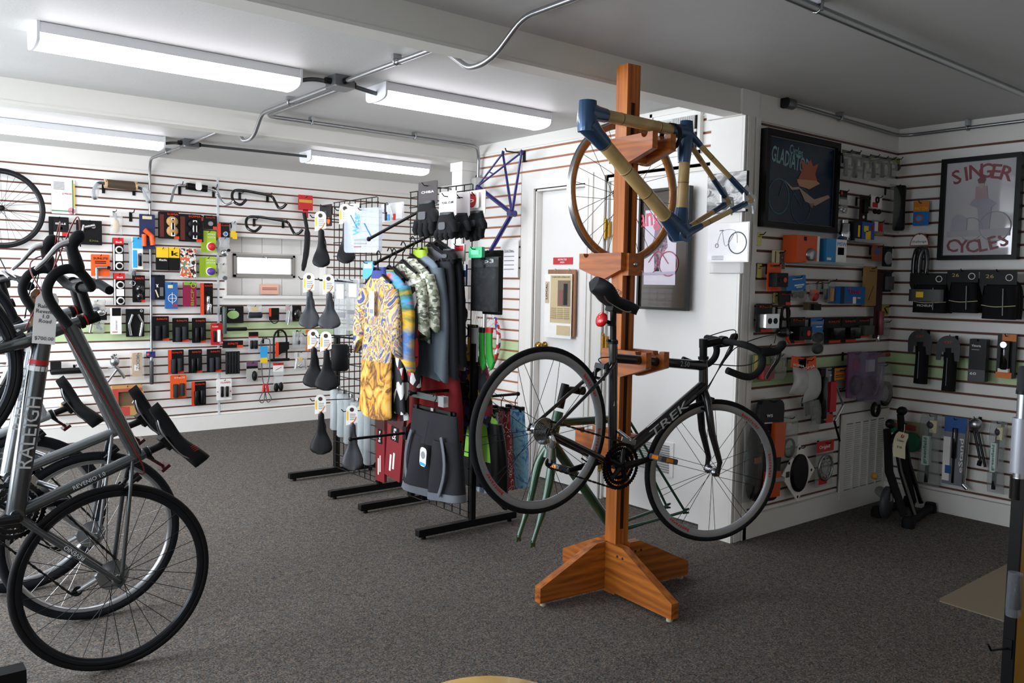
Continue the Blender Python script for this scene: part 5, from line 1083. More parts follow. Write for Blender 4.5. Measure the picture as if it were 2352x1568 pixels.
for b, l, big in (((358, 568, 387, 620), 'yellow and black energy pouch pack with white lettering', 'fizik'), ((386, 568, 411, 621), 'yellow and black pouch pack with a large letter k', 'k')):
    A('tape_pouch', b, l, 'bar tape', mat('#131314', .4), [('p', 'header', 0, 0, 1, .45, YEL), ('t', big, .2, .5 if big != 'k' else .12, .85, .62 if big != 'k' else .42, PAPER if big != 'k' else BLACK, .004)], th=.02)
A('pattern_pack', (414, 571, 449, 637), 'tall pack printed with orange, white and black pattern', 'bar tape', pattern('camo_pack', ['#e9e6e0', '#1c1c1c', '#e9e6e0', '#e0602a', '#1c1c1c', '#cfcac4'], 60, .5), [('p', 'side', 0, .3, .55, .95, pattern('camo_pack_orange', ['#e0602a', '#f2e3d5', '#e0602a', '#3f8f86'], 70, .5))], th=.03)
A('bell_bag', (501, 545, 528, 590), 'clear bag with a chrome bell and black clamp by the niche', 'bell', None, [('a', 'bag', 0, 0, 1, .6, clear('#d8dcde', .45), .02), ('s', 'bell', .15, .6, .8, 1, CHROME, .03), ('d', 'clamp', .75, .55, 1, .75, BLACK, .02)])
A('mirror_bag', (500, 604, 522, 643), 'small clear bag with a dark round knob below the chrome bell', 'accessory bag', None, [('a', 'bag', 0, 0, 1, 1, clear('#e2e2dc', .4), .02), ('d', 'knob', .45, .75, .95, 1, GREYP, .02), ('p', 'label', .1, .4, .5, .6, CREAM)])
A('stem_pack', (209, 584, 252, 634), 'orange card with a silver quill stem on it', 'stem', ORANGE, [('t', 'SUNLITE', .12, .12, .9, .26, BLACK), ('p', 'print_line', .2, .3, .8, .34, BLACK), ('p', 'print_line', .2, .38, .8, .42, BLACK), ('l', 'stem_arm', .25, .62, .95, .6, STEEL, .014), ('l', 'quill', .28, .62, .28, 1.2, STEEL, .013), ('d', 'clamp', .8, .48, 1.02, .74, DSTEEL, .03)])
for b, l in (((259, 546, 283, 620), 'tall red topped pack with two round windows, upper of two'), ((261, 627, 286, 700), 'tall red topped pack with two round windows, lower of two')):
    A('bell_pack', b, l, 'accessory pack', CARDK, [('p', 'header', 0, 0, 1, .2, RED), ('t', 'Bell', .25, .1, .8, .17, PAPER, .004), ('d', 'window', .2, .24, .95, .5, PAPER, .004), ('d', 'product', .32, .29, .82, .45, BLACK, .012), ('p', 'label', .2, .5, .9, .72, PAPER), ('d', 'window', .2, .74, .95, 1, PAPER, .004), ('d', 'product', .32, .79, .82, .95, BLACK, .012), ('p', 'edge', 0, .2, .12, 1, PAPER)], th=.03, group='red topped packs with round windows')
A('light_box', (304, 545, 327, 618), 'blue and white box with a black torch window over a grey bag', 'light', PAPER, [('p', 'header', 0, 0, 1, .35, SKY), ('p', 'side', 0, .4, .4, .95, SKY, .004), ('c', 'torch', .48, .5, .85, .9, BLACK), ('d', 'torch_lens', .5, .47, .85, .6, CHROME, .03)], th=.03)
A('pump_bag', (294, 553, 312, 632), 'grey clear bag with a dark nozzle behind the blue light box', 'pump', None, [('a', 'bag', 0, 0, 1, 1, clear('#cfd5d8', .45), .03), ('s', 'nozzle', .4, .85, .95, 1.05, GREYP, .02)], off=.03)
A('grip_shift_pack', (304, 632, 333, 694), 'black shaped pack with chrome ring and orange corner', 'accessory pack', CARDK, [('t', 'SUNLITE', .2, .07, .9, .16, SUNR), ('s', 'product', .15, .3, .9, .7, GLOSSK, .04), ('s', 'product', .2, .6, .8, .95, GLOSSK, .04), ('o', 'chrome_ring', -.2, .15, .25, .45, CHROME, .006), ('p', 'corner', .7, .9, 1, 1, SUNR)])
A('chain_tool_pack', (347, 631, 379, 688), 'black card with a white diamond mark and small silver tool', 'tool', mat('#15161c', .45), [('p', 'side', 0, .1, .25, 1, mat('#20254a', .5)), ('l', 'diamond', .35, .38, .5, .5, PAPER, .003), ('l', 'diamond', .5, .38, .38, .5, PAPER, .003), ('b', 'silver_label', .6, .5, .85, .85, STEEL, .01), ('l', 'tool', .3, .6, .5, .9, CREAM, .006)])
A('tube_box', (379, 648, 407, 709), 'blue box with a white globe outline', 'inner tube', mat('#2b62a2', .45), [('p', 'label', .2, .1, .6, .22, CREAM), ('o', 'globe', .2, .35, .9, .85, PAPER, .004), ('l', 'globe_line', .55, .38, .55, .82, PAPER, .002), ('l', 'globe_line', .3, .6, .85, .6, PAPER, .002), ('p', 'corner', .6, .82, .95, .9, RED)], th=.03)
A('lubricant_box', (421, 648, 450, 703), 'magenta box with lime green lettering', 'box', MAG, [('p', 'header', 0, 0, 1, .12, mat('#6fae1f', .5)), ('o', 'logo', .55, .02, .95, .25, LIME, .005), ('v', 'BICP', .5, .3, .85, .98, mat('#9a8a2a', .5))], th=.03)
A('horn_pack', (460, 650, 489, 722), 'orange and black card with a chrome air horn', 'horn', CARDK, [('p', 'side_print', 0, 0, .28, 1, SUNR), ('t', 'SUNLITE', .35, .05, .95, .12, SUNR), ('c', 'horn', .45, .42, .72, .68, CHROME), ('c', 'horn_bell', .4, .66, .85, .98, CHROME), ('d', 'reed', .45, .2, .75, .4, BLACK, .02)])
A('stem_bag', (200, 688, 245, 735), 'clear topped pack with a silver lever hanging under it', 'brake lever', None, [('a', 'bag', .1, .0, .95, .5, clear('#dcdad4', .45), .03), ('s', 'print', .2, .2, .7, .5, GREYP, .02), ('p', 'black_card', .4, .6, 1, 1, CARDK), ('l', 'lever', .35, .5, .1, 1.6, STEEL, .011), ('s', 'clamp', .4, .45, .95, .8, CHROME, .03)])
A('cable_end_bag', (212, 738, 240, 765), 'small clear bag with a grey plug on the green band', 'accessory bag', None, [('a', 'bag', 0, 0, 1, 1, clear('#cfd8c4', .35), .015), ('l', 'plug', .3, .2, .7, .7, GREYC, .01)], off=.03)
A('brush_pack', (254, 707, 278, 767), 'slim white box with a black top clip', 'box', PAPER, [('p', 'header', .1, 0, .95, .3, BLACK), ('v', 'cleaner', .35, .45, .6, .85, GREYC), ('p', 'print_line', .1, .9, .6, .93, RED)], th=.03)
A('bar_end_card', (289, 709, 331, 773), 'black card with two silver angled bar ends', 'bar ends', CARDK, [('l', 'bar_end', .35, .2, .15, .55, CHROME, .011), ('l', 'bar_end', .15, .55, .25, .95, CHROME, .012), ('l', 'bar_end', .65, .2, .88, .5, CHROME, .011), ('l', 'bar_end', .88, .5, .75, .97, CHROME, .012), ('o', 'mark', .78, .03, .92, .12, PAPER, .003)])
def grips(b, l, col=CARDK, orange=True, g=GRIP, side=False, txt=SUNR, lean=0):
    P_ = [('t', 'SUNLITE', .25, .07, .9, .16, txt), ('c', 'grip', .14, .38, .46, .96, g), ('c', 'grip', .54, .36, .86, .9, g)]
    if orange: P_.append(('p', 'corner', .6, .9, 1, 1, SUNR))
    if side: P_.append(('p', 'side_print', 0, 0, .22, 1, SUNR))
    return A('grip_pack', b, l, 'handlebar grips', col, P_)
grips((350, 726, 388, 782), 'black card of slim black grips right of the bar ends', g=mat('#16171a', .7)); grips((396, 730, 433, 785), 'black card of grey ergonomic grips in the middle of the green band'); grips((441, 730, 473, 787), 'black card of long black grips left of the red grip pack', g=BLACK)
grips((386, 803, 422, 858), 'black card with orange left edge and two thick grey grips', side=True); grips((433, 802, 464, 856), 'narrow black card of black grips under the green band', g=BLACK); grips((475, 801, 508, 854), 'black card of curved grey grips next to the tube bundle')
grips((391, 861, 428, 914), 'orange card with a long and a short grey grip', ORANGE, False, txt=PAPER); grips((440, 876, 473, 930), 'black card with orange left edge and slim black grips, lowest row', side=True, g=BLACK, orange=False)
A('grip_pack', (484, 742, 512, 792), 'bright red card with one black and one white grip', 'handlebar grips', RED, [('t', 'CLARKS', .1, .12, .6, .2, PAPER), ('c', 'grip', .2, .35, .42, .85, BLACK), ('c', 'grip', .5, .3, .8, .85, PAPER), ('t', 'LOCK', .7, .85, .98, .95, PAPER)])
A('grip_pack', (497, 870, 532, 918), 'white card with two black straight grips and red arrows', 'handlebar grips', PAPER, [('t', 'CLARKS', .25, .12, .9, .22, RED), ('c', 'grip', .25, .35, .45, .85, BLACK), ('c', 'grip', .58, .35, .78, .85, BLACK), ('d', 'arrow', .05, .55, .12, .65, RED, .003), ('d', 'arrow', .88, .55, .96, .65, RED, .003)])
A('foam_bundle', (511, 782, 558, 858), 'bundle of black foam tubes under a sunlite header card', 'foam tubes', None, [('p', 'header_card', 0, 0, 1, .22, CARDK), ('t', 'SUNLITE', .25, .05, .75, .13, SUNR, .004), ('p', 'corner', .7, .14, 1, .22, SUNR, .003)]+[('c', 'foam_tube', .12+.14*k, .32, .26+.14*k, 1, mat('#1c1d1f', .85)) for k in range(5)])
A('pump_card', (509, 703, 559, 742), 'green and black pump card with a long grey pump across it', 'pump', CARDK, [('s', 'green_patch', .25, .25, .8, .75, mat('#9ec27a', .5), .003), ('t', 'pump', .3, .12, .6, .22, PAPER)], th=.01)
A('mini_pump', (508, 704, 522, 766), 'dark grey upright mini pump in front of the green pump card', 'pump', None, [('c', 'barrel', .1, 0, .8, 1, mat('#46534c', .4))], off=.08)
A('black_pump', (520, 751, 565, 760), 'black pump handle lying along the green band', 'pump', None, [('h', 'handle', 0, 0, 1, 1, BLACK)], off=.07, hk=False)
A('tube_bag', (566, 700, 602, 732), 'clear bag with a yellow card and a dark coil', 'accessory bag', None, [('a', 'bag', 0, 0, 1, .95, clear('#e2e6e8', .35), .03), ('p', 'label', .25, .12, .75, .45, YEL), ('h', 'coil', .1, .5, .9, .95, GRIP)])
A('mini_lock', (618, 707, 641, 735), 'small black shackle lock on an orange edged card', 'lock', CARDK, [('p', 'side_print', 0, 0, .2, .7, SUNR), ('o', 'shackle', .1, .5, .95, 1.35, BLACK, .008)])
A('lever_bag', (655, 700, 671, 750), 'silver brake arm in a clear bag next to the saddle rack', 'brake part', None, [('a', 'bag', 0, 0, 1, .8, clear('#e2e6e8', .35), .02), ('l', 'arm', .6, .3, .35, .9, STEEL, .01), ('p', 'label', .1, .1, .7, .25, mat('#cc6666', .5))])
A('pedal_pack', (671, 702, 692, 736), 'small black shaped pack half behind the hanging saddles', 'accessory pack', CARDK, [('s', 'product', .1, .2, .9, .95, GLOSSK, .03)])
A('peg_pack', (571, 762, 593, 810), 'clear card with two short black pegs under a red strip', 'pegs', clear('#d3d6d8', .5), [('p', 'header', 0, 0, 1, .2, CARDK), ('p', 'strip', 0, .2, 1, .26, RED), ('c', 'peg', .12, .4, .48, .8, BLACK), ('c', 'peg', .54, .4, .9, .8, BLACK)])
t = thing('cable_lock', 'long looped steel cable lock with red ends', 'lock', wpt('A', 609, 850, .05)); s_ = 145/290*1.0
_, W, H = wbox('A', (596, 775, 622, 920), .05)
part('cable', MB().tube(smoothpath([(.0, 0, H*.2), (-.04, 0, H*.4), (-.02, 0, H*.5), (.02, 0, H*.5), (.05, 0, H*.42), (.04, 0, -H*.1), (.012, 0, -H*.28), (.06, 0, -H*.45), (.02, 0, -H*.5), (-.005, 0, -H*.28)], 6), .0045, 7), GREYP, t)
part('cable', MB().tube(smoothpath([(-.04, 0, H*.38), (-.03, -.005, -H*.1), (-.012, -.005, -H*.28), (-.06, -.005, -H*.46), (-.02, -.005, -H*.5), (.0, -.005, -H*.28)], 6), .0045, 7), GREYP, t)
for x in (-.012, .014): part('red_sleeve', MB().tube([(x, -.004, -H*.22), (x*1.8, -.004, -H*.34)], .013, 8), RED, t)
part('label_card', MB().box(-.05, .02, -.008, -.005, H*.12, H*.38), SKY, t); part('label_stripe', MB().box(-.05, .02, -.0095, -.008, H*.12, H*.2), YEL, t); hook(t, .05, H*.5)
t = thing('u_lock', 'black U-shaped lock with an orange and black sleeve', 'lock', wbox('A', (623, 756, 664, 832), .05)[0]); _, W, H = wbox('A', (623, 756, 664, 832), .05)
part('shackle', MB().tube([(-W*.36, 0, -H*.38), (-W*.36, 0, H*.2)]+[(W*.36*math.cos(a), 0, H*.2+H*.28*math.sin(a)) for a in np.linspace(PI, 0, 9)]+[(W*.36, 0, -H*.38)], .0095, 10), BLACK, t)
part('crossbar', MB().cyl((-W*.52, 0, -H*.42), (W*.5, 0, -H*.42), .014, 10), BLACK, t)
sl = part('sleeve_card', MB().prism([(-W*.3, -H*.32), (W*.45, -H*.1), (W*.45, H*.12), (-W*.3, H*.12)], -.022, -.016), CARDK, t); part('sleeve_stripe', MB().box(-W*.32, -W*.14, -.024, -.022, -H*.32, H*.12), SUNR, sl); hook(t, .05, H*.42)
A('hook_bag', (670, 757, 704, 798), 'cluster of clear bags with small chrome clips', 'accessory bag', None, [('a', 'bag', 0, .1, .5, 1, clear('#dfe3e6', .35), .02), ('a', 'bag', .5, .2, 1, 1, clear('#dfe3e6', .35), .02), ('l', 'clip', .2, .2, .2, .8, STEEL, .006), ('l', 'clip', .4, .1, .42, .7, STEEL, .006), ('s', 'clip_body', .3, .55, .55, .85, DKG, .015), ('l', 'clip', .75, .3, .8, .8, STEEL, .006)])
A('clip_card', (703, 757, 716, 806), 'narrow orange card with a chrome wire clip', 'accessory pack', mat('#d9731f', .5), [('l', 'wire', .3, .4, .3, 1, CHROME, .004), ('l', 'wire', .7, .4, .7, 1, CHROME, .004)])
A('reflector_pack', (566, 830, 592, 877), 'purple headed grey card with a small black fitting', 'accessory pack', mat('#b3b2ab', .5), [('p', 'header', 0, 0, 1, .22, mat('#6d4a66', .5)), ('p', 'strip', 0, .22, 1, .34, BLACK), ('s', 'fitting', .45, .45, .9, .95, BLACK, .03)])
A('pad_bag', (627, 833, 651, 900), 'hanging clear bag with black rubber pieces below a white card', 'accessory bag', None, [('p', 'header', 0, 0, 1, .3, PAPER), ('p', 'header_strip', 0, 0, 1, .08, RED, .003), ('l', 'print', .2, .25, .8, .15, BLACK, .002), ('a', 'bag', 0, .3, 1, .8, clear('#eceff1', .25), .015), ('s', 'rubber', .05, .68, .5, 1, BLACK, .02), ('s', 'rubber', .5, .66, .95, .98, BLACK, .02)])
A('carabiner_bag', (674, 806, 706, 850), 'clear bag of silver fittings with a yellow sticker', 'accessory bag', None, [('a', 'bag', 0, .05, 1, 1, clear('#e6e9eb', .3), .03), ('p', 'sticker', .35, .3, .6, .55, YEL, .01), ('l', 'fitting', .2, .4, .1, .9, CHROME, .01), ('o', 'fitting', .3, .55, .6, .95, CHROME, .02), ('l', 'fitting', .8, .4, .85, .9, CHROME, .01)])
t = A('folding_stem', (243, 812, 287, 878), 'silver adjustable stem assembly hung on the wall', 'stem', None, [('l', 'clamp', .3, .05, .55, .35, CHROME, .016), ('s', 'joint', .2, .1, .7, .45, STEEL, .03), ('l', 'arm', .45, .4, .95, .85, STEEL, .014), ('l', 'quill', .55, .55, .0, 1, CHROME, .012), ('l', 'bolt', .1, .5, .7, .45, CHROME, .008)])
A('brake_shoe_box', (304, 810, 326, 864), 'wood grain slim box with black lettering', 'box', TAN, [('v', 'ZOOM', .3, .1, .8, .7, BLACK), ('p', 'label', .15, .5, .6, .75, PAPER), ('g', 'bag', -.3, -.1, 1.1, 1.1, clear('#e8e6e0', .2), .02)], th=.03)
A('seatpost_pack', (336, 807, 357, 895), 'dark seatpost under a blue header, in line with the conduit', 'seatpost', None, [('p', 'header', 0, 0, 1, .14, mat('#27306e', .5)), ('d', 'spot', .05, .02, .35, .12, ORANGE, .003), ('c', 'post', .3, .25, .75, .85, DKG), ('c', 'post_head', .35, .15, .7, .28, STEEL)], off=.08)
A('crank_box', (256, 884, 326, 952), 'open red and brown cardboard box with a silver part inside', 'box', TAN, [('p', 'red_face', 0, .1, .18, 1, mat('#b8433a', .6), .03), ('p', 'red_face', .18, .72, .55, 1, mat('#b8433a', .6), .03), ('b', 'opening', .2, .22, .9, .68, mat('#6d563c', .8), .004), ('p', 'frame', .18, .1, .95, .2, mat('#a9533f', .6), .03), ('p', 'frame', .9, .2, 1, 1, TAN, .03), ('p', 'frame', .55, .7, .9, 1, TAN, .03), ('l', 'part', .75, .45, .65, .62, STEEL, .008)], th=.04)
A('fender_pack', (115, 836, 230, 858), 'long black fender stay on a black bracket behind the bikes', 'fender', None, [('h', 'stay', .0, .3, 1, 1, BLACK), ('b', 'bracket', 0, -.4, .2, .8, MATK, .04)], off=.05)
A('magazine_stack', (80, 925, 180, 940), 'thin stack of papers on a ledge behind the parked bikes', 'papers', PAPER, [('p', 'brown_folder', .55, .1, 1, .95, TAN, .03), ('p', 'page_line', 0, .45, .55, .55, GREYC)], th=.12, off=.09, hk=False)
item('niche_note', 'A', (598, 652, 640, 676), 'small pink note taped under the niche window', 'notice', mat('#f0bfa8', .7), [('p', 'print_line', .1, .35, .9, .42, mat('#a5523f', .6)), ('p', 'print_line', .1, .5, .9, .57, mat('#a5523f', .6))], off=-.11, th=.002, hk=False)
# ================================================================ DOOR WALL
def B(nm, b, l, cat, col, parts=(), **k): k.setdefault('hk', False); k.setdefault('off', .006); return item(nm, 'B', b, l, cat, col, parts, **k)
B('restricted_sign', (1271, 591, 1315, 607), 'small red restricted area sign on the left door', 'sign', mat('#c4202e', .4), [('t', 'RESTRICTED', .27, .15, .73, .5, PAPER), ('t', 'AREA', .38, .55, .62, .88, PAPER)], off=-.046, rad=.001)
t = B('clipboard', (1259, 619, 1322, 770), 'wooden board hung on the left door behind a white sheet', 'board', wood('clip_wood', '#7d4f2c', '#96643c', 9, (1, 1, .1)), [('d', 'nail', .25, -.02, .3, .02, STEEL, .004), ('d', 'nail', .75, -.02, .8, .02, STEEL, .004)], off=-.03, th=.012, rad=.002)
B('newspaper_clipping', (1251, 629, 1313, 776), 'white sheet with a yellowed newspaper clipping about cycling', 'notice', PAPER, [('p', 'newsprint', .22, .02, .98, .76, mat('#cdbb93', .8)), ('t', 'Couple make cycling work', .27, .03, .93, .06, DKG, .003), ('p', 'photo', .5, .1, .95, .5, mat('#7a6c5a', .7), .003), ('p', 'photo_figure', .72, .15, .86, .48, mat('#2a2a2e', .7), .004), ('p', 'photo_figure', .55, .25, .7, .48, mat('#8a5a52', .7), .0045), ('p', 'newsprint', .48, .80, .96, .95, mat('#cdbb93', .8)), ('p', 'local_strip', .03, .12, .17, .46, mat('#c9b79a', .8)), ('v', 'LOCAL', .05, .15, .14, .4, DKG, .003)]+[('p', 'column_line', .26+.24*(k % 3), .53+.03*(k//3), .45+.24*(k % 3), .54+.03*(k//3), mat('#9c8c6c', .8), .003) for k in range(18)], off=-.015, th=.003)
def quadpic(nm, label, w, quad, off, frame, fw_, matm, art, mat_in=0, th=.03, cat='poster', arts=()):
    """framed picture from its four photo corners (tl, tr, br, bl)"""
    P4 = [wpt(w, x, y, off) for x, y in quad]; c = sum(P4, Vector())/4
    ax = Vector((1, 0, 0)) if WALL[w][0] == 'y' else Vector((0, -1, 0))
    W = abs(((P4[1]+P4[2])/2-(P4[0]+P4[3])/2).dot(ax)); H = abs((P4[0].z+P4[1].z)/2-(P4[2].z+P4[3].z)/2)
    t = thing(nm, label, cat, c, WALL[w][2])
    if fw_:
        part('frame', MB().box(-W/2, W/2, -th, th*.5, H/2-fw_, H/2).box(-W/2, W/2, -th, th*.5, -H/2, -H/2+fw_).box(-W/2, -W/2+fw_, -th, th*.5, -H/2+fw_, H/2-fw_).box(W/2-fw_, W/2, -th, th*.5, -H/2+fw_, H/2-fw_), frame, t)
    part('mount', MB().box(-W/2+fw_, W/2-fw_, -th*.3, th*.3, -H/2+fw_, H/2-fw_), matm, t)
    if art is not None:
        mi = mat_in if isinstance(mat_in, (list, tuple)) else [mat_in]*4
        x0, x1, z0, z1 = -W/2+fw_+mi[0], W/2-fw_-mi[2], -H/2+fw_+mi[3], H/2-fw_-mi[1]
        pr = part('print', MB().box(x0, x1, -th*.3-.0015, -th*.3, z0, z1), art, t)
        for k, a in enumerate(arts):
            kd = a[0]; X = lambda u: x0+(x1-x0)*u; Z = lambda v: z1-(z1-z0)*v; f = -th*.3-.0016-.0003*k
            if kd == 'poly': part(a[1], MB().prism([(X(u), Z(v)) for u, v in a[2]], f-.0006, f), asm(a[3]), pr)
            elif kd == 'line': part(a[1], MB().tube(smoothpath([(X(u), f-.0005, Z(v)) for u, v in a[2]], 5), a[4], 6, flat=.25), asm(a[3]), pr)
            elif kd == 'ring': part(a[1], MB().ring([(a[4], 0), (a[4]-a[5], 0), (a[4]-a[5], -.001), (a[4], -.001)], 32), asm(a[3]), pr, (X(a[2][0]), f, Z(a[2][1])))
            elif kd == 'text':
                o = text(a[1], a[4], asm(a[3]), pr, (X(a[2][0]), f-.0008, Z(a[2][1])), rot=(PI/2, a[6] if len(a) > 6 else 0, 0), w=a[5]*(x1-x0) if a[5] else None, bold=.015)
    return t, W, H
GL = dict()
PRINTK = mat('#17293a', .2, spec=.3, var=.25, vscale=8)
quadpic('framed_poster', 'large dark framed cycling poster with a red-haired swirl on the dim slatwall', 'C', [(1750, 294), (1922, 330), (1913, 535), (1748, 521)], .03, mat('#0a0909', .4, spec=.2), .032, mat('#7d7568', .6), PRINTK, .006, .03, 'poster', [
 ('text', 'Cycles', (.40, .12), '#6f97a0', .07, .2, .1), ('text', 'GLADIATOR', (.32, .25), '#7fa3a8', .12, .56, .12),
 ('ring', 'wheel_outline', (.17, .70), '#3f6c7c', .10, .008), ('ring', 'wheel_outline', (.50, .78), '#2c5163', .10, .006), ('line', 'frame_line', [(.17, .7), (.26, .5), (.5, .78)], '#34586a', .003),
 ('poly', 'swirl', [(.42, .50), (.50, .33), (.47, .2), (.56, .27), (.62, .18), (.66, .27), (.74, .22), (.70, .36), (.74, .45), (.60, .52)], '#a8553a'), ('poly', 'swirl', [(.42, .46), (.72, .44), (.78, .47), (.62, .56), (.46, .54)], '#c08a68'), ('poly', 'shape', [(.45, .55), (.58, .62), (.70, .68), (.92, .60), (.95, .63), (.72, .76), (.56, .72)], '#a98c7c'), ('poly', 'shape', [(.24, .50), (.36, .57), (.46, .55), (.46, .58), (.35, .60)], '#a98c7c'), ('poly', 'shape', [(.62, .74), (.70, .73), (.67, .80)], '#8a5a42')])
SINGM = mat('#c2c0c4', .05, coat=.4, var=.1, vscale=5)
quadpic('framed_poster', 'black framed pale poster with red arched Singer Cycles lettering', 'D', [(2165, 368), (2351, 349), (2340, 597), (2159, 596)], .03, mat('#0a0a0b', .4, spec=.2), .028, mat('#9c9aa0', .4), SINGM, 0, .03, 'poster',
 [('text', ch, (.15+.140*i, .17-.055*math.sin(PI*(i+.3)/5.6)), '#84343e', .12, None, -.28+.11*i) for i, ch in enumerate('SINGER')]+[('text', ch, (.14+.145*i, .90-.0*i+.02*math.sin(PI*i/5)-.05*(i/5)**2), '#83424a', .11, None, .05-.08*i) for i, ch in enumerate('CYCLES')]+
 [('poly', 'figure_skirt', [(.42, .40), (.62, .40), (.74, .46), (.68, .50), (.66, .72), (.52, .74), (.48, .5), (.36, .46)], '#9b97a6'), ('poly', 'figure_bodice', [(.44, .27), (.60, .27), (.62, .40), (.44, .41)], '#a58c90'), ('poly', 'figure_hat', [(.46, .20), (.53, .15), (.58, .2), (.56, .24), (.48, .24)], '#6d4148'), ('poly', 'figure_face', [(.48, .24), (.56, .24), (.55, .29), (.49, .29)], '#b09a96'), ('ring', 'wheel_outline', (.40, .72), '#a5a1aa', .07, .004), ('ring', 'wheel_outline', (.74, .70), '#a5a1aa', .09, .004), ('poly', 'ground', [(.05, .74), (.95, .72), (.95, .80), (.05, .80)], '#aaa7ae'), ('poly', 'bush', [(.12, .6), (.2, .55), (.34, .6), (.34, .74), (.1, .74)], '#a5a4b0')])
quadpic('framed_poster', 'dark matted framed print of a seated cyclist behind the wooden post', 'B', [(1470, 437), (1590, 427), (1581, 717), (1470, 706)], .022, mat('#0d0c0c', .3), .014, mat('#3f352d', .15, coat=.3), mat('#d6cfdc', .25, coat=.3, var=.08, vscale=6), (.03, .11, .085, .135), .022, 'poster',
 [('text', 'ange', (.25, .09), '#d8647a', .16, .9, -.1), ('poly', 'figure_trousers', [(.3, .38), (.7, .36), (.74, .5), (.55, .62), (.5, .78), (.34, .78), (.32, .6), (.2, .5)], pattern('tartan', ['#6d5a76', '#8c6a78', '#4b4460', '#a58a94'], 90, .5)), ('poly', 'figure_jacket', [(.34, .18), (.56, .16), (.66, .34), (.62, .42), (.3, .42)], '#8a7c92'), ('poly', 'figure_cap', [(.38, .08), (.54, .07), (.58, .12), (.4, .13)], '#4d4656'), ('poly', 'figure_face', [(.4, .13), (.54, .13), (.53, .19), (.42, .19)], '#a38f96'), ('poly', 'shoe', [(.34, .78), (.48, .78), (.5, .82), (.34, .82)], '#2c2832'), ('ring', 'wheel_outline', (.78, .72), '#b55a70', .075, .006), ('ring', 'wheel_outline', (.15, .70), '#b55a70', .075, .006), ('line', 'frame_line', [(.15, .7), (.45, .55), (.78, .72)], '#b55a70', .003), ('poly', 'ground', [(0, .84), (1, .82), (1, .86), (0, .87)], '#b9b2c6')])
quadpic('photo_print', 'black and white landscape photo block on the corner pilaster', 'B', [(1627, 400), (1718, 393), (1716, 490), (1627, 487)], .118, BLACK, 0, BLACK, pattern('photo_grey', ['#1c1c1c', '#5d5d5d', '#9a9a9a', '#d0d0d0', '#4a4a4a'], 9, .3, 'noise', (1, 1, 2), 1), .002, .03, 'photo')
quadpic('bike_drawing', 'white drawing sheet of a bicycle below the landscape photo', 'B', [(1627, 512), (1722, 510), (1720, 604), (1626, 600)], .125, PAPER, 0, PAPER, mat('#eceaee', .3, coat=.2), .006, .006, 'notice',
 [('ring', 'wheel_outline', (.74, .52), '#4d4d57', .06, .006), ('ring', 'hub_outline', (.22, .58), '#6a6a74', .012, .003), ('line', 'frame_line', [(.22, .58), (.35, .2), (.68, .2), (.74, .52)], '#a8a6b0', .0014), ('line', 'frame_line', [(.35, .2), (.45, .6), (.68, .22)], '#a8a6b0', .0014), ('poly', 'saddle_outline', [(.28, .17), (.38, .16), (.38, .19), (.28, .19)], '#54545e')]+[('poly', 'caption', [(.1, .86+.04*k), (.4, .86+.04*k), (.4, .875+.04*k), (.1, .875+.04*k)], '#77757d') for k in range(3)])
B('sheet_holder', (1632, 600, 1708, 628), 'clear acrylic sheet holder under the bicycle drawing', 'sign holder', clear('#ffffff', .3, .05), [('p', 'edge', 0, .95, 1, 1, GREYC, .003)], off=.115, th=.008, rad=.002)
t, W, H = quadpic('note_sheet', 'white note sheet on the slats beside the left door casing', 'B', [(1151, 553), (1194, 550), (1187, 641), (1149, 633)], .02, PAPER, 0, PAPER, mat('#ecebea', .6), .005, .006, 'notice', [('poly', 'print_rule', [(.2, .3+.12*k), (.8, .3+.12*k), (.8, .32+.12*k), (.2, .32+.12*k)], '#6d6d72') for k in range(5)])
text('Trail Maps', .018, DKG, t, (0, -.006, H*.22), w=W*.5)
# wall ventilator above the right door
va, vb = wpt('B', 1500, 250, .04), wpt('B', 1614, 340, .04)
y0, y1 = 3.135, 3.52; z0, z1 = 2.16, 2.43
vt = thing('wall_ventilator', 'white wall air unit with black vertical louvers over the right door', 'air unit', (XB, (y0+y1)/2, (z0+z1)/2), -PI/2); W, H = y1-y0, z1-z0
part('housing', MB().box(-W/2, W/2, -.02, -.001, -H/2, H/2).box(-W/2, W/2, -.03, -.02, H/2-.02, H/2).box(-W/2, W/2, -.03, -.02, -H/2, -H/2+.02).box(-W/2, -W/2+.02, -.03, -.02, -H/2, H/2).box(W/2-.02, W/2, -.03, -.02, -H/2, H/2), TRIMM, vt)
part('grille_recess', MB().box(-.02, W/2-.025, -.022, -.02, -H/2+.03, H/2-.05), mat('#151515', .8), vt)
for i in range(13): part('louver', MB().box(-.015+i*.0132, -.0085+i*.0132, -.032, -.022, -H/2+.03, H/2-.05), TRIMM, vt)
part('grille_bar', MB().box(-.02, W/2-.025, -.034, -.021, -.01, .005), TRIMM, vt)
part('deflector', MB().loft([[(x, -.03-.07*math.sin(a), H/2-.05-.11*(1-math.cos(a))) for a in np.linspace(0, 1.5, 8)] for x in (-W/2+.02, W/2-.01)], cap=False, closed=False), clear('#e6ebec', .3), vt)
for i in range(7): part('louver', MB().box(-W/2+.03+i*.02, -W/2+.04+i*.02, -.024, -.02, -H/2+.03, H/2-.06), GREYC, vt)
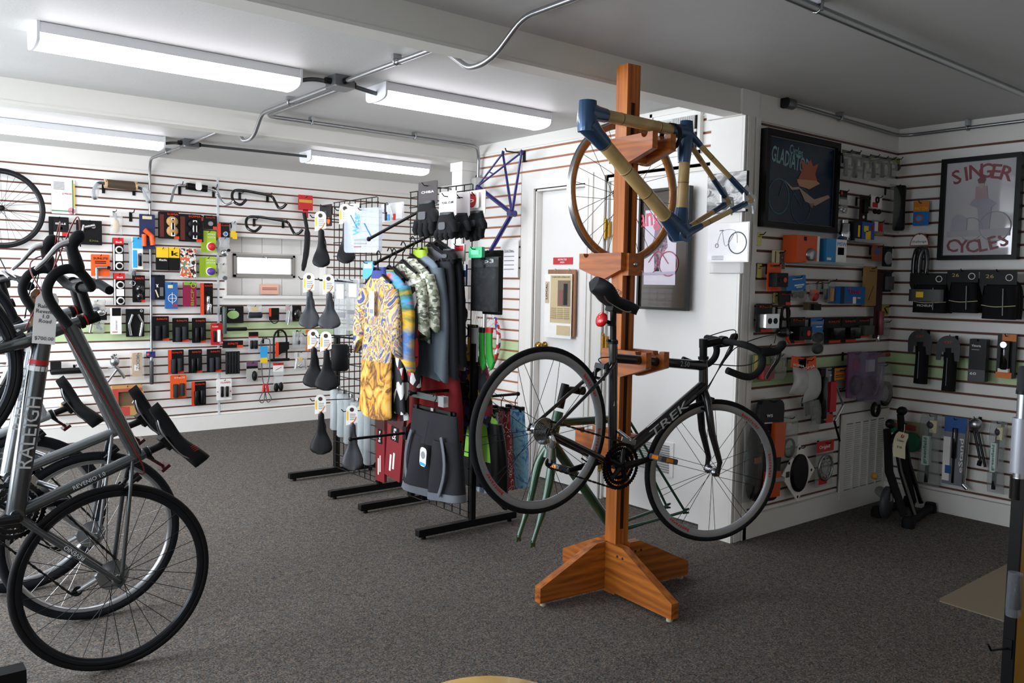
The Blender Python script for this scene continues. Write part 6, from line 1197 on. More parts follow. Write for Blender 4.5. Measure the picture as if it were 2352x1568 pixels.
# purple-blue frame hung on the slats
NAVY = mat('#221f63', .3, .1, coat=.5)
fl = WALL['B'][1]-.13
def PF(x, y, o=.13): return wpt('B', x, y, o)
h0, h1, s0, b0 = PF(1078, 440), PF(1098, 430), PF(1100, 432), PF(1176, 490)
t = thing('blue_bike_frame', 'dark purple blue bicycle frame hung upside down from a slat hook', 'bicycle frame', b0)
def d(p): v = Vector(p)-b0; return v
dr1, dr2, bbk, seat, fork1 = PF(1155, 352, .10), PF(1198, 350, .17), b0, PF(1097, 428, .13), PF(1118, 592, .13)
m = tubes(MB(), [(d(dr1), d(bbk)+Vector((-.03, 0, 0))*0, .0085, .011), (d(dr2), d(bbk), .0085, .011), (d(dr1), d(seat), .007), (d(dr2), d(seat), .007), (d(seat), d(bbk), .0165), (d(bbk), d(fork1), .017), (d(seat), d(PF(1040, 560, .13)), .015)])
m.tube([d(bbk)+Vector((-.03, .0, 0)), d(bbk)+Vector((.03, 0, 0))], .024, 14); br = d(dr1).lerp(d(seat), .55), d(dr2).lerp(d(seat), .62); m.tube([br[0], br[1]], .006, 7)
part('frame', m, NAVY, t)
for q in (dr1, dr2): part('dropout', MB().prism([(-.02, -.02), (.012, -.02), (.016, .012), (-.006, .022)], -.003, .003), NAVY, t, d(q), (0, 0, -PI/2))
part('hook', MB().box(.02, .028, -.012, .012, -.06, .02).tube([(.024, 0, 0), (-.14, 0, .0), (-.15, 0, .02)], .005, 6), BLACK, t, d(PF(1198, 352, .03)))
# decorated wheel
DEC = pattern('rim_print', ['#d22c30', '#f0ecea', '#d22c30', '#f4f0ee', '#3a52a8', '#f0ecea'], 34, .4)
wheel(None, 'spare_wheel', R=.30, nsp=32, ntire=False, rimh=.032, rimw=.012, rim=DEC, hub=mat('#c4303a', .3, .5), sm=SPOKES, loc=wpt('B', 1092, 775, .07), rot=(0, .1, -PI/2), as_thing=('wheel with a red and white printed rim on the slats beside the left door', 'wheel'))
pl = thing('white_tube', 'chrome vertical tube standing behind the glove rack', 'tube', Vector((XB-.12, 5.02, 0))); part('tube', MB().cyl((0, 0, .02), (0, 0, 1.55), .016, 12), ALU, pl); part('foot', MB().cyl((0, 0, 0), (0, 0, .02), .05, 16), BLACK, pl)
# ================================================================ DIM SLATWALL WITH PEDALS AND PARTS
def C(nm, b, l, cat, col, parts=(), **k): return item(nm, 'C', b, l, cat, col, parts, **k)
def Dw(nm, b, l, cat, col, parts=(), **k): return item(nm, 'D', b, l, cat, col, parts, **k)
BAG = clear('#b9bdb6', .38, .15)
for b, l in (((1931, 345, 1952, 412), 'clear parts bag closest to the dark poster frame'), ((1950, 347, 1975, 416), 'clear parts bag with a white label in the bag row'), ((1976, 356, 1994, 418), 'clear parts bag with a shiny foil sleeve in the bag row'), ((1995, 356, 2015, 415), 'clear bag of dark bolts in the bag row'), ((2014, 360, 2036, 414), 'clear bag of grey fittings in the bag row'), ((2034, 362, 2052, 410), 'last clear bag of the row, next to the corner')):
    i = b[0]; C('parts_bag', b, l, 'parts bag', None, [('a', 'bag', 0, .08, 1, 1, BAG, .04), ('c', 'contents', .25, .3, .5, .9, STEEL if 'foil' in l else DKG), ('p', 'label', .35, .35, .7, .5, PAPER if 'white' in l else CREAM, .02), ('p', 'header', .05, 0, .95, .1, mat('#4f5138', .5))], off=.08)
C('green_tag_bag', (2052, 362, 2066, 392), 'small pack with a yellow green card in the corner', 'parts bag', mat('#7f8430', .5), [('s', 'fitting', .2, .5, .8, 1, DKG, .02)], off=.05)
C('bearing_pack', (1925, 437, 1944, 490), 'small pack of shiny balls under an orange and black card', 'bearings', None, [('p', 'header', .1, 0, 1, .38, CARDK), ('d', 'spot', .2, .05, .5, .2, SUNR, .003), ('a', 'bag', 0, .3, 1, 1, BAG, .02), ('s', 'ball', .05, .75, .4, .93, CHROME, .012), ('s', 'ball', .4, .8, .75, .98, CHROME, .012), ('s', 'ball', .6, .7, .95, .88, CHROME, .012)])
C('tool_pack', (1974, 448, 1992, 508), 'narrow dark brown pack above the blue and yellow box', 'tool', mat('#2c1c16', .5), [('d', 'mark', .35, .78, .7, .9, PAPER, .003), ('c', 'tool', .3, .15, .7, .7, BLACK)])
C('cable_card', (2001, 450, 2025, 478), 'small white and red card with a black coil', 'cable', PAPER, [('p', 'print', .1, .55, .6, .95, RED), ('o', 'coil', .2, .05, .8, .6, BLACK, .008)])
C('clip_pair', (2004, 480, 2020, 492), 'pair of small black clips below the white and red card', 'clip', None, [('s', 'clip', 0, 0, .5, 1, BLACK, .015), ('s', 'clip', .5, 0, 1, 1, BLACK, .015)], hk=False)
C('fender_bag', (2038, 424, 2065, 535), 'long dark fender in a clear sleeve in the corner', 'fender', None, [('a', 'sleeve', 0, 0, 1, 1, clear('#8f948f', .35, .15), .05), ('c', 'fender', .4, .02, .9, .95, BLACK)], off=.06)
# small shelf with a bottle and boxes
sa, sb2 = wpt('C', 1925, 553, .0), wpt('C', 1998, 556, .0)
t = thing('small_shelf', 'small clear shelf carrying a steel bottle and a blue box', 'shelf', ((sa.x+sb2.x)/2, YC, sa.z)); W = sb2.x-sa.x
part('board', MB().box(-W/2, W/2, -.11, -.001, -.006, 0), clear('#cfd4d2', .5), t); part('lip', MB().box(-W/2, W/2, -.112, -.108, -.006, .012), clear('#cfd4d2', .5), t)
def on_shelf(nm, x0, x1, y0, ybase, label, cat, fn, off=.06):
    a, b, c = wpt('C', x0, ybase, off), wpt('C', x1, ybase, off), wpt('C', (x0+x1)/2, y0, off)
    return (a.x+b.x)/2, (b.x-a.x), c.z-a.z
x, w, h = on_shelf('', 1929, 1945, 504, 550, '', '', None)
t = thing('steel_bottle', 'polished steel bottle on the small clear shelf', 'bottle', (x, YC-.06, sa.z)); part('body', MB().lathe([(w*.42, 0), (w*.5, .004), (w*.5, h*.42), (w*.46, h*.45), (w*.46, h*.8), (w*.3, h*.84)], 20, 'z'), CHROME, t); part('cap', MB().lathe([(w*.34, h*.84), (w*.34, h)], 16, 'z'), STEEL, t)
def boxthing(nm, label, x, w, h, dep, col, parts, z, cat='box', y=None, rz=0):
    t = thing(nm, label, cat, (x, (YC-.06) if y is None else y, z), rz); part('carton', MB().box(-w/2, w/2, -dep/2, dep/2, 0, h), asm(col), t)
    for p in parts:
        if p[0] == 't': text(p[1], p[6], asm(p[7]), t, (-w/2+w*(p[2]+p[4])/2, -dep/2-.002, h-h*(p[3]+p[5])/2), w=w*(p[4]-p[2]))
        elif p[0] == 's': part(p[1], MB().sphere((0, 0, 0), 1, (w*(p[4]-p[2])/2, .02, h*(p[5]-p[3])/2)), asm(p[6]), t, (-w/2+w*(p[2]+p[4])/2, -dep/2, h-h*(p[3]+p[5])/2))
        else: part(p[1], MB().box(-w/2+w*p[2], -w/2+w*p[4], -dep/2-.0012, -dep/2, h-h*p[5], h-h*p[3]), asm(p[6]), t)
    return t
x, w, h = on_shelf('', 1946, 1962, 508, 552, '', '', None); boxthing('dark_carton', 'narrow dark carton between the steel bottle and the blue box', x, w*.9, h, .08, '#191b1f', [('p', 'print', .6, .2, .9, .8, YEL)], sa.z)
x, w, h = on_shelf('', 1964, 1994, 510, 553, '', '', None); boxthing('blue_carton', 'blue carton with a yellow cyclist shape on the small shelf', x, w*.95, h, .08, '#1f4f9c', [('p', 'rider', .15, .2, .5, .5, YEL), ('p', 'rider', .3, .45, .7, .9, YEL), ('p', 'badge', .7, .15, .95, .4, MAG)], sa.z)
C('bulb_card', (2003, 506, 2030, 542), 'small card pack with white and red print and gold fittings', 'accessory pack', clear('#9aa09a', .4), [('p', 'print', .15, .1, .45, .7, PAPER), ('p', 'print', .5, .2, .85, .7, RED), ('s', 'fitting', .2, .8, .8, 1, TAN, .012)])
sa2, sb3 = wpt('C', 1805, 603, 0), wpt('C', 1935, 610, 0)
t = thing('long_shelf', 'clear acrylic shelf carrying the orange and blue cartons', 'shelf', ((sa2.x+sb3.x)/2, YC, sa2.z)); W = sb3.x-sa2.x; part('board', MB().box(-W/2, W/2, -.13, -.001, -.006, 0), clear('#cfd4d2', .45), t); part('lip', MB().box(-W/2, W/2, -.132, -.128, -.006, .01), clear('#cfd4d2', .45), t)
x, w, h = on_shelf('', 1814, 1866, 541, 602, '', '', None, .07); boxthing('derailleur_carton', 'orange carton with a silver derailleur picture on the acrylic shelf', x, w, h, .09, '#e0561c', [('p', 'side', .9, 0, 1, 1, PAPER), ('p', 'mark', .3, .05, .42, .2, BLACK), ('s', 'part_blister', .4, .45, .85, .95, STEEL)], sa2.z, y=YC-.065)
x, w, h = on_shelf('', 1882, 1928, 551, 607, '', '', None, .07); boxthing('light_carton', 'blue and white carton with a green light window', x, w, h, .09, '#2a8ccc', [('p', 'white_side', .48, 0, 1, 1, PAPER), ('t', 'MSW', .52, .12, .98, .26, .03, BLUE), ('p', 'window', .56, .32, .88, .62, CARDK), ('p', 'lamp', .6, .5, .86, .6, GRNB), ('p', 'peak', .05, .75, .25, .85, PAPER)], sa2.z, y=YC-.065)
C('lock_pack', (1773, 575, 1803, 622), 'cream card pack with a dark window left of the orange carton', 'accessory pack', CREAM, [('p', 'window', .55, .05, .95, .9, mat('#5d5c50', .4)), ('p', 'slot', .2, .05, .25, .6, DKG), ('d', 'rivet', .65, .3, .8, .4, STEEL, .006)], off=.03)
e = lambda b, l: C('price_hook', b, l, 'hook', TAGY, [('p', 'print_line', .2, .3, .8, .35, GREYP)], off=.012)
e((1738, 533, 1749, 564), 'yellow tag hook directly under the dark poster'); e((1739, 606, 1749, 638), 'yellow tag hook left of the orange pedal pack'); e((1777, 672, 1786, 696), 'yellow tag hook above the black toe clips'); e((1730, 815, 1740, 840), 'yellow tag hook beside the red light pack')
def pedals(b, l, m, hdr=ORANGE, off=.05):
    C('pedal_pack', b, l, 'pedals', hdr, [('t', 'SUNLITE', .15, .06, .9, .16, BLACK if hdr is ORANGE else SUNR), ('b', 'pedal', .12, .35, .95, .85, m, .05), ('d', 'pedal_hole', .25, .45, .5, .75, BLACK, .053), ('d', 'pedal_hole', .6, .45, .85, .75, SUNR if m is BLACK else BLACK, .053), ('p', 'flap', .3, .9, 1, 1, SUNR)], off=off)
pedals((1762, 604, 1793, 668), 'orange header pack with black platform pedals', BLACK); pedals((1736, 697, 1773, 762), 'black header pack with chrome track pedals', CHROME, CARDK); pedals((1814, 728, 1848, 788), 'black header pack with black resin pedals beside the toe clips', BLACK, CARDK)
C('brake_pad_card', (1806, 633, 1850, 667), 'blue brake pad card with white print, tilted', 'brake pads', BLUE, [('p', 'print_line', .3, .2, .8, .26, PAPER), ('p', 'print_line', .4, .6, .9, .7, PAPER), ('p', 'print_line', .5, .75, .8, .82, PAPER)], tilt=-.08)
C('cleat_bag', (1813, 666, 1850, 690), 'clear bag with two black cleats below the blue card', 'cleats', None, [('a', 'bag', 0, 0, 1, 1, BAG, .02), ('s', 'cleat', .1, .2, .45, .8, BLACK, .012), ('s', 'cleat', .5, .2, .85, .8, BLACK, .012)], hk=False)
C('toe_strap_card', (1788, 668, 1815, 700), 'black and orange card over the toe clips', 'accessory pack', CARDK, [('t', 'SUNLITE', .2, .15, .9, .28, SUNR), ('p', 'corner', .6, .8, 1, 1, SUNR)])
C('toe_clips', (1781, 702, 1817, 788), 'pair of black toe clips with straps and orange tails', 'toe clips', None, [('o', 'cage', .15, 0, .95, .4, BLACK, .01), ('l', 'strap', .3, .05, .2, .7, BLACK, .008), ('l', 'strap', .6, .05, .75, .7, BLACK, .008), ('s', 'clip_body', .0, .55, .7, .85, GLOSSK, .04), ('l', 'tail', .5, .75, .85, 1, SUNR, .008), ('s', 'bolt', .5, .65, .6, .75, CHROME, .045)])
C('tail_light_bag', (1853, 646, 1876, 694), 'clear bag with a red reflector light', 'light', None, [('a', 'bag', 0, 0, 1, 1, BAG, .03), ('s', 'red_lens', .2, .45, .95, .95, mat('#a81a1c', .25), .025), ('p', 'orange_label', .3, .4, .65, .55, ORANGE, .03)])
C('brass_box', (1850, 694, 1874, 712), 'tiny black and gold box under the red light bag', 'box', mat('#5d4c2a', .5), [('p', 'face', .3, .2, 1, 1, CARDK, .02)], th=.03, hk=False)
for b, l in (((1886, 645, 1900, 690), 'slim clear bag with dark screws'), ((1899, 640, 1914, 694), 'slim clear bag with a tan cap beside the screws')): C('screw_bag', b, l, 'parts bag', None, [('a', 'bag', 0, 0, 1, 1, BAG, .02), ('c', 'contents', .3, .4, .7, .95, TAN if 'tan' in l else DKG)])
a_, b_ = wpt('C', 1917, 697, .05), wpt('C', 1972, 697, .05); h = wpt('C', 1945, 660, .05).z-a_.z
t = item('pedal_carton', 'C', (1916, 658, 1973, 697), 'blue carton with red slanted Time lettering', 'box', mat('#1f63a8', .4), [('t', 'Time', .28, .08, .78, .5, mat('#cf2a3c', .4)), ('p', 'sticker', .5, .6, .62, .98, PAPER), ('p', 'stripe', .25, .85, .5, .9, RED), ('t', 'MID', .66, .6, .8, .72, PAPER), ('p', 'side', 0, 0, .14, 1, mat('#182a44', .4))], off=.06, th=.08, hk=False)
C('tube_card', (1984, 612, 2010, 702), 'tan cardboard sleeve hanging by the corner', 'card', mat('#a07c46', .7), [('p', 'print_line', .3, .1, .8, .13, mat('#6d5028', .7)), ('l', 'print_curve', .3, .85, .7, .5, mat('#5d4424', .7), .002)], th=.02)
C('chain_pack', (2009, 620, 2024, 776), 'long narrow dark red pack with a hanging chain', 'chain', mat('#3d191c', .5), [('c', 'chain_links', .35, .6, .85, .95, mat('#8a4a4e', .4, .5)), ('c', 'chain_end', .3, .95, .6, 1.05, CHROME)], th=.01)
C('computer_pack', (2026, 623, 2047, 670), 'black pack with a small grey computer and red dot', 'accessory pack', CARDK, [('b', 'unit', .3, .25, .95, .9, GREYP, .02), ('d', 'dot', .55, .55, .75, .7, RED, .022)])
C('reflector_round', (2027, 566, 2048, 612), 'round grey reflector on a black card in the corner', 'reflector', CARDK, [('d', 'reflector', .15, .25, .95, .9, GREYC, .012)])
C('orange_bag', (2003, 562, 2026, 600), 'orange topped bag left of the round reflector', 'accessory bag', mat('#a5542c', .5), [('p', 'print', .2, .2, .8, .6, mat('#5c5f8a', .5))])
C('yellow_card', (2025, 700, 2041, 724), 'small yellow card with a black key', 'accessory pack', mat('#b8a338', .5), [('l', 'key', .3, .3, .7, .8, BLACK, .004)])
C('pin_bag', (2022, 735, 2042, 776), 'thin clear bag of pins in the corner', 'parts bag', None, [('a', 'bag', 0, 0, 1, 1, BAG, .015), ('l', 'pin', .35, .1, .4, .9, STEEL, .003), ('l', 'pin', .6, .1, .6, .9, STEEL, .003)])
C('pad_card', (1862, 730, 1890, 762), 'upright blue pad card above two dark rubber pads', 'brake pads', BLUE, [('p', 'grey_band', 0, .25, 1, .45, GREYC), ('p', 'print_line', .4, .6, .9, .66, PAPER)])
C('pad_bag', (1860, 760, 1889, 814), 'clear bag with two dark rubber pads', 'brake pads', None, [('a', 'bag', 0, 0, 1, 1, clear('#a9aca8', .25), .02), ('s', 'pad', .1, .05, .95, .5, DKG, .02), ('s', 'pad', .1, .5, .95, .98, DKG, .02)], hk=False)
for b, l, m in (((1893, 729, 1930, 787), 'black and orange pack with a chrome axle tool', CHROME), ((1932, 728, 1966, 785), 'black pack with a square black block', GLOSSK), ((1966, 728, 1997, 775), 'black and orange pack with a camouflage block', mat('#4b5248', .5))):
    C('mount_pack', b, l, 'accessory pack', CARDK, [('t', 'SUNLITE', .2, .12, .9, .22, SUNR), ('b', 'product', .2, .4, .9, .85, GLOSSK if m is CHROME else m, .04), ('l', 'axle', .25, .75, .85, .45, m if m is CHROME else DKG, .009), ('p', 'flap', .3, .9, 1, 1, SUNR)])
C('rear_light_pack', (1729, 812, 1770, 876), 'green card with a big red tail light behind the drop bar', 'light', mat('#7d8a52', .5), [('b', 'red_lens', .25, .4, .85, .9, mat('#8f1418', .25), .04), ('p', 'yellow_strip', .05, .05, .22, .7, TAGY)])
C('kickstand_bag', (1766, 812, 1802, 872), 'clear bag with a bent steel stay', 'parts bag', None, [('a', 'bag', 0, 0, 1, 1, BAG, .03), ('l', 'stay', .15, .1, .25, .9, DSTEEL, .006), ('o', 'loop', .3, .1, .85, .8, STEEL, .004)])
for b, l, tl_ in (((1812, 820, 1848, 905), 'white tape bag under a slanted orange card, left of two', .15), ((1835, 822, 1876, 920), 'white tape bag under a slanted orange card, right of two', -.12)):
    C('tape_bag', b, l, 'bar tape', None, [('p', 'header', 0, 0, .95, .3, ORANGE), ('t', 'SOMA', .12, .18, .85, .27, PAPER, .003), ('d', 'mark', .4, .04, .55, .13, DKG, .003), ('a', 'bag', .05, .28, 1, 1, clear('#e6e7e8', .55, .2), .05), ('l', 'tape', .25, .4, .7, .9, PAPER, .012)], tilt=tl_, off=.08)
C('seatpost_card', (1880, 845, 1911, 970), 'tall black, grey and red pack hanging beside the white tape bags', 'pump', CARDK, [('p', 'grey_side', .35, 0, .75, .95, GREYC), ('p', 'red_face', .55, .25, 1, .8, RED, .02), ('t', 'e', .6, .1, .75, .16, PAPER, .003), ('c', 'barrel', .05, .15, .3, .9, GLOSSK), ('p', 'red_tip', .5, .85, 1, 1, mat('#d84a34', .4), .003)], th=.02)
C('orange_card', (1915, 845, 1942, 872), 'small orange card with black lines beside the tall red pack', 'accessory pack', mat('#d9882a', .5), [('t', 'SUNLITE', .15, .2, .9, .4, DKG), ('p', 'print_line', .15, .55, .8, .62, DKG), ('p', 'print_line', .15, .72, .8, .79, DKG)])
for b, l, m in (((1946, 808, 1975, 912), 'purple bag of handlebar streamers', mat('#7a2a6d', .4)), ((1970, 810, 2012, 918), 'blue topped bag with dark toys', mat('#22305f', .4))):
    C('accessory_bag', b, l, 'accessory bag', m, [('p', 'label', .35, .15, .85, .4, mat('#c9cdd6', .3) if 'blue' in l else MAG), ('s', 'contents', .1, .5, .9, .95, mat('#1c1622', .3), .04), ('g', 'bag', 0, 0, 1, 1, clear('#9a86a8', .3, .1), .05)], off=.08, th=.01)
C('red_brush', (1990, 806, 2037, 824), 'red flat brush on a hook above the training wheel bag', 'brush', None, [('h', 'brush', 0, .2, 1, .8, mat('#8c2a22', .5)), ('p', 'label', 0, .1, .2, .9, PAPER, .02)], off=.06)
C('training_wheel', (2006, 835, 2040, 948), 'training wheel with a grey hub in a clear bag', 'training wheel', None, [('a', 'bag', 0, 0, 1, .9, BAG, .05), ('o', 'tire', .15, .35, 1, .85, BLACK, .03), ('d', 'hub', .3, .43, .88, .78, GREYC, .02), ('l', 'bracket', .4, .05, .3, .45, STEEL, .008), ('o', 'tire', -.2, .75, .4, 1.05, BLACK, .02)], off=.06)
# big black and orange fender pack
t = C('fender_set', (1735, 918, 1790, 1148), 'tall black pack with long orange fender blades', 'fender', mat('#121214', .35), [('p', 'grey_lines', .1, .3, .4, .42, GREYC), ('t', 'ws', .25, .12, .5, .18, PAPER, .003), ('p', 'print_line', .2, .22, .7, .23, PAPER, .003), ('b', 'orange_blade', .5, .22, .92, .56, mat('#d2541a', .4), .03), ('b', 'orange_blade', .3, .70, .85, .95, mat('#c94c16', .4), .03), ('b', 'clasp', .6, .76, .98, .80, STEEL, .035)], off=.06, th=.03, rad=.05, tilt=.05)
C('fender_set', (1700, 965, 1742, 1150), 'black fender blade in a clear bag behind the bike wheel', 'fender', None, [('a', 'bag', 0, 0, 1, 1, clear('#9ca09e', .25), .05), ('s', 'blade', .25, .1, .8, .98, MATK, .03), ('p', 'label', .45, .45, .8, .52, mat('#8d4a22', .5), .04)], off=.05)
C('inner_tube_bag', (1790, 955, 1828, 1055), 'clear bag with a coiled black tube', 'inner tube', None, [('a', 'bag', 0, 0, 1, 1, BAG, .03), ('o', 'coil', .1, .5, .95, .95, BLACK, .012), ('p', 'label', .2, .15, .5, .3, PAPER, .02)])
C('brake_bag', (1838, 912, 1880, 992), 'clear bag with dark brake arms under the white tape bags', 'brake part', None, [('a', 'bag', .0, 0, .5, .6, BAG, .03), ('a', 'bag', .45, .1, 1, 1, BAG, .03), ('l', 'arm', .2, .1, .25, .5, DKG, .008), ('l', 'arm', .35, .1, .38, .48, DKG, .008), ('o', 'loop', .5, .2, .85, .55, GREYC, .005)])
C('brake_stay', (1910, 888, 1936, 1012), 'bent silver brake stay hanging beside the vent', 'brake part', None, [('l', 'stay', .2, 0, .85, .35, STEEL, .008), ('l', 'stay', .85, .35, .15, .62, CHROME, .009), ('l', 'stay', .15, .62, .7, 1, DSTEEL, .007)], off=.05)
# rhombus chain guard card
loc, W, H = wbox('C', (1793, 1020, 1871, 1150), .05); t = thing('chain_guard_card', 'white diamond shaped card around a black oval disc', 'chain guard', loc, 0)
part('card', MB().prism([(0, H*.5), (W*.48, 0), (0, -H*.5), (-W*.48, 0)], -.003, .003), PAPER, t); part('disc', MB().lathe([(W*.24, -.003), (W*.24, -.016), (W*.2, -.02)], 28), BLACK, t, (0, 0, -.0)).scale = (1, 1, 1.3)
for x, z in ((0, .42), (.38, 0), (0, -.42), (-.28, .2)): part('hole', MB().lathe([(.008, -.003), (.008, -.0045)], 14), BLACK, t, (W*x, 0, H*z))
text('ChainDisc', .02, RED, t, (0, -.0045, H*.29), w=W*.32); part('print_block', MB().box(-W*.36, -W*.26, -.0045, -.003, -H*.04, H*.06), DKG, t); hook(t, .05, H*.44)
C('chainring_pack', (1874, 1012, 1912, 1115), 'red headed pack with a steel chainring in clear plastic', 'chainring', clear('#b4b8b6', .35), [('p', 'header', 0, 0, 1, .24, mat('#c22a26', .5)), ('t', 'Origin8', .12, .08, .75, .18, PAPER, .003), ('o', 'chainring', .05, .30, .98, .88, STEEL, .012), ('o', 'chainring_inner', .3, .45, .75, .75, GREYC, .006), ('p', 'label', .2, .82, .65, .95, RED, .004)]+[('d', 'bolt', .5+.3*math.cos(k)-.04, .59+.2*math.sin(k)-.02, .5+.3*math.cos(k)+.04, .59+.2*math.sin(k)+.02, CHROME, .014) for k in np.linspace(0, 6.28, 11)[:-1]])
# return air grille in the corner
loc, W, H = wbox('C', (1925, 945, 2031, 1130), .0); t = thing('air_grille', 'white return air grille low in the corner', 'air vent', loc, 0)
part('grille_back', MB().box(-W/2, W/2, -.012, -.001, -H/2, H/2), mat('#6d6e6c', .6), t)
part('grille_frame', MB().box(-W/2, -W/2+.05, -.022, -.012, -H/2, H/2).box(W/2-.05, W/2, -.022, -.012, -H/2, H/2).box(-W/2+.05, W/2-.05, -.022, -.012, H/2-.06, H/2).box(-W/2+.05, W/2-.05, -.022, -.012, -H/2, -H/2+.05), TRIMM, t)
nl = 30
for i in range(nl): z = -H/2+.055+i*(H-.12)/nl; part('louver', MB().add([(-W/2+.05, -.018, z), (W/2-.05, -.018, z), (W/2-.05, -.012, z+.009), (-W/2+.05, -.012, z+.009), (-W/2+.05, -.02, z+.002), (W/2-.05, -.02, z+.002), (W/2-.05, -.014, z+.011), (-W/2+.05, -.014, z+.011)], [(0, 1, 2, 3), (7, 6, 5, 4), (0, 4, 5, 1), (1, 5, 6, 2), (2, 6, 7, 3), (3, 7, 4, 0)]), TRIMM, t)
for k in range(1, 5): x = -W/2+.05+k*(W-.1)/5; part('divider', MB().box(x-.006, x+.006, -.0225, -.012, -H/2+.05, H/2-.06), TRIMM, t)
# ================================================================ RIGHT WALL
Dw('blue_card', (2098, 462, 2134, 518), 'blue and orange card with a round picture left of the Singer poster', 'accessory pack', BLUE, [('p', 'orange_top', 0, 0, 1, .42, mat('#d9832c', .5)), ('t', 'PATCH', .1, .22, .9, .4, YEL, .003), ('d', 'badge', .1, .5, .65, .9, mat('#b85a3a', .5), .003), ('d', 'badge_centre', .2, .58, .55, .82, SKY, .004)])
loc, W, H = wbox('D', (2093, 537, 2137, 690), .06); t = thing('tubular_tire', 'long folded glossy tubular tire under a half round card', 'tire', loc, -PI/2)
part('tube_loop', MB().tube(smoothpath([(-W*.3, 0, -H*.5), (-W*.38, 0, 0), (-W*.3, 0, H*.22), (-W*.1, -.01, H*.27), (.0, -.01, H*.1), (-.0, -.01, -H*.4)], 6), .015, 10), mat('#232426', .2, coat=.5), t); part('tube_loop', MB().tube(smoothpath([(W*.05, -.02, -H*.45), (W*.02, -.03, 0), (W*.1, -.03, H*.2), (W*.28, -.02, H*.26), (W*.38, -.02, H*.1), (W*.36, -.02, -H*.1)], 6), .016, 10), mat('#2b2c2e', .2, coat=.5), t)
part('header_card', MB().prism([(W*.5*math.cos(a), H*.32+H*.19*math.sin(a)) for a in np.linspace(0, PI, 12)], -.034, -.03), mat('#8d3a3a', .5), t); hc = part('card_face', MB().prism([(W*.45*math.cos(a), H*.33+H*.16*math.sin(a)) for a in np.linspace(0, PI, 12)], -.036, -.034), PAPER, t); text('challenge', .02, DKG, t, (0, -.038, H*.38), w=W*.75); hook(t, .06, H*.47)
def folded_tire(b, l, hdr, txt, tread=MATK, band=None, off=.1):
    loc, W, H = wbox('D', b, off); t = thing('folded_tire', l, 'tire', loc, -PI/2)
    for k in range(4):
        w = W*(.44-.04*k); z1 = H*(.26-.03*k); y = -.018*k
        pts = smoothpath([(-w*.96, y, -H*.47), (-w, y, -H*.1), (-w*.8, y, z1*.8), (0, y-.005, z1), (w*.8, y, z1*.8), (w, y, -H*.1), (w*.96, y, -H*.47)], 4)
        part('tire_fold', MB().tube(pts, .022, 8, flat=.6), tread, t)
    part('tire_face', MB().loft([[(W*.44*q, -.075-.02*math.cos(q*1.5)+.02*math.sin(s*2), H*(.2-.68*s)) for q in np.linspace(-1, 1, 9)]+[(W*.44*q, -.03, H*(.2-.68*s)) for q in np.linspace(1, -1, 9)] for s in np.linspace(0, 1, 7)]), tread, t)
    part('tread_line', MB().tube([(W*.18, -.10, H*.14), (W*.2, -.10, -H*.4)], .003, 5), GREYC, t)
    part('rubber_band', MB().tube(smoothpath([(-W*.46, -.06, -H*.2), (0, -.105, -H*.23), (W*.46, -.06, -H*.2)], 6), .0025, 5), CREAM, t)
    c = part('header_card', MB().prism([(-W*.5, H*.22), (W*.5, H*.22), (W*.5, H*.5), (-W*.5, H*.5)], -.085, -.08), hdr, t)
    if txt: text(txt, .03, mat('#b8a05a', .5), t, (-W*.22, -.087, H*.38), w=W*.22)
    part('card_mark', MB().ring([(.02, -.087), (.016, -.087), (.016, -.086), (.02, -.086)], 18), PAPER, t, (W*.3, 0, H*.36))
    part('card_wing', MB().prism([(-W*.5, H*.22), (-W*.36, H*.22), (-W*.4, -H*.0)], -.086, -.08), hdr, t)
    if band: 
        part('paper_band', MB().tube(smoothpath([(-W*.46, -.06, -H*.05), (0, -.112, -H*.08), (W*.46, -.06, -H*.05)], 6), H*.12, 4, flat=.02), band, t) if False else part('paper_band', MB().loft([[(W*.47*q, -.10-.012*math.cos(q*1.5), z) for q in np.linspace(-1, 1, 9)]+[(W*.47*q, -.095-.012*math.cos(q*1.5), z) for q in np.linspace(1, -1, 9)] for z in (H*.1, -H*.2)]), band, t)
        text('MICHELIN', .02, PAPER, t, (0, -.115, -H*.3), w=W*.4); part('band_mark', MB().box(-W*.25, -W*.05, -.114, -.112, -H*.1, H*.04), YEL, t)
    hook(t, off, H*.48, rod=.1)
    return t
folded_tire((2103, 628, 2187, 720), 'folded knobby tire with a grey and yellow paper band', mat('#161616', .5), None, band=mat('#4a4c48', .5))
folded_tire((2188, 621, 2259, 720), 'folded black tire with a 26 header card, left of two', mat('#0e0e0f', .5), '26'); folded_tire((2262, 622, 2347, 735), 'folded black tire with a 26 header card, nearest the door trim', mat('#0e0e0f', .5), '26')
def mtire(b, l):
    loc, W, H = wbox('D', b, .06); t = thing('boxed_tire', l, 'tire', loc, -PI/2)
    part('tire_roll', MB().tube([(0, -.02, -H*.5), (.004, -.02, 0), (0, -.02, H*.28)], [W*.27, W*.25, W*.27], 10), MATK, t); part('tread_line', MB().tube([(0, -.02-W*.26, -H*.4), (0, -.02-W*.25, H*.1)], .002, 5), GREYC, t)
    part('header_card', MB().prism([(W*.48*math.cos(a), H*.28+H*.22*math.sin(a)) for a in np.linspace(0, PI, 14)]+[(-W*.46, H*.05), (-W*.28, H*.05), (-W*.24, H*.2), (W*.24, H*.2), (W*.28, H*.05), (W*.46, H*.05)], -.055, -.05), mat('#3a3a3c', .5), t); text('CST', .02, SUNR, t, (0, -.057, H*.38), w=W*.3); hook(t, .06, H*.48)
mtire((2092, 757, 2149, 880), 'rolled tire under a dark rounded card, next to the corner'); mtire((2156, 770, 2214, 897), 'rolled tire under a dark rounded card, left of the black box')
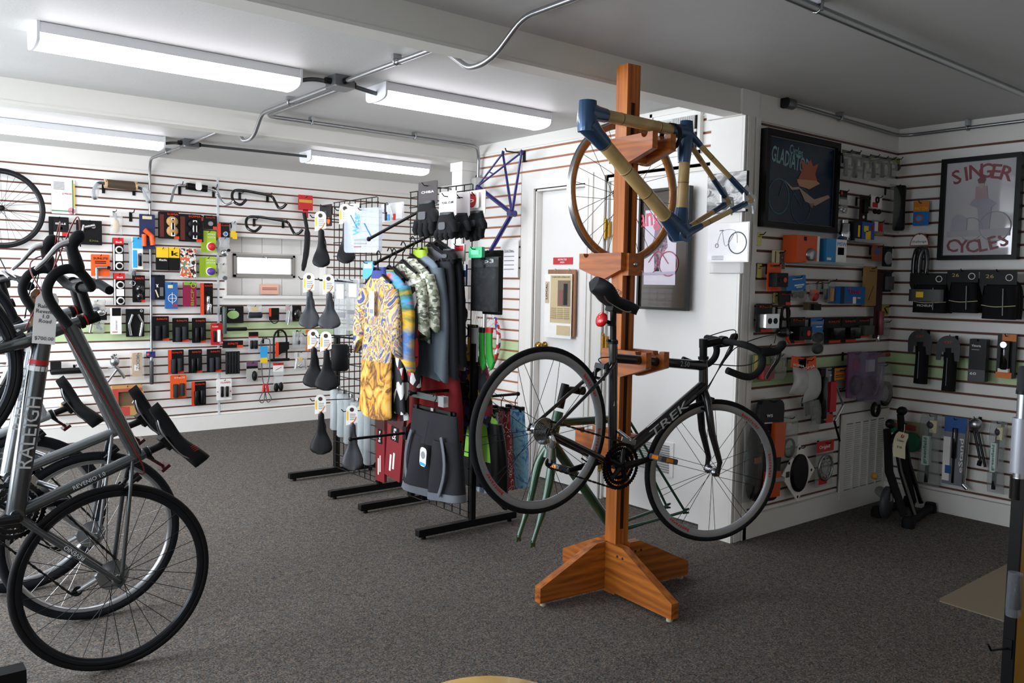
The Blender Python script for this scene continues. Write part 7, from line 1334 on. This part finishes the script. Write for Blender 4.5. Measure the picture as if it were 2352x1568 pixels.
Dw('tube_carton', (2229, 778, 2268, 876), 'tall black carton with a grey 60 panel', 'box', mat('#131314', .4), [('p', 'grey_panel', 0, .72, 1, 1, mat('#46484a', .5)), ('t', '60', .12, .77, .5, .86, PAPER, .003), ('t', 'Vittoria', .15, .12, .7, .2, PAPER), ('p', 'print_line', .15, .24, .6, .26, GREYC)], th=.05, off=.08)
Dw('headlight_pack', (2291, 767, 2334, 868), 'orange and black headlight pack by the door trim', 'light', CARDK, [('p', 'orange_top', .25, 0, 1, .16, mat('#d97a1c', .5)), ('p', 'orange_bottom', 0, .87, .85, 1, mat('#e0761c', .5)), ('c', 'lamp', .25, .15, .75, .8, GLOSSK), ('d', 'lens', .3, .15, .7, .32, CHROME, .05), ('p', 'label', .2, .78, .75, .86, PAPER, .03)], th=.02)
Dw('grease_discs', (2042, 968, 2125, 1032), 'green round tape tins on a cream card near the corner', 'accessory pack', mat('#8b8662', .5), [('p', 'red_print', .1, .1, .75, .3, mat('#8a3a34', .5)), ('d', 'tin', -.02, .25, .45, .85, mat('#1f6b4c', .4), .02), ('d', 'tin', .38, .35, .95, 1.05, mat('#1f6b4c', .4), .03), ('p', 'label', .05, .45, .3, .6, PAPER, .022)], th=.008)
def kick(b, l, bag=True):
    Dw('kickstand_pack', b, l, 'kickstand', None, [('a', 'bag', 0, 0, 1, 1, clear('#b4bab8', .3, .15), .04), ('b', 'name_plate', .25, .30, .55, .70, mat('#cfe0da', .4), .045), ('v', 'greenfield', .30, .32, .50, .68, mat('#2f7a68', .4), .046), ('l', 'leg', .5, .1, .4, .95, BLACK, .012), ('s', 'clamp', .3, .08, .75, .22, DKG, .03), ('p', 'card', .5, .08, .8, .25, CREAM, .03)])
kick((2112, 950, 2164, 1116), 'bagged black kickstand with a green lettered plate, beside the pump card'); kick((2272, 966, 2312, 1132), 'bagged kickstand with a green lettered plate, nearest the door trim')
Dw('pump_card', (2167, 958, 2221, 1114), 'blue and silver card with a long black frame pump', 'pump', mat('#7d8288', .4), [('p', 'blue_top', 0, 0, .95, .22, mat('#2a5aa0', .4)), ('p', 'white_side', 0, .3, .3, .95, PAPER), ('c', 'pump', .38, .15, .6, .6, GLOSSK), ('c', 'pump_rod', .42, .6, .52, .97, BLACK), ('v', 'eStand', .66, .3, .9, .8, PAPER), ('p', 'blue_square', .12, .72, .38, .84, mat('#2a5aa0', .4), .003)])
Dw('steel_kickstand', (2213, 955, 2266, 1128), 'silver twin leg kickstand with black feet', 'kickstand', None, [('l', 'long_leg', .2, .12, .12, .95, CHROME, .012), ('s', 'clamp', .2, .02, .8, .2, STEEL, .035), ('l', 'side_leg', .45, .2, .8, .6, DSTEEL, .008), ('l', 'side_leg', .6, .2, 1, .65, DSTEEL, .008), ('l', 'rubber_foot', .78, .58, .74, .64, BLACK, .013), ('l', 'foot', .1, .93, .3, .98, CHROME, .014)])
# ---------------------------------------------------------------- indoor trainer on the floor in the corner
t = thing('indoor_trainer', 'folded black indoor bike trainer with a hang tag standing in the corner', 'trainer', (5.0, 2.50, 0), -.12)
part('base_leg', MB().tube([(-.05, -.16, .03), (.40, -.02, .03)], .026, 10), MATK, t); part('base_leg', MB().tube([(0, .08, .03), (.42, .14, .03)], .026, 10), MATK, t)
for p in ((-.05, -.16), (.40, -.02), (0, .08), (.42, .14)): part('rubber_foot', MB().lathe([(.036, 0), (.038, .03), (.03, .062)], 12, 'z'), RUBBER, t, (p[0], p[1], 0))
part('upright', MB().tube([(0, -.1, .05), (-.02, .0, .3), (-.03, .02, .56)], [.03, .034, .03], 10, flat=.6), MATK, t); part('upright', MB().tube([(.07, -.12, .05), (.05, -.03, .3), (.02, .0, .5)], .014, 8), GLOSSK, t)
part('upright', MB().tube([(.34, .06, .05), (.27, .1, .35), (.25, .12, .62)], [.026, .03, .026], 10, flat=.7), MATK, t); part('upright', MB().tube([(.38, .03, .05), (.31, .08, .3), (.27, .1, .5)], .014, 8), GLOSSK, t)
part('flywheel', MB().lathe([(.02, -.016), (.09, -.016), (.098, -.01), (.098, .01), (.09, .016), (.02, .016)], 28, 'x'), DKG, t, (-.06, -.02, .12), (0, 0, -1.25)); part('resistance_roller', MB().lathe([(.03, -.08), (.032, .08)], 16, 'x'), STEEL, t, (0, .04, .15), (0, 0, .9)); part('adjuster', MB().sphere((-.09, .05, .27), .022, n=8), mat('#b98b2a', .5), t)
part('clamp_knob', MB().sphere((-.06, -.02, .60), .036, (1, .8, .8), 10), BLACK, t); part('clamp_knob', MB().sphere((.25, .11, .64), .036, (1.2, .8, .8), 10), BLACK, t)
part('clamp_cone', MB().cyl((-.09, -.04, .5), (.03, -.03, .55), .02, 10), BLACK, t)
tagcard('hang_tag', 'cream hang tag tied to the indoor trainer', Vector((4.93, 2.40, .56)), .10, .15, mat('#d9d3b4', .8), [('Trainer', -.05, .02), ('$150', -.09, .02)], -.3, .25)
# ================================================================ FOREGROUND AND FLOOR
m = MB(); cs_ = [Vector((3.86, 1.69)), Vector((5.3, 1.72)), Vector((5.3, .55)), Vector((3.86, 1.405))]
pts = [(3.872, 1.66), (3.90, 1.688), (5.2, 1.73), (5.2, .62), (4.6, .60), (3.895, 1.60)]
a_, b_, c_ = pt(2152, 1380, 'z', 0), pt(2340, 1283, 'z', 0), pt(2305, 1428, 'z', 0)
u1, u2 = (b_-a_), (c_-a_); p4 = [a_+u1*.03+u2*.03, a_+u1*1.3, a_+u1*1.3+u2*1.6, a_+u2*1.6]
p4 = [a_+u1*.03, a_+u1*1.3, a_+u1*1.3+u2*1.6, a_+u2*1.6, a_+u2*.04]
mt = MB(); n = len(p4); v = [(p.x, p.y, .001) for p in p4]+[(p.x, p.y, .006) for p in p4]; mt.add(v, [tuple(range(n-1, -1, -1)), tuple(range(n, 2*n))]+[(i, (i+1) % n, (i+1) % n+n, i+n) for i in range(n)])
tag(part('chair_mat', mt, mat('#857763', .6, var=.12, vscale=160)), 'beige translucent chair mat lying on the dark carpet', 'mat')
# round wooden stool in front of the camera
t = thing('wooden_stool', 'blond round wooden stool seat poking into the foreground', 'stool', (.76, .98, 0)); BLOND = wood('blond_wood', '#d9a447', '#efc56c', 4, (1, .15, 1))
part('seat', MB().lathe([(.06, .70), (.14, .705), (.155, .715), (.155, .73), (.14, .742), (.02, .747)], 40, 'z'), BLOND, t)
for k in range(4): a = k*PI/2+.6; part('leg', MB().tube([(.10*math.cos(a), .10*math.sin(a), .705), (.19*math.cos(a), .19*math.sin(a), 0)], [.018, .014], 10), BLOND, t)
for k in range(4): a = k*PI/2+.6; a2 = a+PI/2; part('rung', MB().tube([(.16*math.cos(a), .16*math.sin(a), .25), (.16*math.cos(a2), .16*math.sin(a2), .25)], .009, 8), BLOND, t)
# display panel with a pump at the right edge, close to the camera
yp = 1.0
a_ = pt(2349, 845, 'y', yp); b_ = pt(2352, 1568, 'y', yp)
t = thing('display_board', 'yellow edged display panel standing at the right edge', 'display stand', (a_.x+.05, yp, 0)); part('board', MB().box(-.02, .6, -.012, .012, .02, 1.18), mat('#b5862b', .5), t); part('edge_trim', MB().box(-.035, -.02, -.016, .016, .02, 1.18), CARDK, t); part('stand_foot', MB().box(-.1, .6, -.15, .15, 0, .02), BLACK, t)
p0, p1 = pt(2334, 848, 'y', yp-.03), pt(2338, 1145, 'y', yp-.03); L = (p0-p1).length
t = thing('floor_pump', 'silver hand pump with a grey foam grip hanging on the display panel', 'pump', p1); r_ = .021
part('grip', MB().tube([(0, 0, L*.82), (0, 0, L*.98), (0, 0, L)], [r_, r_*.95, r_*.5], 14), GRIP, t); part('collar', MB().cyl((0, 0, L*.79), (0, 0, L*.82), r_*1.05, 14), BLACK, t); part('rod', MB().cyl((0, 0, L*.6), (0, 0, L*.8), r_*.8, 14), ALU, t)
part('barrel', MB().cyl((0, 0, L*.2), (0, 0, L*.61), r_*1.25, 16), mat('#a9acb6', .35, .4), t); part('neck', MB().cyl((0, 0, L*.15), (0, 0, L*.2), r_*.8, 14), ALU, t); part('head', MB().cyl((0, 0, 0), (0, 0, L*.16), r_*1.15, 14), GLOSSK, t); text('Topeak', .03, PAPER, t, (0, -r_*1.27, L*.4), rot=(PI/2, -PI/2, 0), w=L*.18)
c0 = pt(2330, 1360, 'y', yp-.04); t = thing('bottle_cage', 'clear plastic wrapped dark part hanging low at the display panel', 'accessory pack', c0); part('wrap', MB().loft([[(.03*math.cos(a)*s+.0, .02*math.sin(a), z) for a in np.linspace(0, 2*PI, 11)[:-1]] for z, s in ((.06, .5), (.02, .8), (-.04, 1.1), (-.07, .8))]), clear('#8d949a', .4, .1), t); part('dark_part', MB().tube([(.0, 0, .05), (.01, 0, -.05)], [.012, .016], 8), GLOSSK, t)
c1 = pt(2270, 1480, 'y', yp); hx = a_.x+.015-c1.x; t = thing('wire_hook', 'long black wire hook reaching out from the yellow edged board', 'hook', c1); part('rod', MB().tube([(0, 0, 0), (.02, 0, -.022), (hx-.004, 0, -.05)], .0035, 6), BLACK, t); part('plate', MB().box(hx-.005, hx+.001, -.012, .012, -.08, -.02), BLACK, t)
